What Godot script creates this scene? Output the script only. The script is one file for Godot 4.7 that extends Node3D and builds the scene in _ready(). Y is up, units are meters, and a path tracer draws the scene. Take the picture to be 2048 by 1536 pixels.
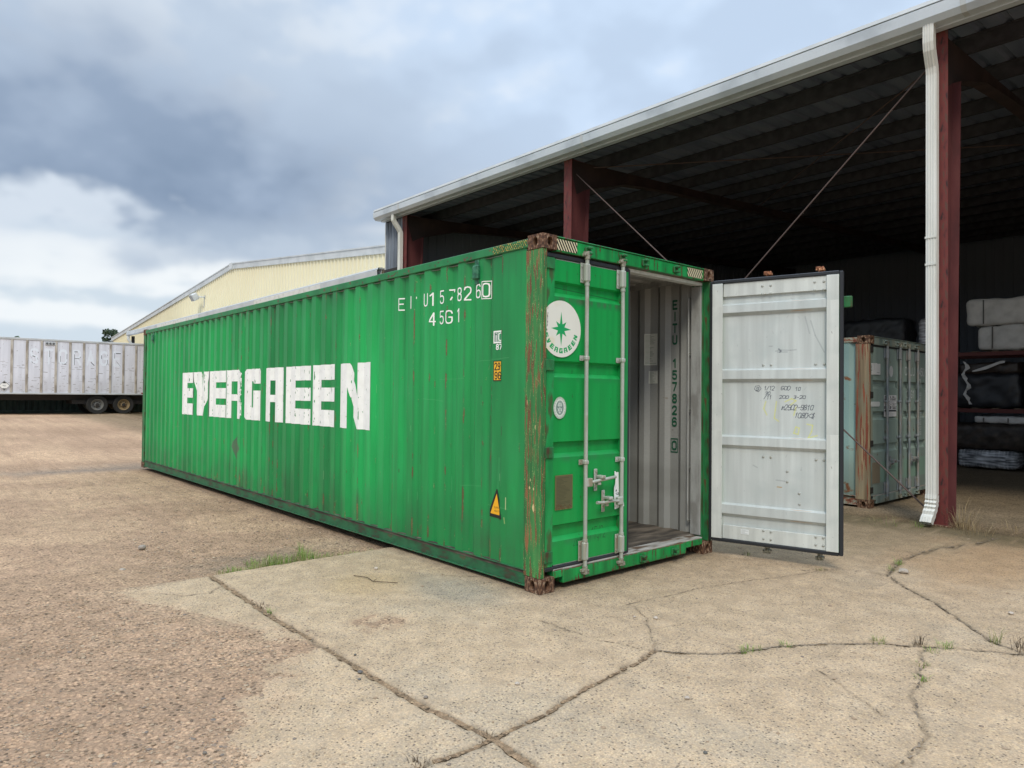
extends Node3D
# A green shipping container with one door open, standing in a gravel and concrete yard in front of an open steel shed.
# x runs along the container's door end, -z along its length, y up; the container's near lower corner is the origin.

var rng := RandomNumberGenerator.new()
var M := {}
var seed_at := 100

# ------------------------------------------------------------------ mesh builder
class MB:
	var v := PackedVector3Array()
	var n := PackedVector3Array()
	var uv := PackedVector2Array()
	var c := PackedColorArray()
	var o := Vector3.ZERO          # where the texture's lower corner lies
	var s := Vector3.ONE           # metres that the texture spans
	var col := Color.WHITE
	var colored := false

	func uvp(p: Vector3, m: Vector3) -> Vector2:
		var q := (p - o) / s
		var a := m.abs()
		if a.x >= a.y and a.x >= a.z:
			return Vector2(q.z, 1.0 - q.y)
		if a.y >= a.z:
			return Vector2(q.x, q.z)
		return Vector2(q.x, 1.0 - q.y)

	func tri(a: Vector3, b: Vector3, d: Vector3, out := Vector3.ZERO) -> void:
		var m := (b - a).cross(d - a)
		if m.length_squared() < 1e-16:
			return
		m = m.normalized()
		if out != Vector3.ZERO and m.dot(out) < 0.0:
			var t := b
			b = d
			d = t
			m = -m
		v.append(a); v.append(d); v.append(b)
		n.append(m); n.append(m); n.append(m)
		uv.append(uvp(a, m)); uv.append(uvp(d, m)); uv.append(uvp(b, m))
		if colored:
			c.append(col); c.append(col); c.append(col)

	func quad(a: Vector3, b: Vector3, d: Vector3, e: Vector3, out := Vector3.ZERO) -> void:
		tri(a, b, d, out)
		tri(a, d, e, out)

	func quad_uv(a: Vector3, b: Vector3, d: Vector3, e: Vector3, r: Rect2, out: Vector3) -> void:
		# a lower left, b lower right, d upper right, e upper left of the picture
		var m := (b - a).cross(d - a).normalized()
		var u := [Vector2(r.position.x, r.end.y), r.end, Vector2(r.end.x, r.position.y), r.position]
		var p := [a, b, d, e]
		var order := [0, 2, 1, 0, 3, 2]
		if m.dot(out) < 0.0:
			m = -m
			order = [0, 1, 2, 0, 2, 3]
		for k in order:
			v.append(p[k]); n.append(m); uv.append(u[k])
			if colored:
				c.append(col)

	func smooth_tri(a: Vector3, b: Vector3, d: Vector3, na: Vector3, nb: Vector3, nd: Vector3) -> void:
		if (b - a).cross(d - a).dot(na + nb + nd) < 0.0:
			var t := b
			b = d
			d = t
			t = nb
			nb = nd
			nd = t
		v.append(a); v.append(d); v.append(b)
		n.append(na); n.append(nd); n.append(nb)
		uv.append(uvp(a, na)); uv.append(uvp(d, na)); uv.append(uvp(b, na))
		if colored:
			c.append(col); c.append(col); c.append(col)

	func box(lo: Vector3, hi: Vector3, bev := 0.0, xf := Transform3D()) -> void:
		var mid := (lo + hi) * 0.5
		var h := (hi - lo).abs() * 0.5
		bev = minf(bev, minf(h.x, minf(h.y, h.z)) * 0.9)
		var sg := [-1.0, 1.0]
		for ax in 3:
			var b1 := (ax + 1) % 3
			var b2 := (ax + 2) % 3
			for s0 in sg:
				var p := []
				for q in [[-1, -1], [1, -1], [1, 1], [-1, 1]]:
					var w := Vector3.ZERO
					w[ax] = s0 * h[ax]
					w[b1] = q[0] * (h[b1] - bev)
					w[b2] = q[1] * (h[b2] - bev)
					p.append(xf * (mid + w))
				var out := Vector3.ZERO
				out[ax] = s0
				quad(p[0], p[1], p[2], p[3], xf.basis * out)
			if bev > 0.0:
				for s1 in sg:
					for s2 in sg:
						var p := []
						for q in [[-1, 0], [1, 0], [1, 1], [-1, 1]]:
							var w := Vector3.ZERO
							w[ax] = q[0] * (h[ax] - bev)
							w[b1] = s1 * (h[b1] - (bev if q[1] == 1 else 0.0))
							w[b2] = s2 * (h[b2] - (0.0 if q[1] == 1 else bev))
							p.append(xf * (mid + w))
						var out := Vector3.ZERO
						out[b1] = s1
						out[b2] = s2
						quad(p[0], p[1], p[2], p[3], xf.basis * out)
		if bev > 0.0:
			for sx in sg:
				for sy in sg:
					for sz in sg:
						var p := []
						for k in 3:
							var w := Vector3(sx * (h.x - bev), sy * (h.y - bev), sz * (h.z - bev))
							w[k] = [sx, sy, sz][k] * h[k]
							p.append(xf * (mid + w))
						tri(p[0], p[1], p[2], xf.basis * Vector3(sx, sy, sz))

	func tube(path: Array, r: float, sides := 10, caps := true) -> void:
		var rings := []
		var nr := []
		for i in path.size():
			var p: Vector3 = path[i]
			var d: Vector3 = (path[mini(i + 1, path.size() - 1)] - path[maxi(i - 1, 0)]).normalized()
			var a := d.cross(Vector3.UP)
			if a.length() < 0.1:
				a = d.cross(Vector3.RIGHT)
			a = a.normalized()
			var b := d.cross(a).normalized()
			var ring := []
			var nn := []
			for k in sides:
				var t := TAU * k / sides
				var m := a * cos(t) + b * sin(t)
				ring.append(p + m * r)
				nn.append(m)
			rings.append(ring)
			nr.append(nn)
		for i in path.size() - 1:
			for k in sides:
				var j := (k + 1) % sides
				smooth_tri(rings[i][k], rings[i][j], rings[i + 1][j], nr[i][k], nr[i][j], nr[i + 1][j])
				smooth_tri(rings[i][k], rings[i + 1][j], rings[i + 1][k], nr[i][k], nr[i + 1][j], nr[i + 1][k])
		if caps:
			for e in [0, path.size() - 1]:
				var d: Vector3 = (path[e] - path[1 if e == 0 else e - 1]).normalized()
				for k in sides:
					tri(path[e], rings[e][k], rings[e][(k + 1) % sides], d)

	func prism(poly: PackedVector2Array, xf: Transform3D, depth: float) -> void:
		# poly in the plane of xf's x and y, swept along its z from 0 to depth
		var t := Geometry2D.triangulate_polygon(poly)
		if t.is_empty():
			for i in range(1, poly.size() - 1):
				t.append_array(PackedInt32Array([0, i, i + 1]))
		var zz := xf.basis.z.normalized()
		for i in range(0, t.size(), 3):
			var p := []
			for k in 3:
				var q := poly[t[i + k]]
				p.append(Vector3(q.x, q.y, 0))
			tri(xf * p[0], xf * p[1], xf * p[2], -zz)
			var dz := Vector3(0, 0, depth)
			tri(xf * (p[0] + dz), xf * (p[1] + dz), xf * (p[2] + dz), zz)
		var ccw := not Geometry2D.is_polygon_clockwise(poly)
		for i in poly.size():
			var a := poly[i]
			var b := poly[(i + 1) % poly.size()]
			var e := b - a
			var out := Vector3(e.y, -e.x, 0) * (1.0 if ccw else -1.0)
			quad(xf * Vector3(a.x, a.y, 0), xf * Vector3(b.x, b.y, 0), xf * Vector3(b.x, b.y, depth), xf * Vector3(a.x, a.y, depth), xf.basis * out)

	func sheet(prof: PackedVector2Array, org: Vector3, along: Vector3, across: Vector3, up: Vector3, out: Vector3) -> void:
		# prof: (distance along, offset across); swept over the vector up
		for i in prof.size() - 1:
			var a := org + along * prof[i].x + across * prof[i].y
			var b := org + along * prof[i + 1].x + across * prof[i + 1].y
			quad(a, b, b + up, a + up, out)

	func holed(cen: Vector3, ux: Vector3, uy: Vector3, hw: float, hh: float, hc: Vector2, rx: float, ry: float, deep: float) -> void:
		# a rectangle with an oval hole that goes in by deep
		var m := ux.cross(uy)
		var angles := []
		for j in 20:
			angles.append(TAU * j / 20.0 - PI)
		for cx in [-1, 1]:
			for cy in [-1, 1]:
				angles.append(atan2(cy * hh - hc.y, cx * hw - hc.x))
		angles.sort()
		angles.append(angles[0] + TAU)
		for i in angles.size() - 1:
			var p := []
			for t in [angles[i], angles[i + 1]]:
				var d := Vector2(cos(t), sin(t))
				var ov := hc + Vector2(d.x * rx, d.y * ry)
				var f := 1e9
				if absf(d.x) > 1e-6:
					f = minf(f, ((hw if d.x > 0 else -hw) - hc.x) / d.x)
				if absf(d.y) > 1e-6:
					f = minf(f, ((hh if d.y > 0 else -hh) - hc.y) / d.y)
				var re := hc + d * f
				p.append(cen + ux * ov.x + uy * ov.y)
				p.append(cen + ux * re.x + uy * re.y)
			quad(p[0], p[1], p[3], p[2], m)
			quad(p[0], p[2], p[2] - m * deep, p[0] - m * deep)
			tri(cen + ux * hc.x + uy * hc.y - m * deep, p[0] - m * deep, p[2] - m * deep, m)

	func mesh(mat: Material) -> ArrayMesh:
		var a := []
		a.resize(Mesh.ARRAY_MAX)
		a[Mesh.ARRAY_VERTEX] = v
		a[Mesh.ARRAY_NORMAL] = n
		a[Mesh.ARRAY_TEX_UV] = uv
		if colored:
			a[Mesh.ARRAY_COLOR] = c
		var m := ArrayMesh.new()
		m.add_surface_from_arrays(Mesh.PRIMITIVE_TRIANGLES, a)
		m.surface_set_material(0, mat)
		return m


func mb(org := Vector3.ZERO, span := Vector3.ONE) -> MB:
	var b := MB.new()
	b.o = org
	b.s = span
	return b


func tint() -> MB:
	var b := MB.new()
	b.colored = true
	return b


# ------------------------------------------------------------------ scene tree
var names := {}

func numbered(called: String) -> String:
	if not names.has(called):
		names[called] = 0
		return called
	names[called] += 1
	return "%s_%03d" % [called, names[called]]


func thing(called: String, label: String, category: String, at := Vector3.ZERO, turn := 0.0, group := "") -> Node3D:
	var o := Node3D.new()
	o.name = numbered(called)
	o.position = at
	o.rotation.y = turn
	o.set_meta("label", label)
	o.set_meta("category", category)
	if group:
		o.set_meta("group", group)
	add_child(o, true)
	return o


func part(called: String, b: MB, mat: Material, parent: Node) -> MeshInstance3D:
	return part_mesh(called, b.mesh(mat), parent)


func part_mesh(called: String, m: Mesh, parent: Node) -> MeshInstance3D:
	var o := MeshInstance3D.new()
	o.name = called
	o.mesh = m
	parent.add_child(o, true)
	return o


func lone(called: String, label: String, category: String, m: Mesh, at := Vector3.ZERO, turn := 0.0, group := "") -> MeshInstance3D:
	var o := MeshInstance3D.new()
	o.name = numbered(called)
	o.mesh = m
	o.position = at
	o.rotation.y = turn
	o.set_meta("label", label)
	o.set_meta("category", category)
	if group:
		o.set_meta("group", group)
	add_child(o, true)
	return o


func structure(called: String, o: Node3D, label: String) -> void:
	o.name = called
	o.set_meta("kind", "structure")
	o.set_meta("label", label)
	add_child(o, true)


# ------------------------------------------------------------------ pictures
class Pic:
	var w: int
	var h: int
	var d: PackedByteArray

	func _init(wide: int, high: int, c: Color) -> void:
		w = wide
		h = high
		var im := Image.create(w, h, false, Image.FORMAT_RGBA8)
		im.fill(c)
		d = im.get_data()

	func blend(x: int, y: int, c: Color, k: float) -> void:
		if x < 0 or y < 0 or x >= w or y >= h or k <= 0.0:
			return
		var i := (y * w + x) * 4
		d[i] = int(lerpf(d[i], c.r8, k))
		d[i + 1] = int(lerpf(d[i + 1], c.g8, k))
		d[i + 2] = int(lerpf(d[i + 2], c.b8, k))
		d[i + 3] = maxi(d[i + 3], int(k * 255 * c.a))

	func seg(a: Vector2, b: Vector2, r: float, c: Color, k := 1.0) -> void:
		var e := b - a
		var l2 := maxf(e.length_squared(), 1e-9)
		for y in range(maxi(0, int(minf(a.y, b.y) - r - 1)), mini(h, int(maxf(a.y, b.y) + r + 2))):
			for x in range(maxi(0, int(minf(a.x, b.x) - r - 1)), mini(w, int(maxf(a.x, b.x) + r + 2))):
				var p := Vector2(x + 0.5, y + 0.5)
				var t := clampf((p - a).dot(e) / l2, 0.0, 1.0)
				blend(x, y, c, clampf(r - p.distance_to(a + e * t) + 0.5, 0.0, 1.0) * k)

	func line(pts: Array, r: float, c: Color, k := 1.0) -> void:
		for i in pts.size() - 1:
			seg(pts[i], pts[i + 1], r, c, k)

	func poly(p: PackedVector2Array, c: Color, k := 1.0) -> void:
		var lo := p[0]
		var hi := p[0]
		for q in p:
			lo = lo.min(q)
			hi = hi.max(q)
		for y in range(maxi(0, int(lo.y)), mini(h, int(hi.y) + 1)):
			for x in range(maxi(0, int(lo.x)), mini(w, int(hi.x) + 1)):
				var n := 0
				for q in [Vector2(0.25, 0.25), Vector2(0.75, 0.25), Vector2(0.25, 0.75), Vector2(0.75, 0.75)]:
					if Geometry2D.is_point_in_polygon(Vector2(x, y) + q, p):
						n += 1
				blend(x, y, c, n / 4.0 * k)

	func rect(x0: float, y0: float, x1: float, y1: float, c: Color, k := 1.0) -> void:
		for y in range(maxi(0, int(y0)), mini(h, int(y1))):
			for x in range(maxi(0, int(x0)), mini(w, int(x1))):
				blend(x, y, c, k)

	func image() -> Image:
		return Image.create_from_data(w, h, false, Image.FORMAT_RGBA8, d)

	func tex() -> ImageTexture:
		return ImageTexture.create_from_image(image())


const GLYPH := {
	"0": [[0, .2, .12, .05, .5, 0, .88, .05, 1, .2, 1, .8, .88, .95, .5, 1, .12, .95, 0, .8, 0, .2]],
	"1": [[.15, .22, .6, 0, .6, 1]],
	"2": [[0, .22, .15, .05, .5, 0, .85, .05, 1, .22, .93, .42, 0, 1, 1, 1]],
	"3": [[0, .08, .5, 0, .9, .08, 1, .25, .85, .43, .4, .48, .85, .53, 1, .75, .88, .94, .5, 1, .1, .93]],
	"4": [[.75, 1, .75, 0, 0, .7, 1, .7]],
	"5": [[.95, 0, .05, 0, .03, .45, .5, .38, .9, .48, 1, .7, .88, .93, .5, 1, .1, .93, 0, .8]],
	"6": [[.95, .15, .8, .03, .5, 0, .15, .06, 0, .25, 0, .8, .12, .95, .5, 1, .88, .95, 1, .8, 1, .62, .88, .48, .5, .43, .12, .5, 0, .6]],
	"7": [[0, 0, 1, 0, .35, 1]],
	"8": [[.5, 0, .12, .06, .03, .22, .12, .4, .5, .47, .88, .4, .97, .22, .88, .06, .5, 0], [.5, .47, .1, .55, 0, .74, .1, .94, .5, 1, .9, .94, 1, .74, .9, .55, .5, .47]],
	"9": [[.05, .85, .2, .97, .5, 1, .85, .94, 1, .75, 1, .2, .88, .05, .5, 0, .12, .05, 0, .2, 0, .38, .12, .52, .5, .57, .88, .5, 1, .4]],
	"A": [[0, 1, .5, 0, 1, 1], [.2, .65, .8, .65]], "B": [[0, 0, 0, 1, .7, 1, 1, .8, 1, .65, .7, .48, 0, .48], [0, 0, .65, 0, .92, .15, .92, .33, .65, .48]],
	"C": [[1, .2, .85, .04, .5, 0, .15, .05, 0, .22, 0, .78, .15, .95, .5, 1, .85, .96, 1, .8]], "D": [[0, 0, 0, 1, .6, 1, 1, .75, 1, .25, .6, 0, 0, 0]],
	"E": [[1, 0, 0, 0, 0, 1, 1, 1], [0, .48, .8, .48]], "F": [[1, 0, 0, 0, 0, 1], [0, .48, .8, .48]],
	"G": [[1, .2, .85, .04, .5, 0, .15, .05, 0, .22, 0, .78, .15, .95, .5, 1, .85, .95, 1, .8, 1, .52, .55, .52]],
	"H": [[0, 0, 0, 1], [1, 0, 1, 1], [0, .48, 1, .48]], "I": [[.5, 0, .5, 1]], "J": [[1, 0, 1, .8, .8, 1, .3, 1, 0, .8]], "K": [[0, 0, 0, 1], [1, 0, 0, .55], [.3, .42, 1, 1]],
	"L": [[0, 0, 0, 1, 1, 1]], "M": [[0, 1, 0, 0, .5, .7, 1, 0, 1, 1]], "N": [[0, 1, 0, 0, 1, 1, 1, 0]],
	"O": [[0, .2, .12, .05, .5, 0, .88, .05, 1, .2, 1, .8, .88, .95, .5, 1, .12, .95, 0, .8, 0, .2]], "P": [[0, 1, 0, 0, .75, 0, 1, .15, 1, .38, .75, .52, 0, .52]],
	"R": [[0, 1, 0, 0, .75, 0, 1, .15, 1, .38, .75, .52, 0, .52], [.5, .52, 1, 1]], "S": [[1, .18, .85, .04, .5, 0, .12, .06, 0, .25, .15, .43, .85, .56, 1, .75, .88, .95, .5, 1, .12, .95, 0, .8]],
	"T": [[0, 0, 1, 0], [.5, 0, .5, 1]], "U": [[0, 0, 0, .78, .14, .95, .5, 1, .86, .95, 1, .78, 1, 0]], "V": [[0, 0, .5, 1, 1, 0]],
	"W": [[0, 0, .25, 1, .5, .3, .75, 1, 1, 0]], "Y": [[0, 0, .5, .5, 1, 0], [.5, .5, .5, 1]], "Z": [[0, 0, 1, 0, 0, 1, 1, 1]],
	"i": [[.5, .3, .5, 1], [.5, .02, .5, .05]], "c": [[1, .35, .8, .16, .5, .12, .15, .2, 0, .38, 0, .75, .15, .93, .5, 1, .8, .96, 1, .78]],
	"-": [[.1, .52, .9, .52]], "/": [[.9, 0, .1, 1]], ".": [[.3, .97, .35, 1]], "<": [[1, .1, 0, .5, .9, 1]], "&": [[1, 1, .15, .25, .3, 0, .6, .05, .6, .25, .05, .7, .2, 1, .6, .95, 1, .6]],
	"m": [[0, 1, .1, .4], [.1, .5, .4, .35, .42, 1], [.45, .5, .8, .35, 1, .95]], "$": [[1, .18, .5, .05, 0, .25, .9, .6, .7, .92, 0, .85], [.55, -.1, .4, 1.1]],
}

func write(p: Pic, text: String, x: float, y: float, cw: float, ch: float, gap: float, r: float, c: Color, slant := 0.0, k := 1.0, wob := 0.0) -> void:
	for t in text:
		if GLYPH.has(t):
			for st in GLYPH[t]:
				var pts := []
				for i in range(0, st.size(), 2):
					pts.append(Vector2(x + st[i] * cw + (1.0 - st[i + 1]) * slant * ch, y + st[i + 1] * ch) + Vector2(rng.randf_range(-wob, wob), rng.randf_range(-wob, wob)) * ch)
				p.line(pts, r, c, k)
		x += cw + gap


# the block letters of the name on the side, y downwards
const BLOCK := {
	"E": [[0, 0, 1, 0, 1, .245, .41, .245, .41, .37, 1, .37, 1, .595, .41, .595, .41, .73, 1, .73, 1, 1, 0, 1]],
	"V": [[0, 0, .42, 0, .56, .5, .66, .0, 1, 0, .62, 1, .27, 1]],
	"R": [[0, 0, .86, 0, 1, .07, 1, .5, .93, .56, 1, .63, 1, 1, .61, 1, .61, .635, .33, .635, .33, 1, 0, 1], [.33, .235, .61, .235, .61, .5, .33, .5]],
	"G": [[.14, 0, .95, 0, 1, .05, 1, .29, .6, .29, .56, .24, .42, .24, .36, .3, .36, .7, .42, .75, .56, .75, .56, .42, 1, .42, 1, 1, .14, 1, 0, .94, 0, .06]],
	"N": [[0, 0, .33, 0, .56, .33, .62, .5, .62, 0, 1, 0, 1, 1, .62, 1, .33, .5, .29, .36, .29, 1, 0, 1]],
}

func block(letter: String) -> Array:
	var out := []
	for st in BLOCK[letter]:
		var q := PackedVector2Array()
		for i in range(0, st.size(), 2):
			q.append(Vector2(st[i], st[i + 1]))
		out.append(q)
	return out


func in_block(polys: Array, p: Vector2) -> bool:
	return Geometry2D.is_point_in_polygon(p, polys[0]) and not (polys.size() > 1 and Geometry2D.is_point_in_polygon(p, polys[1]))


# ------------------------------------------------------------------ noise and materials
func noise(freq: float, kind := FastNoiseLite.TYPE_SIMPLEX_SMOOTH, oct := 4) -> FastNoiseLite:
	var n := FastNoiseLite.new()
	seed_at += 7
	n.seed = seed_at
	n.noise_type = kind
	n.frequency = freq
	n.fractal_type = FastNoiseLite.FRACTAL_FBM if oct > 1 else FastNoiseLite.FRACTAL_NONE
	n.fractal_octaves = oct
	return n


func field(w: int, h: int, freq: float, oct := 4, squash := 1, kind := FastNoiseLite.TYPE_SIMPLEX_SMOOTH, tile := false, flat := 1) -> PackedByteArray:
	# 0..255 noise; squash > 1 stretches it down the picture, flat > 1 stretches it across
	var n := noise(freq, kind, oct)
	var im: Image = n.get_seamless_image(w / flat, h / squash) if tile else n.get_image(w / flat, h / squash)
	im.convert(Image.FORMAT_L8)
	if squash > 1 or flat > 1:
		im.resize(w, h, Image.INTERPOLATE_CUBIC)
	return im.get_data()


func c8(r: int, g: int, b: int) -> Color:
	return Color8(r, g, b)


func rgb_tex(w: int, h: int, d: PackedByteArray) -> ImageTexture:
	return ImageTexture.create_from_image(Image.create_from_data(w, h, false, Image.FORMAT_RGB8, d))


func grey_tex(w: int, h: int, d: PackedByteArray) -> ImageTexture:
	return ImageTexture.create_from_image(Image.create_from_data(w, h, false, Image.FORMAT_L8, d))


func two_tone(w: int, h: int, stops: Array, freq: float, oct := 4, squash := 1, flat := 1, grain := 0.0) -> ImageTexture:
	# a tiling texture that maps noise to a run of colours [at, colour]
	var f := field(w, h, freq, oct, squash, FastNoiseLite.TYPE_SIMPLEX_SMOOTH, true, flat)
	var g := field(w, h, 0.35, 2, 1, FastNoiseLite.TYPE_VALUE, true)
	var ramp := []
	for i in 256:
		var t := i / 255.0
		var c: Color = stops[0][1]
		for k in stops.size() - 1:
			if t >= stops[k][0]:
				c = stops[k][1].lerp(stops[k + 1][1], clampf((t - stops[k][0]) / (stops[k + 1][0] - stops[k][0]), 0, 1))
		ramp.append(c)
	var d := PackedByteArray()
	d.resize(w * h * 3)
	for i in w * h:
		var c: Color = ramp[f[i]]
		var m := 1.0 + (g[i] - 128) / 128.0 * grain
		d[i * 3] = clampi(int(c.r8 * m), 0, 255)
		d[i * 3 + 1] = clampi(int(c.g8 * m), 0, 255)
		d[i * 3 + 2] = clampi(int(c.b8 * m), 0, 255)
	return rgb_tex(w, h, d)


func paint(w: int, h: int, base: Color, o := {}) -> Pic:
	# painted sheet metal: streaks, mottling, grime and rust that gathers where colw (per column) and roww (per row) say
	var st := field(w, h, o.get("streak_freq", 0.02), 4, 16)
	var mo := field(w, h, o.get("mottle_freq", 0.006), 4)
	var ru := field(w, h, o.get("rust_freq", 0.03), 5, o.get("rust_squash", 2))
	var fi := field(w, h, 0.3, 2)
	var colw: PackedFloat32Array = o.get("colw", PackedFloat32Array())
	var roww: PackedFloat32Array = o.get("roww", PackedFloat32Array())
	var gcol: PackedFloat32Array = o.get("grime_col", PackedFloat32Array())
	var grow: PackedFloat32Array = o.get("grime_row", PackedFloat32Array())
	var rust0: float = o.get("rust", 0.1)
	var ks: float = o.get("streak", 0.12)
	var km: float = o.get("mottle", 0.12)
	var fade: Color = o.get("fade", base.lerp(Color(0.75, 0.78, 0.72), 0.3))
	var r1: Color = o.get("rust1", c8(98, 58, 36))
	var r2: Color = o.get("rust2", c8(140, 92, 58))
	var chip: Color = o.get("chip", c8(196, 178, 132))
	var chips: float = o.get("chips", 0.0)
	var dirt: Color = o.get("dirt", c8(70, 62, 50))
	var p := Pic.new(w, h, base)
	var d := p.d
	var br := float(base.r8)
	var bg := float(base.g8)
	var bb := float(base.b8)
	for y in h:
		var rw := roww[y] if roww.size() else 0.0
		var gw := grow[y] if grow.size() else 0.0
		for x in w:
			var i := y * w + x
			var s := (st[i] - 128) / 128.0
			var m := (mo[i] - 128) / 128.0
			var f := (fi[i] - 128) / 128.0
			var k := 1.0 + s * ks + f * 0.03
			var t := clampf(m * km * 2.5 + s * ks, 0.0, 0.7)
			var r := lerpf(br * k, fade.r8, t)
			var g := lerpf(bg * k, fade.g8, t)
			var b := lerpf(bb * k, fade.b8, t)
			var gr := gw + (gcol[x] if gcol.size() else 0.0)
			if gr > 0.0:
				gr = clampf(gr * (0.7 + 0.9 * s + 0.5 * m + 0.3 * f), 0.0, 0.9)
				r = lerpf(r, dirt.r8, gr)
				g = lerpf(g, dirt.g8, gr)
				b = lerpf(b, dirt.b8, gr)
			var lim := rust0 + rw + (colw[x] if colw.size() else 0.0)
			var v := ru[i] / 255.0 + f * 0.06
			if v < lim:
				var q := clampf((lim - v) * 14.0, 0.0, 1.0)
				var z := clampf(0.5 + f * 0.8 + m * 0.5, 0.0, 1.0)
				r = lerpf(r, lerpf(r1.r8, r2.r8, z), q)
				g = lerpf(g, lerpf(r1.g8, r2.g8, z), q)
				b = lerpf(b, lerpf(r1.b8, r2.b8, z), q)
			elif chips > 0.0 and v < lim + chips and f > 0.12:
				r = lerpf(r, chip.r8, 0.8)
				g = lerpf(g, chip.g8, 0.8)
				b = lerpf(b, chip.b8, 0.8)
			d[i * 4] = clampi(int(r), 0, 255)
			d[i * 4 + 1] = clampi(int(g), 0, 255)
			d[i * 4 + 2] = clampi(int(b), 0, 255)
	p.d = d
	return p


func flat_mat(c: Color, rough := 0.7, metal := 0.0) -> StandardMaterial3D:
	var m := StandardMaterial3D.new()
	m.albedo_color = c
	m.roughness = rough
	m.metallic = metal
	return m


func tex_mat(t: Texture2D, rough := 0.6, metal := 0.0) -> StandardMaterial3D:
	var m := flat_mat(Color.WHITE, rough, metal)
	m.albedo_texture = t
	return m


func tri_mat(t: Texture2D, per_m: float, rough := 0.7, metal := 0.0, bump: Texture2D = null, bump_cm := 0.2, world := false) -> StandardMaterial3D:
	var m := tex_mat(t, rough, metal)
	m.uv1_triplanar = true
	m.uv1_world_triplanar = world
	m.uv1_scale = Vector3.ONE * per_m
	if bump:
		m.heightmap_enabled = true
		m.heightmap_texture = bump
		m.heightmap_scale = bump_cm
	return m


func cut_mat(t: Texture2D, rough := 0.55) -> StandardMaterial3D:
	var m := tex_mat(t, rough)
	m.transparency = BaseMaterial3D.TRANSPARENCY_ALPHA_SCISSOR
	m.alpha_scissor_threshold = 0.5
	return m


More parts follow.
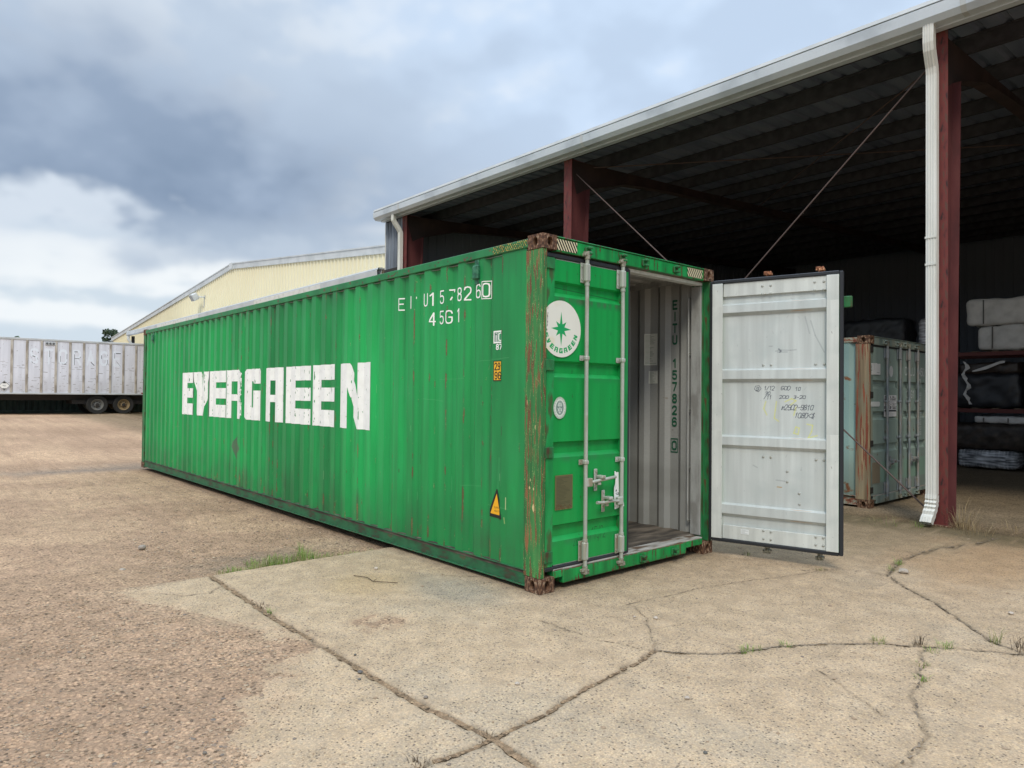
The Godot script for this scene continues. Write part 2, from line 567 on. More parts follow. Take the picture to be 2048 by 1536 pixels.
# ------------------------------------------------------------------ sky, light and camera
func sky_picture() -> Image:
	var w := 1600
	var h := 800
	var n1 := noise(1.0, FastNoiseLite.TYPE_SIMPLEX_SMOOTH, 4)
	var n2 := noise(1.0, FastNoiseLite.TYPE_SIMPLEX_SMOOTH, 5)
	var n3 := noise(1.0, FastNoiseLite.TYPE_SIMPLEX_SMOOTH, 5)
	var n4 := noise(1.0, FastNoiseLite.TYPE_SIMPLEX_SMOOTH, 2)
	var f := PackedFloat32Array()
	f.resize(w * h * 3)
	var dark := c8(149, 166, 189).srgb_to_linear()
	var darker := c8(122, 141, 166).srgb_to_linear()
	var mid := c8(184, 199, 217).srgb_to_linear()
	var pale := c8(196, 215, 238).srgb_to_linear()
	var white := c8(240, 243, 244).srgb_to_linear()
	var lowblue := c8(198, 211, 222).srgb_to_linear()
	for y in h:
		var el := 90.0 - (y + 0.5) / h * 180.0
		var er := deg_to_rad(el)
		for x in w:
			var c := Color(0.36, 0.29, 0.21)
			if el > -2.0:
				var az := (x + 0.5) / w * 360.0
				if az > 180.0:
					az -= 360.0
				var ar := deg_to_rad(az)
				var q := Vector3(sin(ar) * cos(er), sin(er) * 1.8, -cos(ar) * cos(er))
				var a := n1.get_noise_3dv(q * 1.9)
				var b := n2.get_noise_3dv(q * 5.5 + Vector3(4, 1, 2))
				var e := n2.get_noise_3dv(q * 17.0 + Vector3(1, 7, 3))
				# streaks that lie flat, closer together towards the horizon
				var qs := Vector3(q.x, sin(er) * 9.0, q.z)
				var s := n3.get_noise_3dv(qs * 1.7 + Vector3(b, 0, b) * 0.3)
				var g := n4.get_noise_3dv(q * 1.0 + Vector3(9, 0, 0))
				# the low bright streaked clouds
				var k := smoothstep(-0.30, 0.20, s + 0.35 * a + 0.25 * e)
				c = lowblue.lerp(white, k * 0.72)
				c = c.lerp(lowblue.lerp(dark, 0.30), 0.8 * smoothstep(0.05, 0.35, b) * smoothstep(8.0, 3.5, el) * smoothstep(0.5, 3.0, el))
				c = c.lerp(white, 0.6 * smoothstep(3.5, 0.0, el))
				# the pale veil higher up
				var right := smoothstep(20.0, 48.0, az + a * 16.0) if az > -40.0 and az < 150.0 else 0.5 + g
				var veil := mid.lerp(pale, clampf(right, 0.0, 1.0))
				veil = veil.lerp(white, 0.30 * smoothstep(-0.05, 0.45, b * 0.8 + a + 0.25 * e))
				veil = veil.lerp(dark, 0.26 * smoothstep(0.05, -0.45, b * 0.7 + a))
				c = c.lerp(veil, smoothstep(9.0, 15.0, el + 5.0 * a + 3.0 * b))
				# the dark shelf of cloud, ragged below and soft above, that thins out towards the right
				var reach := smoothstep(39.0, 22.0, az + 7.0 * a + 5.0 * b + 0.6 * (17.0 - el)) if az > -70.0 else smoothstep(-0.1, 0.25, g)
				if az > 60.0:
					reach = smoothstep(0.05, 0.4, g) * smoothstep(75.0, 110.0, az)
				var low := 11.8 - 1.8 * smoothstep(7.0, 17.0, az) + 1.2 * smoothstep(22.0, 34.0, az) + 2.4 * a + 4.5 * b + 1.6 * e
				var high := 21.5 - 2.5 * smoothstep(10.0, 26.0, az) + 3.5 * a + 3.0 * b
				var shelf := smoothstep(low - 0.8, low + 2.2, el) * smoothstep(high + 6.5, high - 4.5, el)
				var deep := dark.lerp(darker, clampf(smoothstep(25.0, 12.0, el) * (0.55 + 0.9 * b + 0.25 * e), 0.0, 1.0))
				c = c.lerp(deep, clampf(shelf * reach * (0.95 + 0.4 * b + 0.3 * a + 0.10 * e), 0.0, 1.0))
				# a soft second fold under it
				var fold := smoothstep(8.4, 10.4, el + 3.0 * b) * smoothstep(14.0, 11.5, el) * smoothstep(9.0, 17.0, az + 6.0 * b) * smoothstep(44.0, 30.0, az)
				c = c.lerp(dark.lerp(lowblue, 0.35), 0.75 * fold * smoothstep(-0.35, 0.2, b + a))
				# an overcast sky is brightest overhead
				c = c * (1.0 + 2.3 * smoothstep(29.0, 70.0, el))
			var i := (y * w + x) * 3
			f[i] = c.r
			f[i + 1] = c.g
			f[i + 2] = c.b
	return Image.create_from_data(w, h, false, Image.FORMAT_RGBF, f.to_byte_array())


func camera_and_light() -> void:
	var cam := Camera3D.new()
	cam.name = "camera"
	cam.transform = Transform3D(Basis(Vector3(0.751726, 0.009764, 0.659404), Vector3(-0.018165, 0.999818, 0.005903), Vector3(-0.659226, -0.016415, 0.751766)).orthonormalized(), Vector3(-3.8538, 1.5848, 4.0367))
	cam.fov = 57.64
	cam.near = 0.05
	cam.far = 600.0
	add_child(cam)
	cam.current = true
	var we := WorldEnvironment.new()
	we.name = "world_environment"
	var env := Environment.new()
	var sky := Sky.new()
	var pano := PanoramaSkyMaterial.new()
	pano.panorama = ImageTexture.create_from_image(sky_picture())
	sky.sky_material = pano
	env.background_mode = Environment.BG_SKY
	env.sky = sky
	env.tonemap_mode = Environment.TONE_MAPPER_LINEAR
	env.tonemap_exposure = 1.14
	env.sdfgi_enabled = true
	env.ssao_enabled = true
	env.ssil_enabled = true
	we.environment = env
	add_child(we)
	var sun := DirectionalLight3D.new()
	sun.name = "sun"
	sun.light_energy = 0.5
	sun.light_color = Color(1.0, 0.96, 0.88)
	sun.light_angular_distance = 14.0
	sun.shadow_enabled = true
	add_child(sun)
	sun.look_at_from_position(Vector3(-9, 13, 8), Vector3.ZERO)


# ------------------------------------------------------------------ ground
const JOINT := [-1.80, -2.26, -1.82, -1.49, -1.84, -0.72, -1.83, -0.08, -1.83, 0.54, -1.82, 1.05, -1.78, 1.36, -1.76, 1.54, -1.79, 1.83, -1.82, 1.98, -1.84, 2.6, -1.85, 3.6]
const CROSS := [-1.76, 1.54, -1.58, 1.53, -1.36, 1.51, -1.07, 1.44, -0.74, 1.40, -0.42, 1.37, -0.27, 1.33]
const ARC := [-0.27, 1.33, -0.18, 1.46, -0.06, 1.59, 0.12, 1.69, 0.41, 1.80, 0.65, 1.95, 0.96, 2.19, 1.12, 2.41, 1.30, 2.64, 1.46, 2.86, 1.64, 3.08, 1.9, 3.4]
const WEST := [-1.76, 1.54, -1.93, 1.55, -2.08, 1.53, -2.21, 1.53, -2.50, 1.56, -2.95, 1.60, -3.4, 1.62]
const FORK := [2.87, 1.53, 2.54, 1.79, 2.25, 2.11, 1.91, 2.38, 1.59, 2.64, 1.46, 2.86]
const SPUR := [1.12, 2.41, 0.67, 2.53, 0.42, 2.60, 0.07, 2.71, -0.25, 2.85, -0.57, 2.86, -0.84, 2.88, -1.2, 3.0]
const SHEDWARD := [2.87, 1.53, 3.59, 1.38, 4.34, 1.40, 5.21, 1.62, 5.8, 1.7]
const EDGE := [-2.51, -2.15, -2.30, -2.16, -1.77, -2.23, -1.47, -2.26, -1.12, -2.38, -0.44, -2.28, 0.07, -2.26, 0.85, -2.37, 2.0, -2.4]
const HAIR := [
	[-0.27, 1.33, 0.01, 1.08, 0.20, 0.89, 0.33, 0.69, 0.34, 0.54],
	[0.34, 0.60, 0.69, 0.65, 1.19, 0.69, 1.74, 0.83, 2.21, 0.99, 2.60, 1.08],
	[-0.42, 0.45, -0.42, 0.79, -0.40, 0.99, -0.29, 1.31],
	[2.87, 1.53, 2.84, 1.39, 2.75, 1.16, 2.42, 0.94],
	[-1.80, -1.9, -1.98, -1.7, -2.15, -1.75, -2.3, -1.95],
	[-0.25, -1.0, 0.0, -0.75],
	[0.2, 2.15, 0.02, 2.45, -0.12, 2.62],
]

func walk(flat: Array, jitter := 0.0, step := 0.06) -> Array:
	# a polyline in finer, slightly ragged steps
	var out := []
	for i in range(0, flat.size() - 2, 2):
		var a := Vector2(flat[i], flat[i + 1])
		var b := Vector2(flat[i + 2], flat[i + 3])
		var n := maxi(1, int(a.distance_to(b) / step))
		for k in n:
			var p := a.lerp(b, float(k) / n)
			if k > 0 or i > 0:
				p += Vector2(rng.randf_range(-jitter, jitter), rng.randf_range(-jitter, jitter))
			out.append(p)
	out.append(Vector2(flat[-2], flat[-1]))
	return out


func spread_axis(lo: float, hi: float, step: float, far_lo: float, far_hi: float, grow: float) -> PackedFloat32Array:
	var a := []
	var x := lo
	while x <= hi:
		a.append(x)
		x += step
	var s := step
	while a[-1] < far_hi:
		s *= grow
		a.append(a[-1] + s)
	s = step
	while a[0] > far_lo:
		s *= grow
		a.push_front(a[0] - s)
	return PackedFloat32Array(a)


var g_soft: FastNoiseLite
var g_mid: FastNoiseLite
var g_fine: FastNoiseLite

func rise(z: float) -> float:
	return 0.38 * smoothstep(-13.0, -38.0, z)


func gravelness(x: float, z: float) -> float:
	# how much loose brown gravel lies at a spot: the yard to the left and behind, thinning out over the slabs
	var m := g_mid.get_noise_2d(x, z)
	var f := g_fine.get_noise_2d(x, z)
	var side := -2.02 - 0.55 * smoothstep(-0.1, 0.9, z) - 0.3 * smoothstep(0.5, 1.6, z)
	if z < -0.55:
		side = lerpf(-2.02, -2.55, smoothstep(-0.55, -2.2, z))
	var a := smoothstep(0.24, -0.28, x - side - 0.20 * m - 0.26 * f)
	var edge := -2.27 + 0.04 * m
	var b := smoothstep(0.06, -0.10, z - edge)
	# tongues of gravel that reach over the joint
	var c := smoothstep(0.30, 0.05, Vector2((x + 2.05) * 0.75, z + 0.16).length() + 0.12 * f)
	var d := 0.75 * smoothstep(0.28, 0.05, Vector2((x + 1.27) * 0.8, (z + 0.25) * 1.2).length() + 0.16 * f + 0.1 * m)
	return clampf(maxf(maxf(a, b), maxf(c, d)), 0.0, 1.0)


func ground_color(x: float, z: float, far: float) -> Color:
	var s := g_soft.get_noise_2d(x, z)
	var m := g_mid.get_noise_2d(x, z)
	var f := g_fine.get_noise_2d(x, z)
	var concrete := Color(0.438, 0.354, 0.268) * (1.0 + 0.12 * s + 0.05 * m + 0.12 * f)
	concrete = concrete.lerp(Color(0.375, 0.330, 0.272), 0.55 * smoothstep(0.05, 0.6, m * 0.6 + 0.8 * s))
	# a bluish grey worn patch beside the container, and pale sandy smears
	concrete = concrete.lerp(Color(0.27, 0.265, 0.245), 0.6 * smoothstep(0.75, 0.2, Vector2((x + 0.42) * 1.6, z + 0.55).length() + 0.25 * m))
	concrete = concrete.lerp(Color(0.43, 0.33, 0.21), 0.6 * smoothstep(0.55, 0.0, Vector2((x + 0.9) * 1.2, z + 1.1).length() + 0.3 * m))
	var gravel := Color(0.450, 0.345, 0.262) * (1.0 + 0.20 * m + 0.18 * f)
	gravel = gravel.lerp(Color(0.53, 0.42, 0.31), 0.6 * smoothstep(0.0, 0.45, s + 0.6 * m + 0.3 * f))
	gravel = gravel.lerp(Color(0.30, 0.225, 0.165), 0.6 * smoothstep(0.08, 0.5, -s + 0.8 * f + 0.3 * m))
	# out in the yard the wheel tracks leave pale and dark bands
	if z < -2.3:
		var band := g_soft.get_noise_2d(x * 0.35 + 40.0, z * 1.9)
		gravel = gravel.lerp(Color(0.56, 0.44, 0.325), 0.7 * smoothstep(0.05, 0.5, band + 0.3 * m))
		gravel = gravel.lerp(Color(0.36, 0.28, 0.21), 0.5 * smoothstep(0.05, 0.5, -band + 0.3 * f))
		gravel = gravel.lerp(Color(0.225, 0.215, 0.205), 0.75 * smoothstep(0.75, 0.15, absf(z + 12.7 + 0.5 * m)) * smoothstep(2.6, 0.5, absf(x + 0.9)))
		gravel = gravel.lerp(Color(0.50, 0.42, 0.33), 0.6 * smoothstep(0.6, 0.1, Vector2((x + 0.15) * 0.7, z + 2.95).length() + 0.3 * f))
		gravel = gravel.lerp(Color(0.23, 0.205, 0.175), 0.6 * smoothstep(0.55, 0.1, Vector2((x + 1.2) * 0.6, z + 2.75).length() + 0.3 * f))
	concrete *= 1.29
	gravel *= 1.28 * (1.0 + 0.12 * smoothstep(-4.0, -14.0, z))
	gravel = Color(gravel.r * 0.99, gravel.g * 0.97, gravel.b * 0.955)
	var c := concrete.lerp(gravel, gravelness(x, z))
	# towards the shed: older, browner concrete, sand, and the damp dirty strip along its posts
	var near_shed := smoothstep(2.3, 4.2, x - 0.25 * maxf(z, -3.0) + 0.6 * m) * smoothstep(2.0, 2.6, x)
	c = c.lerp(Color(0.40, 0.325, 0.235) * (1.0 + 0.25 * m + 0.1 * f), near_shed)
	c = c.lerp(Color(0.52, 0.375, 0.25), 0.8 * smoothstep(1.0, 0.25, Vector2((x - 4.3) * 0.55, z - 2.0).length() + 0.4 * m))
	var strip := smoothstep(0.8, 0.15, absf(x - 5.75 + 0.25 * m))
	c = c.lerp(Color(0.135, 0.12, 0.075), 0.75 * strip * smoothstep(-0.5, 0.2, f + m + 0.3))
	# darker brown along the container's foot
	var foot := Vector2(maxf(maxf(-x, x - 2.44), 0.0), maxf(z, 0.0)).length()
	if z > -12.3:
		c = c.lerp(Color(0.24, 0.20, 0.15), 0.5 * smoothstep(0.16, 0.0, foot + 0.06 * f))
	if x > 6.2:
		var fl := g_soft.get_noise_2d(x * 2.0, z * 0.7)
		c = c.lerp(Color(0.40, 0.345, 0.26) * (1.0 + 0.35 * fl + 0.15 * m), smoothstep(6.2, 6.7, x))
	return c


func build_ground() -> void:
	g_soft = noise(0.22)
	g_mid = noise(0.85)
	g_fine = noise(4.2)
	var xs := spread_axis(-3.6, 2.2, 0.019, -160.0, 240.0, 1.075)
	var zs := spread_axis(-2.7, 3.3, 0.019, -300.0, 60.0, 1.075)
	var nx := xs.size()
	var nz := zs.size()
	# how near each grid point is to a joint or a crack
	var dip := PackedFloat32Array()
	dip.resize(nx * nz)
	var dirt := PackedFloat32Array()
	dirt.resize(nx * nz)
	var cracks := []
	cracks.append([walk(JOINT, 0.010), 0.026, 0.014, 0.72])
	for c in [CROSS, WEST]:
		cracks.append([walk(c, 0.018), 0.022, 0.012, 0.55])
	for c in [ARC, FORK]:
		cracks.append([walk(c, 0.018), 0.015, 0.012, 0.72])
	cracks.append([walk(SPUR, 0.03), 0.014, 0.008, 0.5])
	cracks.append([walk(SHEDWARD, 0.04), 0.03, 0.010, 0.5])
	for c in HAIR:
		cracks.append([walk(c, 0.018), 0.011, 0.005, 0.38])
	for c in cracks:
		var pts: Array = c[0]
		var half: float = c[1]
		for k in pts.size() - 1:
			var a: Vector2 = pts[k]
			var b: Vector2 = pts[k + 1]
			var m := 0.10
			var wv := half * (0.75 + 0.5 * rng.randf())
			var i0 := xs.bsearch(minf(a.x, b.x) - m)
			var i1 := xs.bsearch(maxf(a.x, b.x) + m)
			var j0 := zs.bsearch(minf(a.y, b.y) - m)
			var j1 := zs.bsearch(maxf(a.y, b.y) + m)
			var e := b - a
			var l2 := maxf(e.length_squared(), 1e-9)
			for j in range(j0, mini(j1 + 1, nz)):
				for i in range(i0, mini(i1 + 1, nx)):
					var p := Vector2(xs[i], zs[j])
					var t := clampf((p - a).dot(e) / l2, 0.0, 1.0)
					var dist := p.distance_to(a + e * t)
					var q := smoothstep(wv * 1.1, wv * 0.6, dist)
					var at := j * nx + i
					dip[at] = maxf(dip[at], q * c[2])
					dirt[at] = maxf(dirt[at], c[3] * maxf(q, 0.14 * smoothstep(0.06, 0.02, dist)))
	var pos := PackedVector3Array()
	var colr := PackedColorArray()
	pos.resize(nx * nz)
	colr.resize(nx * nz)
	for j in nz:
		var z := zs[j]
		for i in nx:
			var x := xs[i]
			var at := j * nx + i
			var g := gravelness(x, z)
			var y := rise(z) - dip[at] * (1.0 - 0.5 * g)
			var near := absf(x) < 12.0 and z > -16.0 and z < 10.0
			if near:
				y += g * (0.010 * g_fine.get_noise_2d(x * 1.7, z * 1.7) - 0.004) + 0.0018 * g_mid.get_noise_2d(x, z)
				# the slabs' back edge stands a few centimetres above the yard
				y -= 0.045 * smoothstep(-2.24, -2.34, z + 0.03 * g_fine.get_noise_2d(x, z)) * smoothstep(-2.6, -2.0, x)
				if x < 2.6 and x > -0.2 and z < 0.15 and z > -12.4:
					y = minf(y, -0.004)
			else:
				y += 0.05 * g_soft.get_noise_2d(x, z)
			pos[at] = Vector3(x, y, z)
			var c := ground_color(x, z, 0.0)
			if dirt[at] > 0.0:
				c = c.lerp(Color(0.165, 0.138, 0.105) * (1.0 + 0.4 * g_fine.get_noise_2d(x * 3.0, z * 3.0)), dirt[at] * (1.0 - 0.55 * g))
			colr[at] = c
	var nrm := PackedVector3Array()
	nrm.resize(nx * nz)
	for j in nz:
		for i in nx:
			var i0 := maxi(i - 1, 0)
			var i1 := mini(i + 1, nx - 1)
			var j0 := maxi(j - 1, 0)
			var j1 := mini(j + 1, nz - 1)
			var dx := pos[j * nx + i1] - pos[j * nx + i0]
			var dz := pos[j1 * nx + i] - pos[j0 * nx + i]
			nrm[j * nx + i] = dz.cross(dx).normalized()
	# which slab a cell belongs to
	var polys := []
	polys.append(to_poly([JOINT.slice(0, 16), WEST, [-3.4, 1.1, -2.80, 0.9, -2.54, 0.4, -2.2, -0.1, -2.0, -0.55, -2.2, -1.2, -2.45, -1.7], EDGE.slice(0, 6)]))
	polys.append(to_poly([[-1.80, -2.26, -1.47, -2.26, -1.12, -2.38, -0.44, -2.28, 0.07, -2.26, 0.85, -2.37, 2.6, -2.4, 2.9, 1.0], FORK, back(ARC.slice(0, 20)), back(CROSS), back(JOINT.slice(0, 16))]))
	polys.append(to_poly([JOINT.slice(14), [-3.4, 3.6], back(WEST)]))
	polys.append(to_poly([JOINT.slice(14), [-1.2, 3.6], back(SPUR), back(ARC.slice(0, 16)), back(CROSS)]))
	polys.append(to_poly([ARC.slice(14), [1.9, 3.6, -1.2, 3.6], back(SPUR)]))
	polys.append(to_poly([FORK, [1.9, 3.6, 6.0, 3.6, 5.9, 1.7], back(SHEDWARD)]))
	polys.append(to_poly([[2.62, -2.4, 5.9, -2.4, 5.9, 1.69], back(SHEDWARD), [2.9, 1.0]]))
	var idx := []
	for k in polys.size() + 1:
		idx.append(PackedInt32Array())
	for j in nz - 1:
		for i in nx - 1:
			var p := Vector2((xs[i] + xs[i + 1]) * 0.5, (zs[j] + zs[j + 1]) * 0.5)
			var which := 0
			if p.x > -3.5 and p.x < 6.1 and p.y > -2.5 and p.y < 3.7:
				for k in polys.size():
					if Geometry2D.is_point_in_polygon(p, polys[k]) and gravelness(p.x, p.y) < 0.6:
						which = k + 1
						break
			var a := j * nx + i
			idx[which].append_array(PackedInt32Array([a, a + 1, a + nx, a + 1, a + nx + 1, a + nx]))
	var pave := Node3D.new()
	structure("concrete_pavement", pave, "cracked tan concrete slabs with dirt-filled joints around the green container")
	for k in idx.size():
		if idx[k].is_empty():
			continue
		var o := MeshInstance3D.new()
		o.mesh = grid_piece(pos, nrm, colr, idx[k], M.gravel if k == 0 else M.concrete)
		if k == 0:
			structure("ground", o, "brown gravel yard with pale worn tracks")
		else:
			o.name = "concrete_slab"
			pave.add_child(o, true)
	# the narrow open middle of each crack and joint, with its dark crumbly fill
	var fills := [[JOINT, 0.022, 1.0], [CROSS, 0.016, 0.9], [WEST, 0.016, 0.9], [ARC, 0.007, 1.0], [FORK, 0.007, 0.85], [SPUR, 0.007, 0.6], [SHEDWARD, 0.012, 0.5]]
	for c in HAIR:
		fills.append([c, 0.0035, 0.55])
	rng.seed = 15
	for q in fills:
		var b := tint()
		var wide: bool = q[1] > 0.0155
		var pts := walk(q[0], 0.006 if wide else 0.009, 0.022)
		var prev := []
		for k in pts.size():
			var d: Vector2 = (pts[mini(k + 1, pts.size() - 1)] - pts[maxi(k - 1, 0)]).normalized()
			var nn := Vector2(-d.y, d.x)
			var wl: float = q[1] * (rng.randf_range(0.6, 1.15) if wide else rng.randf_range(0.25, 1.25))
			var wr: float = q[1] * (rng.randf_range(0.6, 1.15) if wide else rng.randf_range(0.25, 1.25))
			var y := (-0.0065 if wide else -0.0015) + 0.0018 * g_mid.get_noise_2d(pts[k].x, pts[k].y)
			var l: Vector2 = pts[k] + nn * wl
			var r: Vector2 = pts[k] - nn * wr
			var cur := [Vector3(l.x, y, l.y), Vector3(r.x, y, r.y)]
			if prev.size() and rng.randf() < q[2] and gravelness(pts[k].x, pts[k].y) < 0.45:
				var t := rng.randf_range(0.7, 1.5)
				b.col = (Color(0.34, 0.262, 0.185) * lerpf(1.0, t, 0.6)) if wide else (Color(0.17, 0.135, 0.10) * t)
				b.quad(prev[0], prev[1], cur[1], cur[0], Vector3.UP)
			prev = cur
		part("crack_filling", b, M.gravel if wide else M.stone_vc, pave)


func back(flat: Array) -> Array:
	var out := []
	for i in range(flat.size() - 2, -1, -2):
		out.append(flat[i])
		out.append(flat[i + 1])
	return out


func to_poly(runs: Array) -> PackedVector2Array:
	var p := PackedVector2Array()
	for r in runs:
		for i in range(0, r.size(), 2):
			p.append(Vector2(r[i], r[i + 1]))
	return p


func grid_piece(pos: PackedVector3Array, nrm: PackedVector3Array, colr: PackedColorArray, idx: PackedInt32Array, mat: Material) -> ArrayMesh:
	var of := {}
	var v := PackedVector3Array()
	var n := PackedVector3Array()
	var c := PackedColorArray()
	var uv := PackedVector2Array()
	var ii := PackedInt32Array()
	ii.resize(idx.size())
	for k in idx.size():
		var a := idx[k]
		if not of.has(a):
			of[a] = v.size()
			v.append(pos[a])
			n.append(nrm[a])
			c.append(colr[a])
			uv.append(Vector2(pos[a].x, pos[a].z))
		ii[k] = of[a]
	var arr := []
	arr.resize(Mesh.ARRAY_MAX)
	arr[Mesh.ARRAY_VERTEX] = v
	arr[Mesh.ARRAY_NORMAL] = n
	arr[Mesh.ARRAY_COLOR] = c
	arr[Mesh.ARRAY_TEX_UV] = uv
	arr[Mesh.ARRAY_TEX_UV2] = uv
	arr[Mesh.ARRAY_INDEX] = ii
	var m := ArrayMesh.new()
	m.add_surface_from_arrays(Mesh.PRIMITIVE_TRIANGLES, arr)
	m.surface_set_material(0, mat)
	return m


func aggregate(n: int, stone_freq: float, lo: Color, hi: Color, darks: float, pale := 0.9) -> Array:
	# exposed aggregate: small stones of mixed tone in a paler paste; returns colour and height textures that tile
	var cell := FastNoiseLite.new()
	seed_at += 3
	cell.seed = seed_at
	cell.noise_type = FastNoiseLite.TYPE_CELLULAR
	cell.frequency = stone_freq
	cell.cellular_return_type = FastNoiseLite.RETURN_CELL_VALUE
	cell.fractal_type = FastNoiseLite.FRACTAL_NONE
	var vi: Image = cell.get_seamless_image(n, n)
	cell.cellular_return_type = FastNoiseLite.RETURN_DISTANCE
	var di: Image = cell.get_seamless_image(n, n)
	vi.convert(Image.FORMAT_L8)
	di.convert(Image.FORMAT_L8)
	var val := vi.get_data()
	var dis := di.get_data()
	var big := field(n, n, 0.012, 4, 1, FastNoiseLite.TYPE_SIMPLEX_SMOOTH, true)
	var fine := field(n, n, 0.45, 2, 1, FastNoiseLite.TYPE_VALUE, true)
	var d := PackedByteArray()
	d.resize(n * n * 3)
	var hgt := PackedByteArray()
	hgt.resize(n * n)
	for i in n * n:
		var stone := clampf((118.0 - dis[i]) / 40.0, 0.0, 1.0)
		var t := val[i] / 255.0
		var f := (fine[i] - 128) / 128.0
		var bgv := (big[i] - 128) / 128.0
		var paste := pale + 0.12 * f + 0.03 * bgv
		var tone := lerpf(0.76, 1.06, t) + 0.08 * f
		if t < darks:
			tone = 0.42 + 0.34 * t / darks
		var k := lerpf(paste, tone, stone * 0.85)
		var q := lo.lerp(hi, clampf(t + 0.15 * bgv, 0.0, 1.0))
		d[i * 3] = clampi(int(255 * k * q.r), 0, 255)
		d[i * 3 + 1] = clampi(int(255 * k * q.g), 0, 255)
		d[i * 3 + 2] = clampi(int(255 * k * q.b), 0, 255)
		hgt[i] = clampi(int(110 + 70 * stone * (0.5 + 0.5 * t) + 22 * f + 6 * bgv), 0, 255)
	return [rgb_tex(n, n, d), grey_tex(n, n, hgt)]


func scatter_gravel() -> void:
	# loose stones a few millimetres across, too many to count
	var st := MB.new()
	st.colored = true
	var ico := []
	for k in 6:
		var t := TAU * k / 6.0
		ico.append(Vector3(cos(t) * (0.9 + 0.2 * (k % 2)), 0.1 * (k % 3), sin(t)))
	for k in 6:
		st.tri(ico[k], ico[(k + 1) % 6], Vector3(0.1, 0.75, 0.05), Vector3.UP)
	var mesh := st.mesh(M.stone_vc)
	var mm := MultiMesh.new()
	mm.transform_format = MultiMesh.TRANSFORM_3D
	mm.use_colors = true
	mm.mesh = mesh
	var tf := []
	var cl := []
	var eye := Vector2(-3.85, 4.04)
	var tries := 0
	while tf.size() < 46000 and tries < 600000:
		tries += 1
		var r := 2.2 + 13.0 * pow(rng.randf(), 1.5)
		var a := deg_to_rad(rng.randf_range(-2.0, 84.0))
		var p := eye + Vector2(sin(a), -cos(a)) * r
		if p.x > -0.06 and p.x < 2.5 and p.y < 0.05:
			continue
		if p.x > 5.6:
			continue
		var g := gravelness(p.x, p.y)
		var want := maxf(g * (0.55 + 0.6 * g_mid.get_noise_2d(p.x, p.y) + 0.5 * g_fine.get_noise_2d(p.x, p.y)), 0.035)
		if rng.randf() > want:
			continue
		var s := rng.randf_range(0.002, 0.006) * (1.0 + (1.4 if rng.randf() < 0.06 else 0.0)) * (0.8 + 0.05 * r)
		var y := rise(p.y) + (0.0015 if g > 0.3 else 0.001)
		if p.y < -2.3:
			y -= 0.043
		y += 0.0018 * g_mid.get_noise_2d(p.x, p.y)
		if g > 0.05:
			y += g * (0.010 * g_fine.get_noise_2d(p.x * 1.7, p.y * 1.7) - 0.004)
		tf.append(Transform3D(Basis(Vector3.UP, rng.randf() * TAU).scaled(Vector3(s, s * rng.randf_range(0.5, 1.0), s * rng.randf_range(0.7, 1.3))), Vector3(p.x, y, p.y)))
		var k := rng.randf()
		var c := Color(0.26, 0.18, 0.115).lerp(Color(0.40, 0.31, 0.22), k)
		if rng.randf() < 0.25:
			c = Color(0.17, 0.145, 0.125).lerp(Color(0.28, 0.2, 0.14), k)
		cl.append(c)
	mm.instance_count = tf.size()
	for i in tf.size():
		mm.set_instance_transform(i, tf[i])
		mm.set_instance_color(i, cl[i])
	var o := MultiMeshInstance3D.new()
	o.name = "gravel"
	o.multimesh = mm
	o.set_meta("kind", "stuff")
	o.set_meta("label", "loose brown gravel scattered over the yard and the slabs")
	o.set_meta("category", "gravel")
	add_child(o, true)


# ------------------------------------------------------------------ shipping containers
func knots(s0: float, s1: float, phase: float, outer := 0.104, slope := 0.052, inner := 0.069, deep := 0.036) -> PackedVector2Array:
	# corrugation between s0 and s1: (distance along, depth in); phase is the middle of an outer flat
	var pitch := outer + 2.0 * slope + inner
	var p := PackedVector2Array()
	p.append(Vector2(s0, corr(s0, phase, outer, slope, inner, deep)))
	if phase == 0.815:
		for q in [0.515, 0.525, 0.66, 0.69]:
			if q > s0 and q < s1:
				p.append(Vector2(q, corr(q, phase, outer, slope, inner, deep)))
	var k0 := floori((s0 - phase) / pitch) - 1
	var k := k0
	while phase + k * pitch < s1 + pitch:
		var c := phase + k * pitch
		for q in [-outer / 2 - slope, -outer / 2, outer / 2, outer / 2 + slope]:
			var s: float = c + q
			if s > s0 + 1e-4 and s < s1 - 1e-4 and (phase != 0.815 or s > 0.70):
				p.append(Vector2(s, corr(s, phase, outer, slope, inner, deep)))
		k += 1
	p.append(Vector2(s1, corr(s1, phase, outer, slope, inner, deep)))
	return p


func corr(s: float, phase: float, outer := 0.104, slope := 0.052, inner := 0.069, deep := 0.036) -> float:
	var pitch := outer + 2.0 * slope + inner
	if phase == 0.815 and s < 0.70:
		return 0.014 * clampf((s - 0.515) / 0.010, 0.0, 1.0) if s < 0.66 else lerpf(0.014, deep, clampf((s - 0.66) / 0.03, 0.0, 1.0))     # the sheet's plain strip beside the door post
	var q := absf(fposmod(s - phase + pitch / 2, pitch) - pitch / 2)
	return deep * clampf((q - outer / 2) / slope, 0.0, 1.0)


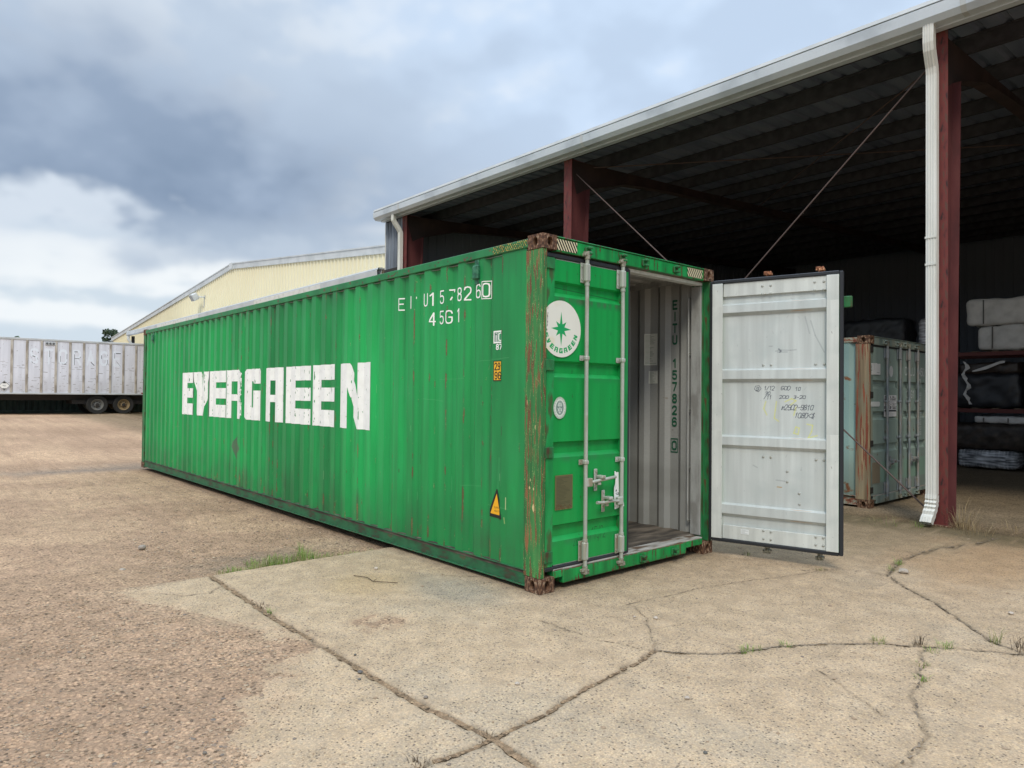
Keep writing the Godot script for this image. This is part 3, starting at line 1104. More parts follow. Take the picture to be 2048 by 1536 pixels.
func wall_decal(z0: float, z1: float, y0: float, y1: float, uvr: Rect2, phase: float, off := 0.003) -> MB:
	# a print that follows the corrugated side facing -x; z0 < z1, picture's left at z0
	var b := mb()
	var ks := knots(-z1, -z0, phase)
	for i in ks.size() - 1:
		var sa := ks[i].x
		var sb := ks[i + 1].x
		var xa := 0.012 + ks[i].y - off
		var xb := 0.012 + ks[i + 1].y - off
		var ua := (-sa - z0) / (z1 - z0)
		var ub := (-sb - z0) / (z1 - z0)
		var r := Rect2(uvr.position.x + uvr.size.x * ub, uvr.position.y, uvr.size.x * (ua - ub), uvr.size.y)
		b.quad_uv(Vector3(xb, y0, -sb), Vector3(xa, y0, -sa), Vector3(xa, y1, -sa), Vector3(xb, y1, -sb), r, Vector3(-1, 0, 0))
	return b


func casting(parent: Node, at: Vector3, dx: float, dy: float, dz: float, mat: Material) -> void:
	# at: the container's outer corner; dx, dy, dz point into it
	var w := 0.162
	var hh := 0.118
	var l := 0.178
	var b := mb()
	var mid := at + Vector3(dx * w, dy * hh, dz * l) * 0.5
	var ex := Vector3(-dx, 0, 0)
	var ez := Vector3(0, 0, -dz)
	# end face, side face, top or bottom face
	b.holed(mid + ez * l / 2, Vector3(1, 0, 0) * -dz, Vector3.UP, w / 2, hh / 2, Vector2(0.0, 0.0), 0.031, 0.040, 0.09)
	b.holed(mid + ex * w / 2, Vector3(0, 0, 1) * dx, Vector3.UP, l / 2, hh / 2, Vector2(0.0, 0.0), 0.028, 0.040, 0.09)
	b.holed(mid + Vector3(0, -dy * hh / 2, 0), Vector3(1, 0, 0), Vector3(0, 0, 1) * dy, w / 2, l / 2, Vector2.ZERO, 0.035, 0.06, 0.07)
	b.quad(mid + Vector3(dx * w, -hh, -l) / 2, mid + Vector3(dx * w, hh, -l) / 2, mid + Vector3(dx * w, hh, l) / 2, mid + Vector3(dx * w, -hh, l) / 2, Vector3(dx, 0, 0))
	b.quad(mid + Vector3(-w, -hh, dz * l) / 2, mid + Vector3(w, -hh, dz * l) / 2, mid + Vector3(w, hh, dz * l) / 2, mid + Vector3(-w, hh, dz * l) / 2, Vector3(0, 0, dz))
	b.quad(mid + Vector3(-w, dy * hh, -l) / 2, mid + Vector3(w, dy * hh, -l) / 2, mid + Vector3(w, dy * hh, l) / 2, mid + Vector3(-w, dy * hh, l) / 2, Vector3(0, dy, 0))
	part("corner_casting", b, mat, parent)


func door(parent: Node3D, sg: float, wide: float, y0: float, y1: float, look: Dictionary, ribs: Array, rods: Array, bolts: Array, called: String) -> Node3D:
	# hinge at x = 0, the leaf runs towards sg * x, its outer face at z = 0
	var d := Node3D.new()
	d.name = called
	parent.add_child(d, true)
	var X := func(h: float) -> float: return sg * h
	var st := mb()
	# stiles and end rails as hollow-section steel
	var side := 0.10
	var rail := 0.135
	for q in [[0.0, 0.085, y0, y1], [wide - side, wide, y0, y1]]:
		st.box(Vector3(minf(X.call(q[0]), X.call(q[1])), q[2], -0.052), Vector3(maxf(X.call(q[0]), X.call(q[1])), q[3], 0.0), 0.004)
	part("door_frame", st, look.door, d)
	# the ribbed sheet
	var prof_out := PackedVector2Array()
	prof_out.append(Vector2(y0 + 0.01, -0.006))
	for r in ribs:
		prof_out.append(Vector2(r[0] - 0.022, -0.006))
		prof_out.append(Vector2(r[0] + 0.012, -0.040))
		prof_out.append(Vector2(r[1] - 0.012, -0.040))
		prof_out.append(Vector2(r[1] + 0.004, -0.006))
	prof_out.append(Vector2(y1 - 0.01, -0.006))
	var xa := 0.085
	var xb := wide - side
	var fb := mb(Vector3(minf(X.call(0.0), X.call(wide)), y0, 0), Vector3(wide, y1 - y0, 1))
	var ib := mb(Vector3(minf(X.call(0.0), X.call(wide)), y0, 0), Vector3(wide, y1 - y0, 1))
	for i in prof_out.size() - 1:
		var a := prof_out[i]
		var b := prof_out[i + 1]
		var tilt := Vector3(0, -(b.y - a.y), b.x - a.x).normalized()
		fb.quad(Vector3(X.call(xa), a.x, a.y), Vector3(X.call(xb), a.x, a.y), Vector3(X.call(xb), b.x, b.y), Vector3(X.call(xa), b.x, b.y), tilt)
		var t2 := Vector3(0, 0, -0.004)
		ib.quad(Vector3(X.call(xa), a.x, a.y) + t2, Vector3(X.call(xb), a.x, a.y) + t2, Vector3(X.call(xb), b.x, b.y) + t2, Vector3(X.call(xa), b.x, b.y) + t2, -tilt)
	part("door_panel", fb, look.door_sheet, d)
	part("inner_panel", ib, look.door_inner, d)
	# inside: the white faces of stiles and the flat strengthening plates at top and bottom
	var inn := mb()
	for q in [[0.0, 0.105], [wide - side - 0.006, wide]]:
		inn.box(Vector3(minf(X.call(q[0]), X.call(q[1])), y0, -0.058), Vector3(maxf(X.call(q[0]), X.call(q[1])), y1, -0.0521), 0.002)
	part("inner_stile", inn, look.inner, d)
	for q in [[y1 - rail, y1], [y0, y0 + rail]]:
		var pb := mb()
		pb.box(Vector3(minf(X.call(xa + 0.02), X.call(xb - 0.007)), q[0], -0.036), Vector3(maxf(X.call(xa + 0.02), X.call(xb - 0.007)), q[1], -0.012), 0.003)
		part("inner_plate", pb, look.inner, d)
	# rubber seal round the leaf
	var gk := mb()
	for q in [[-0.028, -0.001, y0 - 0.03, y1 + 0.03], [wide + 0.001, wide + 0.036, y0 - 0.03, y1 + 0.03], [-0.001, wide + 0.001, y0 - 0.034, y0 - 0.001], [-0.001, wide + 0.001, y1 + 0.001, y1 + 0.036]]:
		gk.box(Vector3(minf(X.call(q[0]), X.call(q[1])), q[2], -0.050), Vector3(maxf(X.call(q[0]), X.call(q[1])), q[3], 0.003 if q[0] == -0.001 else -0.010), 0.006)
	part("rubber_seal", gk, M.rubber, d)
	for y in [y0 + 0.085, (y0 + y1) / 2 - 0.33, (y0 + y1) / 2 + 0.38, y1 - 0.05]:
		var hb := mb()
		hb.box(Vector3(minf(X.call(-0.035), X.call(0.075)), y - 0.045, 0.001), Vector3(maxf(X.call(-0.035), X.call(0.075)), y + 0.045, 0.014), 0.003)
		hb.tube([Vector3(X.call(-0.035), y - 0.055, 0.004), Vector3(X.call(-0.035), y + 0.055, 0.004)], 0.013, 10)
		part("hinge", hb, look.hinge, d)
	for r in rods:
		var h: float = r.h
		var x: float = X.call(h)
		var rb := mb()
		rb.tube([Vector3(x, y0 - 0.06, 0.034), Vector3(x, y1 + 0.05, 0.034)], 0.0175, 12)
		for q in [y0 + 0.185, y1 - 0.175]:
			rb.tube([Vector3(x, q - 0.02, 0.034), Vector3(x, q, 0.034)], 0.022, 12)
		part("locking_rod", rb, look.rod, d)
		for q in [[y0 + 0.085, 0.085], [y1 - 0.085, 0.085]]:
			var g := mb()
			g.box(Vector3(x - 0.052, q[0] - q[1], 0.001), Vector3(x + 0.052, q[0] + q[1], 0.009), 0.003)
			g.box(Vector3(x - 0.030, q[0] - q[1] + 0.004, 0.009), Vector3(x + 0.030, q[0] + q[1] - 0.004, 0.056), 0.014)
			for sx in [-0.041, 0.041]:
				for sy in [-0.055, 0.055]:
					g.tube([Vector3(x + sx, q[0] + sy, 0.008), Vector3(x + sx, q[0] + sy, 0.015)], 0.009, 8)
			part("rod_guide", g, look.rod, d)
		for q in [y0 + 0.832, y1 - 0.809]:
			var g := mb()
			g.box(Vector3(x - 0.054, q - 0.022, 0.001), Vector3(x + 0.050, q + 0.022, 0.009), 0.002)
			g.box(Vector3(x - 0.024, q - 0.021, 0.009), Vector3(x + 0.024, q + 0.021, 0.056), 0.010)
			g.tube([Vector3(x - 0.040, q, 0.008), Vector3(x - 0.040, q, 0.014)], 0.009, 8)
			part("rod_clamp", g, look.rod, d)
		for q in [[y1 + 0.05, 1.0], [y0 - 0.06, -1.0]]:
			var cam_mat: Material = look.cam if q[1] > 0.0 else M.galv_dirty
			var g := mb()
			g.tube([Vector3(x, q[0] - 0.02 * q[1], 0.034), Vector3(x, q[0] + 0.045 * q[1], 0.034)], 0.024, 10)
			g.box(Vector3(x - 0.038, q[0] + minf(0.005 * q[1], 0.03 * q[1]), -0.006), Vector3(x + 0.012, q[0] + maxf(0.005 * q[1], 0.03 * q[1]), 0.046), 0.004)
			g.box(Vector3(x - 0.004, q[0] + minf(0.012 * q[1], 0.05 * q[1]), 0.02), Vector3(x + 0.044, q[0] + maxf(0.012 * q[1], 0.05 * q[1]), 0.05), 0.005)
			g.tube([Vector3(x - 0.03, q[0] + 0.038 * q[1], 0.02), Vector3(x + 0.034, q[0] + 0.030 * q[1], 0.03)], 0.011, 8)
			part("rod_cam", g, cam_mat, d)
		if r.has("handle"):
			var hy: float = r.handle
			var dir: float = r.dir * sg
			var g := mb()
			g.box(Vector3(minf(x, x + dir * 0.07), hy - 0.035, 0.022), Vector3(maxf(x, x + dir * 0.07), hy + 0.035, 0.058), 0.006)
			var tilt: float = r.get("tilt", 0.0)
			g.tube([Vector3(x + dir * 0.06, hy, 0.05), Vector3(x + dir * 0.16, hy + 0.012, 0.056), Vector3(x + dir * 0.24, hy + 0.012 + tilt, 0.060), Vector3(x + dir * 0.355, hy + 0.022 + tilt, 0.062)], 0.0135, 10)
			part("door_handle", g, look.rod, d)
			var cx: float = x + dir * r.get("catch", 0.16)
			var ct := mb()
			ct.box(Vector3(cx - 0.021, hy - 0.085, 0.001), Vector3(cx + 0.021, hy + 0.105, 0.012), 0.005)
			ct.box(Vector3(cx - 0.018, hy - 0.030, 0.012), Vector3(cx + 0.018, hy - 0.005, 0.060), 0.005)
			ct.box(Vector3(minf(cx, cx + 0.05), hy + 0.025, 0.012), Vector3(maxf(cx, cx + 0.05), hy + 0.052, 0.085), 0.006)
			for q in [-0.065, 0.085]:
				ct.tube([Vector3(cx, hy + q, 0.010), Vector3(cx, hy + q, 0.018)], 0.011, 8)
			part("handle_catch", ct, look.rod, d)
	for q in bolts:
		var g := mb()
		var zz: float = q[2]
		for k in 10:
			var t0 := TAU * k / 10
			var t1 := TAU * (k + 1) / 10
			for lv in [[0.013, 0.0, 0.009, 0.007], [0.009, 0.007, 0.0, 0.0095]]:
				var c := Vector3(X.call(q[0]), q[1], zz)
				var m := Vector3(0, 0, -1)
				var p0: Vector3 = c + Vector3(cos(t0), sin(t0), 0) * lv[0] + m * lv[1]
				var p1: Vector3 = c + Vector3(cos(t1), sin(t1), 0) * lv[0] + m * lv[1]
				var p2: Vector3 = c + Vector3(cos(t1), sin(t1), 0) * lv[2] + m * lv[3]
				var p3: Vector3 = c + Vector3(cos(t0), sin(t0), 0) * lv[2] + m * lv[3]
				g.quad(p0, p1, p2, p3, Vector3(cos(t0), sin(t0), -1.0))
		part("bolt", g, M.bolt, d)
	return d


func shell(root: Node3D, L: float, W: float, H: float, look: Dictionary, phase: float, in_phase: float) -> void:
	# everything but the doors: posts, castings, rails, sides, roof, floor, end wall
	for y in [[0.0, 1.0], [H, -1.0]]:
		for x in [[0.0, 1.0], [W, -1.0]]:
			for z in [[0.0, -1.0], [-L, 1.0]]:
				casting(root, Vector3(x[0], y[0], z[0]), x[1], y[1], z[1], look.cast)
	for x in [0, 1]:
		for e in [0, 1]:
			var b := mb(Vector3(0, 0, -0.25 if e == 0 else -L), Vector3(0.25, H, 0.25))
			var xa := 0.004 if x == 0 else W - 0.060
			var xb := 0.060 if x == 0 else W - 0.004
			if e == 0:
				b.box(Vector3(xa, 0.118, -0.205), Vector3(xb, H - 0.118, -0.006), 0.006)
				var ja := 0.060 if x == 0 else W - 0.085
				var jb := 0.085 if x == 0 else W - 0.060
				b.box(Vector3(ja, 0.118, -0.20), Vector3(jb, H - 0.118, -0.075), 0.004)
			else:
				b.box(Vector3(xa, 0.118, -L + 0.004), Vector3(xb, H - 0.118, -L + 0.17), 0.006)
			part("corner_post", b, look.post if (x == 0 and e == 0) else look.post2, root)
	for x in [0, 1]:
		var top := mb(Vector3(0, H - 0.2, -L), Vector3(1.0, 0.25, L))
		var bot := mb(Vector3(0, 0, -L), Vector3(1.0, 0.25, L))
		if x == 0:
			top.box(Vector3(0.0, H - 0.096, -L + 0.178), Vector3(0.062, H - 0.021, -0.178), 0.006)
			bot.box(Vector3(0.022, 0.043, -L + 0.178), Vector3(0.05, 0.157, -0.178))
			bot.box(Vector3(0.0, 0.031, -L + 0.178), Vector3(0.055, 0.0425, -0.178), 0.002)
			bot.box(Vector3(0.002, 0.1575, -L + 0.178), Vector3(0.062, 0.166, -0.178), 0.002)
		else:
			top.box(Vector3(W - 0.062, H - 0.096, -L + 0.178), Vector3(W, H - 0.021, -0.178), 0.006)
			bot.box(Vector3(W - 0.05, 0.043, -L + 0.178), Vector3(W - 0.022, 0.157, -0.178))
			bot.box(Vector3(W - 0.055, 0.031, -L + 0.178), Vector3(W, 0.0425, -0.178), 0.002)
			bot.box(Vector3(W - 0.062, 0.1575, -L + 0.178), Vector3(W - 0.002, 0.166, -0.178), 0.002)
		part("top_rail", top, look.rail, root)
		part("bottom_rail", bot, look.get("foot", look.rail), root)
	var ks := knots(0.205, L - 0.17, phase)
	var kr := knots(0.205, L - 0.17, in_phase)
	var span := Vector3(1, H, L)
	var org := Vector3(0, 0, -L)
	var up := Vector3(0, H - 0.166 - 0.094, 0)
	var lw := mb(org, span)
	lw.sheet(ks, Vector3(0.012, 0.166, 0), Vector3(0, 0, -1), Vector3(1, 0, 0), up, Vector3(-1, 0, 0))
	part("side_wall", lw, look.side, root)
	var lin := mb(org, span)
	lin.sheet(ks, Vector3(0.016, 0.166, 0), Vector3(0, 0, -1), Vector3(1, 0, 0), up, Vector3(1, 0, 0))
	part("inner_wall", lin, look.inside, root)
	var rw := mb(org, span)
	rw.sheet(kr, Vector3(W - 0.012, 0.166, 0), Vector3(0, 0, -1), Vector3(-1, 0, 0), up, Vector3(1, 0, 0))
	part("side_wall", rw, look.side2, root)
	var rin := mb(org, span)
	rin.sheet(kr, Vector3(W - 0.016, 0.166, 0), Vector3(0, 0, -1), Vector3(-1, 0, 0), up, Vector3(-1, 0, 0))
	part("inner_wall", rin, look.inside, root)
	var ew := mb()
	ew.sheet(knots(0.06, W - 0.06, 0.2), Vector3(0, 0.12, -L + 0.02), Vector3(1, 0, 0), Vector3(0, 0, 1), Vector3(0, H - 0.22, 0), Vector3(0, 0, -1))
	part("end_wall", ew, look.side2, root)
	var ei := mb()
	ei.sheet(knots(0.06, W - 0.06, 0.2), Vector3(0, 0.12, -L + 0.024), Vector3(1, 0, 0), Vector3(0, 0, 1), Vector3(0, H - 0.22, 0), Vector3(0, 0, 1))
	part("inner_end_wall", ei, look.inside, root)
	var roof := mb()
	roof.sheet(knots(0.06, L - 0.06, 0.1, 0.10, 0.02, 0.06, 0.018), Vector3(0.055, H - 0.04, 0), Vector3(0, 0, -1), Vector3(0, -1, 0), Vector3(W - 0.11, 0, 0), Vector3.UP)
	part("roof", roof, look.rail, root)
	var ceil := mb()
	ceil.sheet(knots(0.06, L - 0.06, 0.1, 0.10, 0.02, 0.06, 0.018), Vector3(0.058, H - 0.043, 0), Vector3(0, 0, -1), Vector3(0, -1, 0), Vector3(W - 0.116, 0, 0), Vector3.DOWN)
	part("inner_ceiling", ceil, look.inside, root)
	var fl := mb()
	fl.box(Vector3(0.018, 0.13, -L + 0.03), Vector3(W - 0.018, 0.170, -0.16))
	part("plywood_floor", fl, M.plywood, root)
	var cross := mb()
	for k in int(L / 0.4):
		cross.box(Vector3(0.056, 0.045, -0.3 - k * 0.4), Vector3(W - 0.056, 0.129, -0.25 - k * 0.4))
	part("floor_beams", cross, M.dark_steel, root)
	for x in [0, 1]:
		var lin2 := mb()
		var xa := 0.0625 if x == 0 else W - 0.068
		lin2.box(Vector3(xa, H - 0.105, -L + 0.18), Vector3(xa + 0.0055, H - 0.044, -0.162))
		lin2.box(Vector3(minf(xa, xa + 0.0055) - (0.045 if x == 0 else 0.0), H - 0.108, -L + 0.18), Vector3(xa + 0.0055 + (0.0 if x == 0 else 0.045), H - 0.1055, -0.162))
		part("inner_rail_lining", lin2, look.inside, root)
	# the door end's header and sill
	var hd := mb(Vector3(0, H - 0.2, 0), Vector3(W, 0.25, 1))
	hd.box(Vector3(0.164, H - 0.128, -0.10), Vector3(W - 0.164, H - 0.014, -0.008), 0.006)
	hd.box(Vector3(0.164, H - 0.0135, -0.12), Vector3(W - 0.164, H - 0.004, 0.0), 0.003)
	part("door_header", hd, look.header, root)
	var hi := mb()
	hi.box(Vector3(0.087, H - 0.160, -0.16), Vector3(W - 0.087, H - 0.129, -0.075), 0.003)
	part("header_lining", hi, look.inner, root)
	var sl := mb(Vector3(0, 0, 0), Vector3(W, 0.25, 1))
	sl.box(Vector3(0.272, 0.046, -0.10), Vector3(W - 0.44, 0.158, -0.008), 0.006)
	for q in [[0.163, 0.2715], [W - 0.4395, W - 0.163]]:
		sl.box(Vector3(q[0], 0.100, -0.09), Vector3(q[1], 0.1575, -0.010), 0.004)
	part("door_sill", sl, look.header, root)
	var tr := mb()
	tr.box(Vector3(0.163, 0.1585, -0.16), Vector3(W - 0.163, 0.172, -0.012), 0.002)
	part("threshold", tr, M.worn_sill, root)
	for q in [0.56, 0.53, 0.30, 0.155]:
		for yy in [H - 0.075, 0.10]:
			var g := mb()
			var x: float = W * q if q > 0.4 else W - W * q
			if q == 0.56:
				x = 1.30
			elif q == 0.53:
				x = 1.78
			elif yy < 1.0:
				continue
			else:
				x = 0.53 if q == 0.30 else 0.985
			g.box(Vector3(x - 0.035, yy - 0.03, -0.009), Vector3(x + 0.035, yy + 0.03, 0.012), 0.004)
			g.box(Vector3(x - 0.028, yy + 0.012, 0.012), Vector3(x + 0.022, yy + 0.032, 0.045), 0.005)
			g.box(Vector3(x - 0.022, yy - 0.034, 0.012), Vector3(x + 0.03, yy - 0.014, 0.040), 0.005)
			part("cam_keeper", g, look.keeper, root)


func green_container() -> void:
	var L := 12.192
	var W := 2.438
	var H := 2.896
	var root := thing("shipping_container", "long bright green corrugated shipping container with white block lettering and one door swung open", "shipping container")
	var green := c8(14, 148, 74)
	# the long side: rust and flaked paint along the bends, grime under the top rail and along the foot
	var w := 2048
	var h := 800
	var colw := PackedFloat32Array()
	colw.resize(w)
	var gcol := PackedFloat32Array()
	gcol.resize(w)
	rng.seed = 5
	var ks := knots(0.2, L - 0.17, 0.815)
	var heavy := {}
	for i in ks.size():
		heavy[i] = pow(rng.randf(), 3.0) * 0.20 + 0.015
	for x in w:
		var s := L - (x + 0.5) / w * L
		for i in ks.size():
			var dd := absf(ks[i].x - s)
			if dd < 0.03:
				colw[x] += heavy[i] * smoothstep(0.013, 0.003, dd) * 1.4
				gcol[x] += heavy[i] * 1.4 * smoothstep(0.03, 0.0, dd)
	var roww := PackedFloat32Array()
	roww.resize(h)
	var grow := PackedFloat32Array()
	grow.resize(h)
	for y in h:
		var m := H * (1.0 - (y + 0.5) / h)
		roww[y] = 0.09 * smoothstep(0.45, 0.17, m) + 0.03 * smoothstep(2.6, 2.8, m)
		grow[y] = 0.38 * smoothstep(0.8, 0.15, m) + 0.28 * smoothstep(2.5, 2.82, m) + 0.03
	var side := paint(w, h, green, {"colw": colw, "roww": roww, "grime_row": grow, "grime_col": gcol, "rust": 0.11, "streak": 0.11, "mottle": 0.09, "streak_freq": 0.035, "rust_freq": 0.10, "rust_squash": 8, "chips": 0.03, "fade": c8(70, 160, 104), "dirt": c8(58, 80, 50), "rust1": c8(92, 74, 44), "rust2": c8(124, 104, 66), "chip": c8(150, 160, 100)})
	# the welded sheets have weathered unevenly, and dirt has run down from the top rail in long streaks
	rng.seed = 7
	var tone := PackedFloat32Array()
	tone.resize(w)
	var sheets := []
	for k in 12:
		sheets.append(rng.randf_range(0.96, 1.08))
	for x in w:
		tone[x] = sheets[mini(11, int(x / (w / 11.0)))]
	var wide := field(w, h, 0.004, 3, 8)
	for y in h:
		for x in w:
			var i := (y * w + x) * 4
			var t := tone[x] * (1.0 + (wide[y * w + x] - 128) / 128.0 * 0.10)
			side.d[i] = clampi(int(side.d[i] * t), 0, 255)
			side.d[i + 1] = clampi(int(side.d[i + 1] * t), 0, 255)
			side.d[i + 2] = clampi(int(side.d[i + 2] * t), 0, 255)
	for k in 55:
		var x := rng.randf() * w
		var a := Vector2(x, h * 0.04)
		side.line([a, a + Vector2(rng.randf_range(-2, 2), rng.randf_range(30, 260))], rng.randf_range(0.8, 3.5), c8(52, 84, 50), rng.randf_range(0.06, 0.18))
	for k in 60:
		var a := Vector2(rng.randf() * w, h * rng.randf_range(0.55, 0.9))
		side.seg(a, a + Vector2(rng.randf_range(-3, 3), rng.randf_range(20, 160)), rng.randf_range(0.8, 4.0), c8(90, 176, 110) if k % 2 else c8(50, 100, 56), rng.randf_range(0.08, 0.22))
	for k in 14:
		var a := Vector2(rng.randf() * w, h * rng.randf_range(0.3, 0.85))
		side.seg(a, a + Vector2(rng.randf_range(-70, 70), rng.randf_range(-10, 10)), 0.8, c8(130, 170, 116), 0.4)
	# a grey primed repair, small white marks and scrapes
	var px := func(z: float, y: float) -> Vector2: return Vector2((z + L) / L * w, (1.0 - y / H) * h)
	side.poly(PackedVector2Array([px.call(-6.93, 0.76), px.call(-6.74, 0.98), px.call(-6.68, 0.82), px.call(-6.60, 0.74), px.call(-6.80, 0.56), px.call(-6.86, 0.70)]), c8(86, 100, 80), 0.85)
	side.rect(px.call(-11.72, 1.86).x, px.call(0, 2.07).y, px.call(-11.68, 0).x, px.call(0, 1.95).y, c8(226, 230, 222), 0.9)
	rng.seed = 11
	for k in 70:
		var a: Vector2 = px.call(rng.randf_range(-11.8, -0.3), rng.randf_range(0.25, 2.7))
		side.seg(a, a + Vector2(rng.randf_range(-0.5, 0.5), rng.randf_range(4, 40)), 0.6, c8(150, 186, 130) if k % 3 else c8(86, 70, 48), rng.randf_range(0.25, 0.8))
	side.seg(px.call(-0.44, 0.72), px.call(-0.44, 0.62), 1.0, c8(196, 190, 140), 0.9)
	side.seg(px.call(-0.46, 0.55), px.call(-0.45, 0.50), 1.0, c8(190, 180, 110), 0.8)
	var post := paint(128, 1024, c8(50, 122, 62), {"rust": 0.39, "rust_freq": 0.07, "rust_squash": 8, "streak": 0.22, "chips": 0.06, "mottle": 0.22, "fade": c8(104, 124, 72), "rust1": c8(92, 64, 40), "rust2": c8(150, 104, 64), "chip": c8(200, 178, 122), "colw": bump_row(128, 0.36, 0.22, 0.16)})
	for q in [[92, 240, 11, 13], [66, 296, 7, 6], [92, 294, 7, 6], [70, 318, 4, 8], [100, 470, 4, 8], [44, 540, 3, 10]]:
		var chip := PackedVector2Array()
		for k in 9:
			var t := TAU * k / 9.0
			chip.append(Vector2(q[0] * 0.9 + cos(t) * q[2] * rng.randf_range(0.45, 0.8), 1024 - q[1] + sin(t) * q[3] * rng.randf_range(0.5, 1.0)))
		post.poly(chip, c8(214, 188, 138), 0.9)
	var rail := paint(2048, 64, c8(24, 120, 66), {"rust": 0.30, "rust_freq": 0.05, "rust_squash": 1, "streak": 0.1, "mottle": 0.2, "fade": c8(60, 130, 80), "dirt": c8(70, 70, 54), "grime_row": ramp_row(64, 0.1, 0.35), "rust1": c8(82, 62, 42), "rust2": c8(116, 92, 62)})
	var header := paint(1024, 64, c8(14, 134, 64), {"rust": 0.30, "rust_freq": 0.05, "rust_squash": 4, "roww": ramp_row(64, 0.10, 0.28), "streak": 0.18, "grime_row": ramp_row(64, 0.30, 0.55), "dirt": c8(62, 60, 40), "mottle": 0.15, "rust1": c8(72, 46, 30), "rust2": c8(112, 72, 44)})
	var dr := ramp_row(1024, 0.0, 0.0)
	for r in [2.42, 1.77, 1.105, 0.42]:
		for y in 1024:
			var m := 0.195 + 2.52 * (1.0 - y / 1024.0)
			dr[y] += (0.55 if r > 2.0 else 0.22) * smoothstep(0.055, 0.0, absf(m - r + 0.035))
	var dp := paint(512, 1024, c8(8, 148, 68), {"rust": 0.12, "rust_freq": 0.05, "streak": 0.05, "mottle": 0.05, "grime_row": dr, "fade": c8(40, 150, 90), "dirt": c8(92, 88, 70), "rust1": c8(60, 48, 30), "rust2": c8(96, 64, 40)})
	rng.seed = 21
	write(dp, "Z6W1/1", 165, 935, 14, 34, 5, 0.8, c8(16, 62, 36), 0.2, 0.8, 0.05)
	write(dp, "15/2", 292, 920, 15, 38, 5, 1.0, c8(12, 52, 32), 0.15, 0.9, 0.05)
	dp.seg(Vector2(40, 95), Vector2(480, 110), 1.0, c8(20, 60, 34), 0.8)
	for k in 26:
		var a := Vector2(rng.randf_range(10, 500), rng.randf_range(20, 1000))
		dp.seg(a, a + Vector2(rng.randf_range(-2, 2), rng.randf_range(2, 14)), 1.2, c8(30, 62, 34), 0.8)
	for k in 5:
		var a := Vector2(rng.randf_range(40, 480), rng.randf_range(10, 90))
		dp.seg(a, a + Vector2(0, rng.randf_range(40, 120)), 3.0, c8(92, 92, 56), 0.35)
	var iw := paint(512, 1024, c8(196, 202, 201), {"rust": 0.085, "rust1": c8(150, 152, 152), "rust2": c8(128, 132, 136), "rust_freq": 0.05, "rust_squash": 1, "streak": 0.07, "mottle": 0.20, "mottle_freq": 0.006, "fade": c8(180, 190, 190), "grime_row": ramp_row(1024, 0.02, 0.10), "dirt": c8(120, 124, 122)})
	scribbles(iw)
	var plainwhite := paint(512, 512, c8(202, 206, 202), {"rust": 0.12, "streak": 0.08, "mottle": 0.16, "fade": c8(172, 180, 178), "rust1": c8(116, 120, 124), "rust2": c8(150, 140, 126), "rust_freq": 0.05, "rust_squash": 2})
	var inside := paint(1024, 512, c8(158, 160, 158), {"rust": 0.13, "streak": 0.10, "mottle": 0.3, "fade": c8(128, 130, 126), "grime_row": ramp_row(512, 0.05, 0.28), "dirt": c8(96, 92, 84), "rust1": c8(110, 98, 88), "rust2": c8(140, 122, 104), "rust_freq": 0.04})
	var look := {
		"side": tex_mat(side.tex(), 0.5), "post": tex_mat(post.tex(), 0.65), "rail": tex_mat(rail.tex(), 0.55), "header": tex_mat(header.tex(), 0.5),
		"door_sheet": tex_mat(dp.tex(), 0.45), "door_inner": tex_mat(iw.tex(), 0.5), "inside": tex_mat(inside.tex(), 0.65), "cast": M.rust, "rod": M.galv, "cam": M.galv_dirty,
		"hinge": M.green_worn, "keeper": M.green_worn, "door": M.green_plain,
	}
	var inner := tex_mat(plainwhite.tex(), 0.5)
	inner.uv1_triplanar = true
	inner.uv1_scale = Vector3.ONE * 0.8
	look.inner = inner
	look.foot = tri_mat(two_tone(512, 512, [[0.18, c8(62, 62, 44)], [0.34, c8(40, 84, 56)], [0.55, c8(32, 98, 60)], [0.74, c8(42, 104, 68)], [0.84, c8(84, 76, 52)]], 0.02, 5, 1, 2, 0.04), 0.8, 0.6)
	look.post2 = M.green_worn
	look.side2 = M.green_plain
	shell(root, L, W, H, look, 0.815, 0.46)
	var ribs := [[0.415, 0.525], [1.10, 1.205], [1.76, 1.87], [2.425, 2.525]]
	var rods := [{"h": 0.435, "handle": 0.855, "dir": 1.0, "tilt": 0.006, "catch": 0.155}, {"h": 0.905, "handle": 0.665, "dir": -1.0, "tilt": -0.008, "catch": 0.215}]
	var left := door(root, 1.0, 1.025, 0.195, 2.715, look, ribs, rods, [], "closed_door")
	left.position = Vector3(0.075, 0, -0.02)
	left.set_meta("label", "closed green door leaf with round logo and grey locking rods")
	stickers(left)
	# the other leaf, swung out past a right angle on its hinges, its white inner side towards the viewer
	var look2 := look.duplicate()
	look2.cam = M.rust_pale
	var bolts := []
	for q in [[0.49, 2.682], [0.569, 2.682], [0.49, 2.605], [0.569, 2.605], [0.97, 2.681], [1.05, 2.681], [0.97, 2.605], [1.05, 2.605], [0.51, 0.292], [0.58, 0.288], [0.51, 0.214], [0.58, 0.214], [0.985, 0.289], [1.05, 0.289], [0.985, 0.216], [1.05, 0.216]]:
		bolts.append([q[0], q[1], -0.036])
	for q in [[0.494, 1.907], [0.569, 1.907], [0.975, 1.907], [1.05, 1.907], [0.498, 1.008], [0.57, 1.008], [0.98, 1.008], [1.05, 1.008], [0.722, 0.881], [0.723, 0.782], [0.832, 0.679], [0.835, 0.577]]:
		bolts.append([q[0], q[1], -0.0105])
	var rods2 := [{"h": 0.53, "handle": 0.665, "dir": 1.0, "catch": 0.215}, {"h": 1.01, "handle": 0.855, "dir": -1.0, "catch": 0.155}]
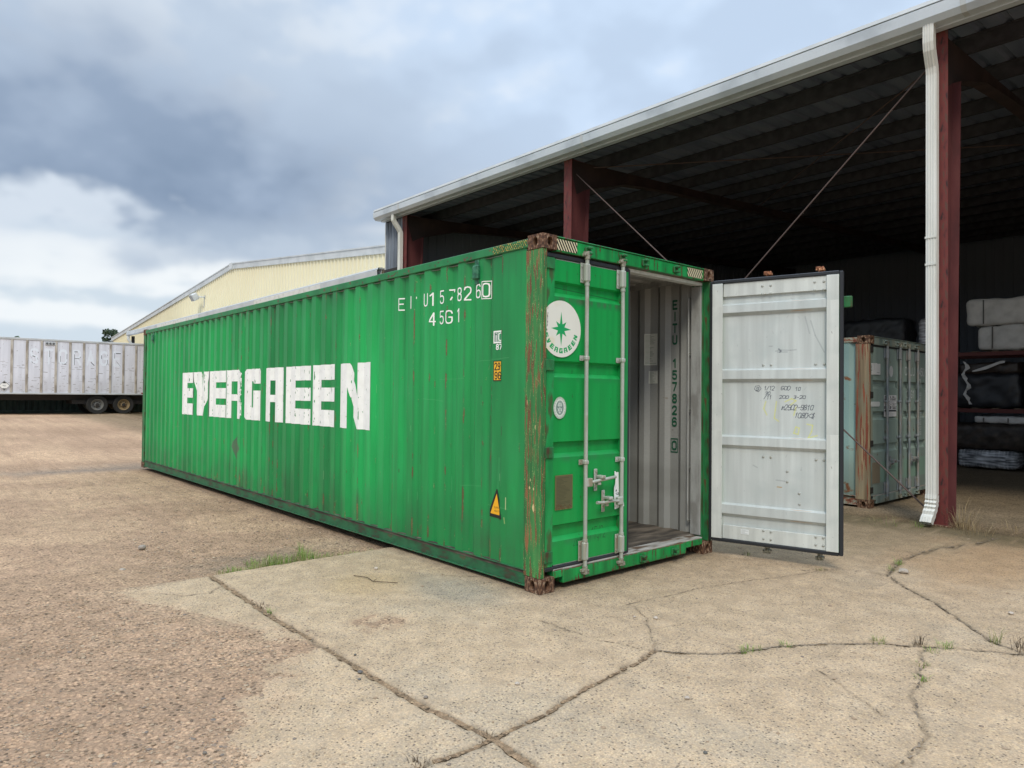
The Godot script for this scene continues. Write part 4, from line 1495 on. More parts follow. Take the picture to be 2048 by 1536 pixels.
	var right := door(root, -1.0, 1.183, 0.172, 2.735, look2, ribs, rods2, bolts, "open_door")
	right.set_meta("label", "open door leaf showing its white scribbled inner side")
	var dr2 := Vector3(0.30, 0, 1.185).normalized()
	var outn := Vector3(dr2.z, 0, -dr2.x)
	right.transform = Transform3D(Basis(-dr2, Vector3.UP, outn), Vector3(2.35, 0, 0.045) + outn * 0.055)
	var lock := mb()
	lock.box(Vector3(-1.285, 2.43, 0.002), Vector3(-1.10, 2.535, 0.030), 0.006)
	part("lock_bracket", lock, M.green_worn, right)
	var tag := Pic.new(64, 48, c8(222, 226, 226))
	rng.seed = 31
	for k in 5:
		tag.seg(Vector2(6, 8 + k * 8), Vector2(rng.randf_range(30, 58), 8 + k * 8), 1.0, c8(140, 146, 150))
	var tb := mb()
	tb.quad_uv(Vector3(-0.29, 0.235, -0.0385), Vector3(-0.37, 0.235, -0.0385), Vector3(-0.37, 0.285, -0.0385), Vector3(-0.29, 0.285, -0.0385), Rect2(0, 0, 1, 1), Vector3(0, 0, -1))
	part("paper_label", tb, tex_mat(tag.tex()), right)
	side_marks(root)
	inside_things(root)


func bump_row(n: int, at: float, wide: float, high: float) -> PackedFloat32Array:
	var a := PackedFloat32Array()
	a.resize(n)
	for i in n:
		a[i] = high * smoothstep(wide, 0.0, absf((i + 0.5) / n - at))
	return a


func ramp_row(n: int, top: float, bottom: float) -> PackedFloat32Array:
	var a := PackedFloat32Array()
	a.resize(n)
	for i in n:
		var t := (i + 0.5) / n
		a[i] = top * smoothstep(0.35, 0.0, t) + bottom * smoothstep(0.6, 1.0, t)
	return a


func scribbles(p: Pic) -> void:
	# marker notes, chalk and scuffs on the inside of the open door; mirrored, as the leaf is seen from behind
	var W := 1.183
	var q := Pic.new(p.w, p.h, Color(1, 1, 1, 0))
	for i in q.d.size():
		q.d[i] = p.d[i]
	var X := func(h: float) -> float: return h / W * p.w
	var Y := func(y: float) -> float: return (1.0 - (y - 0.172) / 2.563) * p.h
	var ink := c8(74, 80, 90)
	var chalk := c8(216, 216, 120)
	rng.seed = 77
	q.line([Vector2(X.call(0.44), Y.call(1.65)), Vector2(X.call(0.41), Y.call(1.67)), Vector2(X.call(0.42), Y.call(1.70)), Vector2(X.call(0.455), Y.call(1.705)), Vector2(X.call(0.475), Y.call(1.675)), Vector2(X.call(0.45), Y.call(1.645)), Vector2(X.call(0.42), Y.call(1.655))], 0.9, ink, 0.9)
	write(q, "9", X.call(0.43), Y.call(1.69), 9, 13, 3, 0.9, ink, 0.1, 1.0, 0.05)
	write(q, "1/12", X.call(0.50), Y.call(1.70), 8, 16, 3, 0.9, ink, 0.2, 1.0, 0.06)
	write(q, "600", X.call(0.66), Y.call(1.70), 10, 15, 3, 0.9, ink, 0.25, 1.0, 0.07)
	write(q, "10", X.call(0.79), Y.call(1.69), 8, 13, 4, 0.9, ink, 0.25, 1.0, 0.06)
	write(q, "30", X.call(0.515), Y.call(1.645), 8, 12, 3, 0.9, ink, 0.15, 1.0, 0.06)
	write(q, "/11", X.call(0.50), Y.call(1.61), 8, 15, 3, 0.9, ink, 0.2, 1.0, 0.05)
	write(q, "200", X.call(0.645), Y.call(1.61), 10, 12, 3, 0.9, ink, 0.25, 1.0, 0.07)
	write(q, "3-20", X.call(0.775), Y.call(1.61), 10, 12, 2, 0.9, ink, 0.25, 1.0, 0.07)
	write(q, "m2902-9810", X.call(0.665), Y.call(1.52), 10, 19, 2.5, 1.0, ink, 0.3, 1.0, 0.06)
	write(q, "1080<$", X.call(0.785), Y.call(1.445), 10, 19, 3, 1.0, ink, 0.35, 1.0, 0.07)
	q.seg(Vector2(X.call(0.945), Y.call(1.405)), Vector2(X.call(0.955), Y.call(1.39)), 1.0, ink)
	for c in [[0.52, 1.55, 0.50, 1.48, 0.53, 1.42], [0.62, 1.55, 0.61, 1.47, 0.60, 1.39, 0.64, 1.36], [0.70, 1.55, 0.76, 1.58, 0.80, 1.56, 0.75, 1.52], [0.80, 1.50, 0.78, 1.42], [0.80, 1.31, 0.78, 1.25, 0.82, 1.24, 0.83, 1.30, 0.80, 1.31], [0.90, 1.34, 0.95, 1.33, 0.94, 1.27, 0.91, 1.21, 0.99, 1.235]]:
		var pts := []
		for i in range(0, c.size(), 2):
			pts.append(Vector2(X.call(c[i]), Y.call(c[i + 1])))
		q.line(pts, 2.6, chalk, 0.55)
	for c in [[0.61, 2.04, 0.66, 2.05, 0.75, 2.045, 0.80, 2.05], [0.63, 2.03, 0.72, 2.03], [0.55, 2.09, 0.58, 2.09], [0.93, 2.32, 0.97, 2.18, 1.05, 2.02], [0.88, 2.36, 0.92, 2.20], [0.62, 0.79, 0.70, 0.785], [0.40, 0.92, 0.44, 0.90]]:
		var pts := []
		for i in range(0, c.size(), 2):
			pts.append(Vector2(X.call(c[i]), Y.call(c[i + 1])))
		q.line(pts, 2.4, c8(136, 142, 146), 0.35)
	q.line([Vector2(X.call(0.64), Y.call(2.06)), Vector2(X.call(0.66), Y.call(2.04)), Vector2(X.call(0.65), Y.call(2.03))], 3.0, c8(110, 116, 122), 0.7)
	q.seg(Vector2(X.call(0.63), Y.call(0.725)), Vector2(X.call(0.67), Y.call(0.723)), 2.0, c8(176, 142, 96), 0.8)
	for k in 24:
		q.seg(Vector2(X.call(0.7 + rng.randf() * 0.25), Y.call(0.235 + rng.randf() * 0.03)), Vector2(X.call(0.72 + rng.randf() * 0.24), Y.call(0.235 + rng.randf() * 0.02)), 1.2, c8(190, 150, 116), 0.25)
	for k in 40:
		var a := Vector2(rng.randf() * p.w, rng.randf() * p.h)
		q.seg(a, a + Vector2(rng.randf_range(-8, 8), rng.randf_range(-12, 12)), 0.8, c8(140, 146, 150), 0.4)
	# u runs from the free edge (local x = -W) to the hinge, so the picture is turned about
	for y in p.h:
		for x in p.w:
			var i := (y * p.w + x) * 4
			var j := (y * p.w + p.w - 1 - x) * 4
			p.d[i] = q.d[j]
			p.d[i + 1] = q.d[j + 1]
			p.d[i + 2] = q.d[j + 2]


func disc(cx: float, cy: float, rx: float, ry: float, z: float) -> MB:
	var b := mb(Vector3(cx - rx, cy - ry, 0), Vector3(rx * 2, ry * 2, 1))
	for k in 48:
		var t0 := TAU * k / 48
		var t1 := TAU * (k + 1) / 48
		b.tri(Vector3(cx, cy, z), Vector3(cx + cos(t0) * rx, cy + sin(t0) * ry, z), Vector3(cx + cos(t1) * rx, cy + sin(t1) * ry, z), Vector3(0, 0, 1))
	return b


func logo_picture() -> Pic:
	var n := 384
	var p := Pic.new(n, n, c8(224, 224, 214))
	var g := c8(24, 158, 92)
	var cen := Vector2(n / 2.0, n / 2.0)
	var blot := noise(0.008)
	for y in n:
		for x in n:
			var t := clampf(blot.get_noise_2d(x, y) * 1.4, 0.0, 1.0) * smoothstep(n * 0.6, 0.0, x)
			p.blend(x, y, c8(214, 200, 150), t * 0.8)
	# eight-pointed star, long above and below
	var star := PackedVector2Array()
	var sc := cen + Vector2(0, 0)
	for k in 16:
		var a := -PI / 2 + TAU * k / 16.0
		var r := 0.088
		if k % 2 == 0:
			r = [0.305, 0.182, 0.25, 0.182, 0.305, 0.182, 0.25, 0.182][k / 2]
		star.append(sc + Vector2(cos(a), sin(a)) * r * n)
	p.poly(star, g)
	# the name along the lower arc
	var word := "EVERGREEN"
	for y in n:
		for x in n:
			var v := Vector2(x + 0.5, y + 0.5) - cen
			var r := v.length() / n
			if r < 0.335 or r > 0.435 or v.y < -0.02 * n:
				continue
			var a := atan2(v.x, v.y)     # 0 straight down, positive to the right
			var u := (a + 1.38) / 2.76 * 9.0
			var k := int(floor(u))
			if k < 0 or k > 8 or u < 0:
				continue
			var f := (u - k - 0.12) / 0.72
			if f < 0.0 or f > 1.0:
				continue
			if in_block(block(word[k]), Vector2(f, (r - 0.340) / 0.09)):
				p.blend(x, y, g, 1.0)
	rng.seed = 41
	var pt := Vector2(n * 0.165, n * 0.12)
	while pt.y < n * 0.72:
		var q := pt + Vector2(rng.randf_range(-4, 4), rng.randf_range(6, 16))
		if rng.randf() < 0.7:
			p.seg(pt, q, rng.randf_range(0.8, 3.2), c8(24, 60, 44), 0.95)
		pt = q
	return p


func stickers(d: Node3D) -> void:
	# positions on the leaf, whose hinge lies at container x = 0.075
	var lg := disc(0.16, 2.137, 0.234, 0.234, 0.0025)
	for i in lg.v.size():
		if lg.v[i].x < 0.083:
			lg.v[i].z = 0.0028
	part("round_logo", lg, tex_mat(logo_picture().tex(), 0.5), d)
	var sp := Pic.new(128, 160, c8(206, 214, 202))
	var ce := Vector2(64, 80)
	for k in 60:
		var t := TAU * k / 60
		sp.seg(ce + Vector2(cos(t) * 60, sin(t) * 76), ce + Vector2(cos(t + 0.12) * 60, sin(t + 0.12) * 76), 1.5, c8(120, 150, 126))
		if k % 3:
			sp.seg(ce + Vector2(cos(t) * 50, sin(t) * 66), ce + Vector2(cos(t) * 54, sin(t) * 70), 1.4, c8(110, 130, 116))
	var ov := PackedVector2Array()
	for k in 40:
		ov.append(ce + Vector2(cos(TAU * k / 40) * 38, sin(TAU * k / 40) * 52))
	sp.poly(ov, c8(118, 140, 132))
	for q in [[64, 34, 64, 122], [44, 60, 84, 60], [50, 44, 50, 70], [78, 44, 78, 70], [44, 84, 56, 104], [56, 84, 46, 106], [72, 84, 84, 104], [84, 84, 74, 104], [54, 116, 74, 116], [58, 48, 70, 48]]:
		sp.seg(Vector2(q[0], q[1]), Vector2(q[2], q[3]), 2.6, c8(214, 222, 212))
	part("inspection_seal", disc(0.152, 1.487, 0.074, 0.090, 0.0025), tex_mat(sp.tex(), 0.5), d)
	var pp := Pic.new(192, 256, c8(104, 102, 74))
	rng.seed = 51
	for k in 22:
		pp.line([Vector2(14, 20 + k * 10), Vector2(rng.randf_range(60, 178), 20 + k * 10)], 1.5, c8(70, 70, 52), 0.75)
	for q in [[0, 0, 192, 6], [0, 250, 192, 256], [0, 0, 6, 256], [186, 0, 192, 256]]:
		pp.rect(q[0], q[1], q[2], q[3], c8(128, 116, 76), 0.8)
	for k in 60:
		var a := Vector2(rng.randf() * 192, 256 - rng.randf() * 40)
		pp.seg(a, a + Vector2(3, 4), 2.5, c8(96, 62, 34), 0.6)
	var pb := mb(Vector3(0.108, 0.650, 0), Vector3(0.202, 0.282, 1))
	pb.box(Vector3(0.108, 0.650, -0.003), Vector3(0.31, 0.932, 0.003))
	part("data_plate", pb, tex_mat(pp.tex(), 0.45, 0.3), d)
	# a torn white paper stuck round the second rod
	var tp := Pic.new(64, 192, c8(226, 228, 226))
	write(tp, "A  M", 8, 104, 8, 9, 4, 1.3, c8(60, 64, 70))
	write(tp, "12  5", 8, 120, 8, 9, 3, 1.3, c8(60, 64, 70))
	var tb := mb(Vector3(0.83, 0.60, 0), Vector3(0.14, 0.35, 1))
	var outline := PackedVector2Array([Vector2(0.832, 0.925), Vector2(0.85, 0.922), Vector2(0.85, 0.912), Vector2(0.885, 0.915), Vector2(0.90, 0.60), Vector2(0.838, 0.588), Vector2(0.834, 0.66), Vector2(0.828, 0.72), Vector2(0.828, 0.78), Vector2(0.842, 0.81), Vector2(0.850, 0.875), Vector2(0.835, 0.872)])
	tb.prism(outline, Transform3D(Basis(), Vector3(0, 0, 0.012)), 0.002)
	tb.prism(PackedVector2Array([Vector2(0.915, 0.60), Vector2(0.963, 0.605), Vector2(0.955, 0.645), Vector2(0.935, 0.68), Vector2(0.915, 0.665)]), Transform3D(Basis(), Vector3(0, 0, 0.014)), 0.002)
	part("torn_paper", tb, tex_mat(tp.tex(), 0.8), d)


func hazard(w: int, h: int, paper: Color, ink: Color, worn: float, lean := 1.0) -> Pic:
	var p := Pic.new(w, h, paper)
	var n := noise(0.05)
	for y in h:
		for x in w:
			var t := fposmod((x + lean * (h - y) * 0.62) / (h * 0.36), 1.0)
			if t < 0.54:
				p.blend(x, y, ink, 1.0)
			if worn > 0.0:
				var k := n.get_noise_2d(x, y) + 0.5
				if k < worn:
					p.d[(y * w + x) * 4 + 3] = 0
	return p


func side_marks(root: Node3D) -> void:
	var ph := 0.815
	var white := c8(240, 241, 236)
	# the nine block letters, flaked along the bends of the sheet
	var spans := [["E", -9.452, -8.822], ["V", -8.846, -7.978], ["E", -8.01, -7.20], ["R", -7.175, -6.565], ["G", -6.42, -5.80], ["R", -5.69, -5.01], ["E", -4.93, -4.22], ["E", -4.125, -3.55], ["N", -3.468, -2.719]]
	var p := Pic.new(2048, 256, Color(white.r, white.g, white.b, 0.0))
	var z0 := -9.50
	var z1 := -2.67
	var y1 := 1.936
	var y0 := 1.186
	var flake := field(2048, 256, 0.12, 4, 4)
	var blot := field(2048, 256, 0.02, 3)
	var ks := knots(-z1, -z0, ph)
	var near := PackedFloat32Array()
	near.resize(2048)
	rng.seed = 61
	var hv := []
	for k in ks.size():
		hv.append(rng.randf())
	for x in 2048:
		var s := -(z0 + (x + 0.5) / 2048.0 * (z1 - z0))
		for k in ks.size():
			near[x] = maxf(near[x], smoothstep(0.016, 0.003, absf(ks[k].x - s)) * (0.05 + 0.25 * pow(hv[k], 2.0)))
	for sp in spans:
		var polys := block(sp[0])
		var xa := int((sp[1] - z0) / (z1 - z0) * 2048)
		var xb := int((sp[2] - z0) / (z1 - z0) * 2048)
		for x in range(xa, xb + 1):
			for y in 256:
				if in_block(polys, Vector2(float(x - xa) / (xb - xa), y / 256.0 * 1.004)):
					var i := (y * 2048 + x) * 4
					var at := y * 2048 + x
					var lim := 0.12 + near[x]
					if sp[0] == "R" and sp[1] < -7.0:
						lim += 0.30 * smoothstep(0.78, 1.0, float(x - xa) / (xb - xa))
					if flake[at] / 255.0 > lim:
						p.d[i + 3] = 255
					var t := blot[at] / 255.0
					p.d[i] = int(lerpf(232, 244, t))
					p.d[i + 1] = int(lerpf(233, 245, t))
					p.d[i + 2] = int(lerpf(229, 242, t))
	var lm := cut_mat(p.tex(), 0.55)
	for sp in spans:
		var u0: float = (sp[1] - z0) / (z1 - z0)
		var u1: float = (sp[2] - z0) / (z1 - z0)
		part("letter", wall_decal(sp[1], sp[2], y0, y1, Rect2(u0, 0, u1 - u0, 1), ph), lm, root)
	# the number, each character on its own flat of the sheet; flaked where the bends run
	var num := Pic.new(1024, 256, Color(white.r, white.g, white.b, 0.0))
	var nz0 := -2.25
	var nz1 := -0.65
	var sx := 1024.0 / (nz1 - nz0)
	var top := 2.60
	var sy := 256.0 / 0.40
	var put := func(t: String, z: float, y: float, wd := 0.055) -> void:
		write(num, t, (z - nz0) * sx, (top - y) * sy, wd * sx, 0.118 * sy, 0, 4.1, white)
	put.call("E", -2.156, 2.572)
	put.call("I", -1.955, 2.572)
	put.call("U", -1.69, 2.572)
	put.call("1", -1.60, 2.572)
	put.call("5", -1.418, 2.572)
	put.call("8", -1.142, 2.572)
	put.call("2", -1.042, 2.572)
	put.call("6", -0.864, 2.572)
	put.call("0", -0.772, 2.572)
	num.line([Vector2((-1.290 - nz0) * sx, 18), Vector2((-1.235 - nz0) * sx, 18), Vector2((-1.240 - nz0) * sx, 30)], 4.4, white)
	num.seg(Vector2((-1.272 - nz0) * sx, 62), Vector2((-1.283 - nz0) * sx, 76), 4.0, white)
	num.seg(Vector2((-1.85 - nz0) * sx, 24), Vector2((-1.85 - nz0) * sx, 34), 2.2, white)
	var bx := [Vector2((-0.786 - nz0) * sx, 6), Vector2((-0.694 - nz0) * sx, 6), Vector2((-0.694 - nz0) * sx, 104), Vector2((-0.786 - nz0) * sx, 104), Vector2((-0.786 - nz0) * sx, 6)]
	num.line(bx, 2.4, white)
	put.call("4", -1.60, 2.378)
	put.call("5", -1.42, 2.378)
	put.call("G", -1.325, 2.378)
	put.call("1", -1.155, 2.378)
	for k in 40:
		num.d[(rng.randi_range(0, 255) * 1024 + rng.randi_range(0, 1023)) * 4 + 3] = 0
	part("painted_number", wall_decal(nz0, nz1, 2.20, 2.60, Rect2(0, 0, 1, 1), ph), cut_mat(num.tex()), root)
	var ic := Pic.new(128, 192, Color(white.r, white.g, white.b, 0.0))
	ic.rect(2, 2, 126, 124, white)
	ic.rect(16, 16, 60, 110, c8(54, 100, 76))
	ic.rect(68, 16, 114, 110, c8(40, 136, 84))
	write(ic, "i", 28, 22, 20, 82, 0, 6.5, white)
	write(ic, "C", 76, 26, 40, 74, 0, 5.0, white)
	write(ic, "87", 42, 136, 30, 48, 14, 5.5, white)
	part("code_mark", wall_decal(-0.636, -0.512, 1.975, 2.145, Rect2(0, 0, 1, 1), ph), cut_mat(ic.tex()), root)
	var hm := Pic.new(96, 160, c8(236, 178, 30))
	for q in [[0, 0, 96, 7], [0, 152, 96, 160], [0, 0, 7, 160], [90, 0, 96, 160]]:
		hm.rect(q[0], q[1], q[2], q[3], c8(30, 28, 24))
	write(hm, "2", 16, 18, 22, 54, 0, 4.5, c8(30, 28, 24))
	write(hm, ".", 42, 18, 10, 54, 0, 4.0, c8(30, 28, 24))
	write(hm, "9", 52, 18, 18, 54, 0, 4.2, c8(30, 28, 24))
	hm.line([Vector2(76, 40), Vector2(88, 34), Vector2(90, 70)], 2.0, c8(90, 64, 24), 0.8)
	write(hm, "96", 18, 90, 24, 54, 14, 4.5, c8(30, 28, 24))
	part("height_mark", wall_decal(-0.632, -0.515, 1.708, 1.884, Rect2(0, 0, 1, 1), ph), tex_mat(hm.tex(), 0.5), root)
	var tr := Pic.new(160, 192, Color(0.1, 0.1, 0.09, 0.0))
	var blk := c8(26, 26, 24)
	var a := Vector2(96, 10)
	var b2 := Vector2(12, 176)
	var c2 := Vector2(148, 182)
	tr.poly(PackedVector2Array([a, b2, c2]), blk)
	tr.line([a, b2, c2, a], 8.0, blk)
	tr.poly(PackedVector2Array([Vector2(94, 30), Vector2(30, 164), Vector2(134, 168)]), c8(238, 172, 24))
	write(tr, "SUPER", 70, 116, 8, 11, 3.4, 0.9, c8(120, 84, 24))
	write(tr, "HEAVY", 70, 138, 8, 11, 3.4, 0.9, c8(120, 84, 24))
	part("warning_triangle", wall_decal(-0.69, -0.486, 0.525, 0.78, Rect2(0, 0, 1, 1), ph), cut_mat(tr.tex()), root)
	# hazard stripes on header and top rail
	for q in [[0.168, 0.405, 1.0], [1.99, 2.245, 1.0]]:
		var b := mb()
		b.quad_uv(Vector3(q[0], 2.782, -0.0055), Vector3(q[1], 2.782, -0.0055), Vector3(q[1], 2.872, -0.0055), Vector3(q[0], 2.872, -0.0055), Rect2(0, 0, 1, 1), Vector3(0, 0, 1))
		part("hazard_stripes", b, tex_mat(hazard(256, 96, c8(222, 212, 176), c8(30, 28, 26), 0.0).tex(), 0.5), root)
	var ws := mb()
	ws.quad_uv(Vector3(-0.003, 2.808, -0.62), Vector3(-0.003, 2.808, -0.19), Vector3(-0.003, 2.872, -0.19), Vector3(-0.003, 2.872, -0.62), Rect2(0, 0, 1, 1), Vector3(-1, 0, 0))
	part("worn_hazard_stripes", ws, cut_mat(hazard(512, 80, c8(222, 186, 92), c8(34, 36, 26), 0.62).tex(), 0.6), root)
	# ventilators
	for z in [-0.857, -11.45]:
		var v := mb()
		v.box(Vector3(-0.022, 2.615, z - 0.042), Vector3(0.05, 2.745, z + 0.042), 0.012)
		v.box(Vector3(0.004, 2.575, z - 0.030), Vector3(0.05, 2.795, z + 0.030), 0.003)
		part("ventilator", v, M.green_dark, root)


func inside_things(root: Node3D) -> void:
	# number down the inner wall, two printed sheets, lashing rail by the post
	var W := 2.438
	var n := Pic.new(64, 704, Color(0.1, 0.35, 0.25, 0.0))
	var g := c8(22, 84, 60)
	var rows := ["E", "I", "T", "U", "", "1", "5", "7", "8", "2", "6", "", "0"]
	for i in rows.size():
		if rows[i]:
			write(n, rows[i], 17, 8 + i * 53.5, 30, 36, 0, 4.6, g)
	n.line([Vector2(6, 638), Vector2(58, 638), Vector2(58, 698), Vector2(6, 698), Vector2(6, 638)], 2.6, g)
	var b := mb()
	var x := W - 0.016 - 0.036 - 0.003 + 0.0
	x = W - 0.016 - 0.0035
	# the flat at z = -0.46 is one of the outer flats; the print sits on the inner one beside it
	var zc := -0.46
	b.quad_uv(Vector3(x, 0.98, zc - 0.052), Vector3(x, 0.98, zc + 0.052), Vector3(x, 2.64, zc + 0.052), Vector3(x, 2.64, zc - 0.052), Rect2(0, 0, 1, 1), Vector3(-1, 0, 0))
	part("inner_number", b, cut_mat(n.tex(), 0.7), root)
	rng.seed = 71
	for q in [[-0.845, -0.69, 1.935, 2.285], [-0.80, -0.685, 1.732, 1.872]]:
		var p := Pic.new(96, 160, c8(206, 208, 198))
		for k in 24:
			p.seg(Vector2(8, 8 + k * 6.2), Vector2(rng.randf_range(30, 88), 8 + k * 6.2), 0.9, c8(96, 118, 96) if k % 3 else c8(110, 112, 108), 0.7)
		var d := mb()
		var ks := knots(-q[1], -q[0], 0.46)
		for i in ks.size() - 1:
			var sa := ks[i].x
			var sb := ks[i + 1].x
			var ua: float = (-sa - q[0]) / (q[1] - q[0])
			var ub: float = (-sb - q[0]) / (q[1] - q[0])
			var xa := W - 0.016 - ks[i].y - 0.004
			var xb := W - 0.016 - ks[i + 1].y - 0.004
			d.quad_uv(Vector3(xb, q[2], -sb), Vector3(xa, q[2], -sa), Vector3(xa, q[3], -sa), Vector3(xb, q[3], -sb), Rect2(ub, 0, ua - ub, 1), Vector3(-1, 0, 0))
		part("printed_sheet", d, tex_mat(p.tex(), 0.8), root)
	var lb := mb()
	lb.tube([Vector3(W - 0.095, 0.30, -0.235), Vector3(W - 0.095, 2.62, -0.235)], 0.009, 8)
	for y in [0.30, 0.85, 1.45, 2.05, 2.62]:
		lb.tube([Vector3(W - 0.05, y, -0.235), Vector3(W - 0.095, y, -0.235)], 0.008, 6)
	part("lashing_bar", lb, M.inner_grey, root)
	var jm := mb()
	jm.box(Vector3(W - 0.104, 0.17, -0.198), Vector3(W - 0.0855, 2.73, -0.08), 0.003)
	part("inner_jamb", jm, M.inner_grey, root)


# ------------------------------------------------------------------ materials
func build_materials() -> void:
	var ag := aggregate(1024, 0.15, Color(1.0, 0.98, 0.95), Color(1.0, 0.95, 0.88), 0.10)
	var gr := aggregate(1024, 0.10, Color(1.0, 0.96, 0.92), Color(1.0, 0.94, 0.88), 0.18, 0.82)
	var macro := two_tone(512, 512, [[0.25, c8(238, 237, 235)], [0.5, c8(247, 246, 244)], [0.75, c8(255, 254, 252)]], 0.02, 5, 1, 1, 0.04)
	for q in [["concrete", ag, 1.0 / 1.9, 0.5], ["gravel", gr, 1.0 / 2.3, 1.6]]:
		var m := tri_mat(q[1][0], q[2], 0.93, 0.0, q[1][1], q[3], true)
		m.vertex_color_use_as_albedo = true
		m.detail_enabled = true
		m.detail_albedo = macro
		m.detail_blend_mode = BaseMaterial3D.BLEND_MODE_MUL
		m.detail_uv_layer = BaseMaterial3D.DETAIL_UV_2
		m.uv2_scale = Vector3(0.31, 0.31, 1)
		m.metallic_specular = 0.25
		M[q[0]] = m
	var rust := two_tone(512, 512, [[0.2, c8(58, 40, 30)], [0.45, c8(92, 64, 46)], [0.62, c8(112, 80, 58)], [0.74, c8(134, 106, 84)], [0.84, c8(160, 142, 120)]], 0.022, 5, 2, 1, 0.08)
	var rbump := grey_tex(512, 512, field(512, 512, 0.05, 5, 1, FastNoiseLite.TYPE_SIMPLEX_SMOOTH, true))
	M.rust = tri_mat(rust, 3.0, 0.85, 0.0, rbump, 0.3)
	M.rust_pale = tri_mat(rust, 5.0, 0.9)
	M.rust_pale.albedo_color = Color(1.35, 1.2, 1.1)
	M.galv = tri_mat(two_tone(256, 256, [[0.2, c8(150, 156, 146)], [0.5, c8(166, 172, 162)], [0.74, c8(176, 180, 172)], [0.86, c8(150, 142, 122)]], 0.012, 3, 3, 1, 0.02), 1.0, 0.5, 0.1)
	M.galv_dirty = tri_mat(two_tone(256, 256, [[0.25, c8(92, 82, 64)], [0.45, c8(134, 134, 118)], [0.62, c8(160, 160, 148)], [0.8, c8(112, 92, 68)]], 0.03, 4, 1, 1, 0.05), 3.0, 0.65, 0.05)
	M.green_plain = tri_mat(two_tone(512, 512, [[0.2, c8(10, 122, 62)], [0.5, c8(14, 140, 70)], [0.72, c8(30, 146, 78)], [0.84, c8(66, 92, 52)]], 0.012, 5, 4, 1, 0.03), 0.9, 0.5)
	M.green_worn = tri_mat(two_tone(512, 512, [[0.16, c8(70, 54, 34)], [0.28, c8(44, 92, 50)], [0.5, c8(30, 112, 62)], [0.74, c8(46, 120, 68)], [0.84, c8(92, 72, 44)]], 0.02, 5, 4, 1, 0.03), 1.2, 0.65)
	M.green_dark = tri_mat(two_tone(256, 256, [[0.25, c8(24, 82, 58)], [0.6, c8(40, 112, 80)], [0.8, c8(60, 120, 90)]], 0.03), 2.0, 0.5)
	M.rubber = flat_mat(c8(34, 37, 42), 0.55)
	M.bolt = flat_mat(c8(176, 178, 172), 0.45, 0.3)
	M.inner_grey = tri_mat(two_tone(256, 256, [[0.2, c8(136, 136, 132)], [0.5, c8(162, 164, 161)], [0.8, c8(172, 174, 171)]], 0.02, 5, 4, 1, 0.03), 0.9, 0.65)
	M.plywood = tri_mat(two_tone(512, 512, [[0.2, c8(58, 52, 46)], [0.5, c8(84, 76, 66)], [0.8, c8(112, 102, 90)]], 0.016, 5, 1, 4, 0.06), 0.8, 0.8)
	M.worn_sill = tri_mat(two_tone(256, 256, [[0.25, c8(96, 78, 62)], [0.42, c8(140, 136, 128)], [0.7, c8(172, 170, 164)]], 0.02, 5, 1, 4, 0.05), 1.2, 0.6)
	M.dark_steel = flat_mat(c8(46, 44, 42), 0.8)
	M.stone_vc = flat_mat(Color.WHITE, 0.9)
	M.stone_vc.vertex_color_use_as_albedo = true
	M.stone_vc.metallic_specular = 0.2
	M.red_steel = tri_mat(two_tone(512, 512, [[0.14, c8(46, 32, 32)], [0.26, c8(92, 42, 41)], [0.4, c8(106, 47, 45)], [0.66, c8(112, 51, 47)], [0.80, c8(92, 62, 54)]], 0.03, 5, 4, 1, 0.03), 0.9, 0.7)
	M.red_dull = tri_mat(two_tone(512, 512, [[0.2, c8(84, 42, 44)], [0.5, c8(94, 46, 48)], [0.8, c8(102, 54, 54)]], 0.012, 4, 3, 1, 0.02), 0.5, 0.75)
	M.rafter = tri_mat(two_tone(256, 256, [[0.2, c8(50, 40, 38)], [0.5, c8(58, 44, 42)], [0.8, c8(66, 52, 48)]], 0.012), 0.5, 0.85)
	M.rod_steel = flat_mat(c8(92, 76, 72), 0.7)
	M.white_trim = tri_mat(two_tone(512, 512, [[0.12, c8(192, 191, 182)], [0.3, c8(210, 210, 203)], [0.5, c8(216, 216, 210)], [0.8, c8(222, 222, 217)]], 0.010, 4, 6, 1, 0.02), 0.5, 0.45)
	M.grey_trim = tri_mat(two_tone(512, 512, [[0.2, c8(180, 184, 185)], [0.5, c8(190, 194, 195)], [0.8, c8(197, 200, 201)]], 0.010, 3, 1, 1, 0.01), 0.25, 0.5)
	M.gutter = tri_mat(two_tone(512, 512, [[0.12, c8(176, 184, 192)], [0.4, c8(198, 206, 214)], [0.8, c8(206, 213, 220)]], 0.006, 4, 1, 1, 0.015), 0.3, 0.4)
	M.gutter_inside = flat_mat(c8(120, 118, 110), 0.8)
	M.roof_under = tri_mat(two_tone(512, 512, [[0.2, c8(98, 108, 126)], [0.5, c8(112, 122, 140)], [0.8, c8(122, 130, 146)]], 0.01, 4, 1, 4, 0.02), 0.3, 0.5)  # bluish cast of the shaded underside mixed into the sheet colour
	M.purlin = tri_mat(two_tone(256, 256, [[0.2, c8(48, 48, 54)], [0.5, c8(58, 58, 64)], [0.8, c8(66, 66, 72)]], 0.02), 0.7, 0.8)
	M.siding_dark = tri_mat(two_tone(256, 256, [[0.2, c8(92, 98, 108)], [0.5, c8(118, 126, 138)], [0.8, c8(134, 142, 152)]], 0.012, 4, 4, 1, 0.03), 0.6, 0.45, 0.2)
	M.siding_inner = flat_mat(c8(112, 120, 132), 0.8)
	M.yellow = tri_mat(two_tone(512, 512, [[0.2, c8(221, 213, 182)], [0.5, c8(224, 216, 186)], [0.8, c8(226, 219, 190)]], 0.006, 3, 1, 1, 0.0), 0.05, 0.6)
	M.concrete_in = flat_mat(c8(150, 140, 120), 0.9)


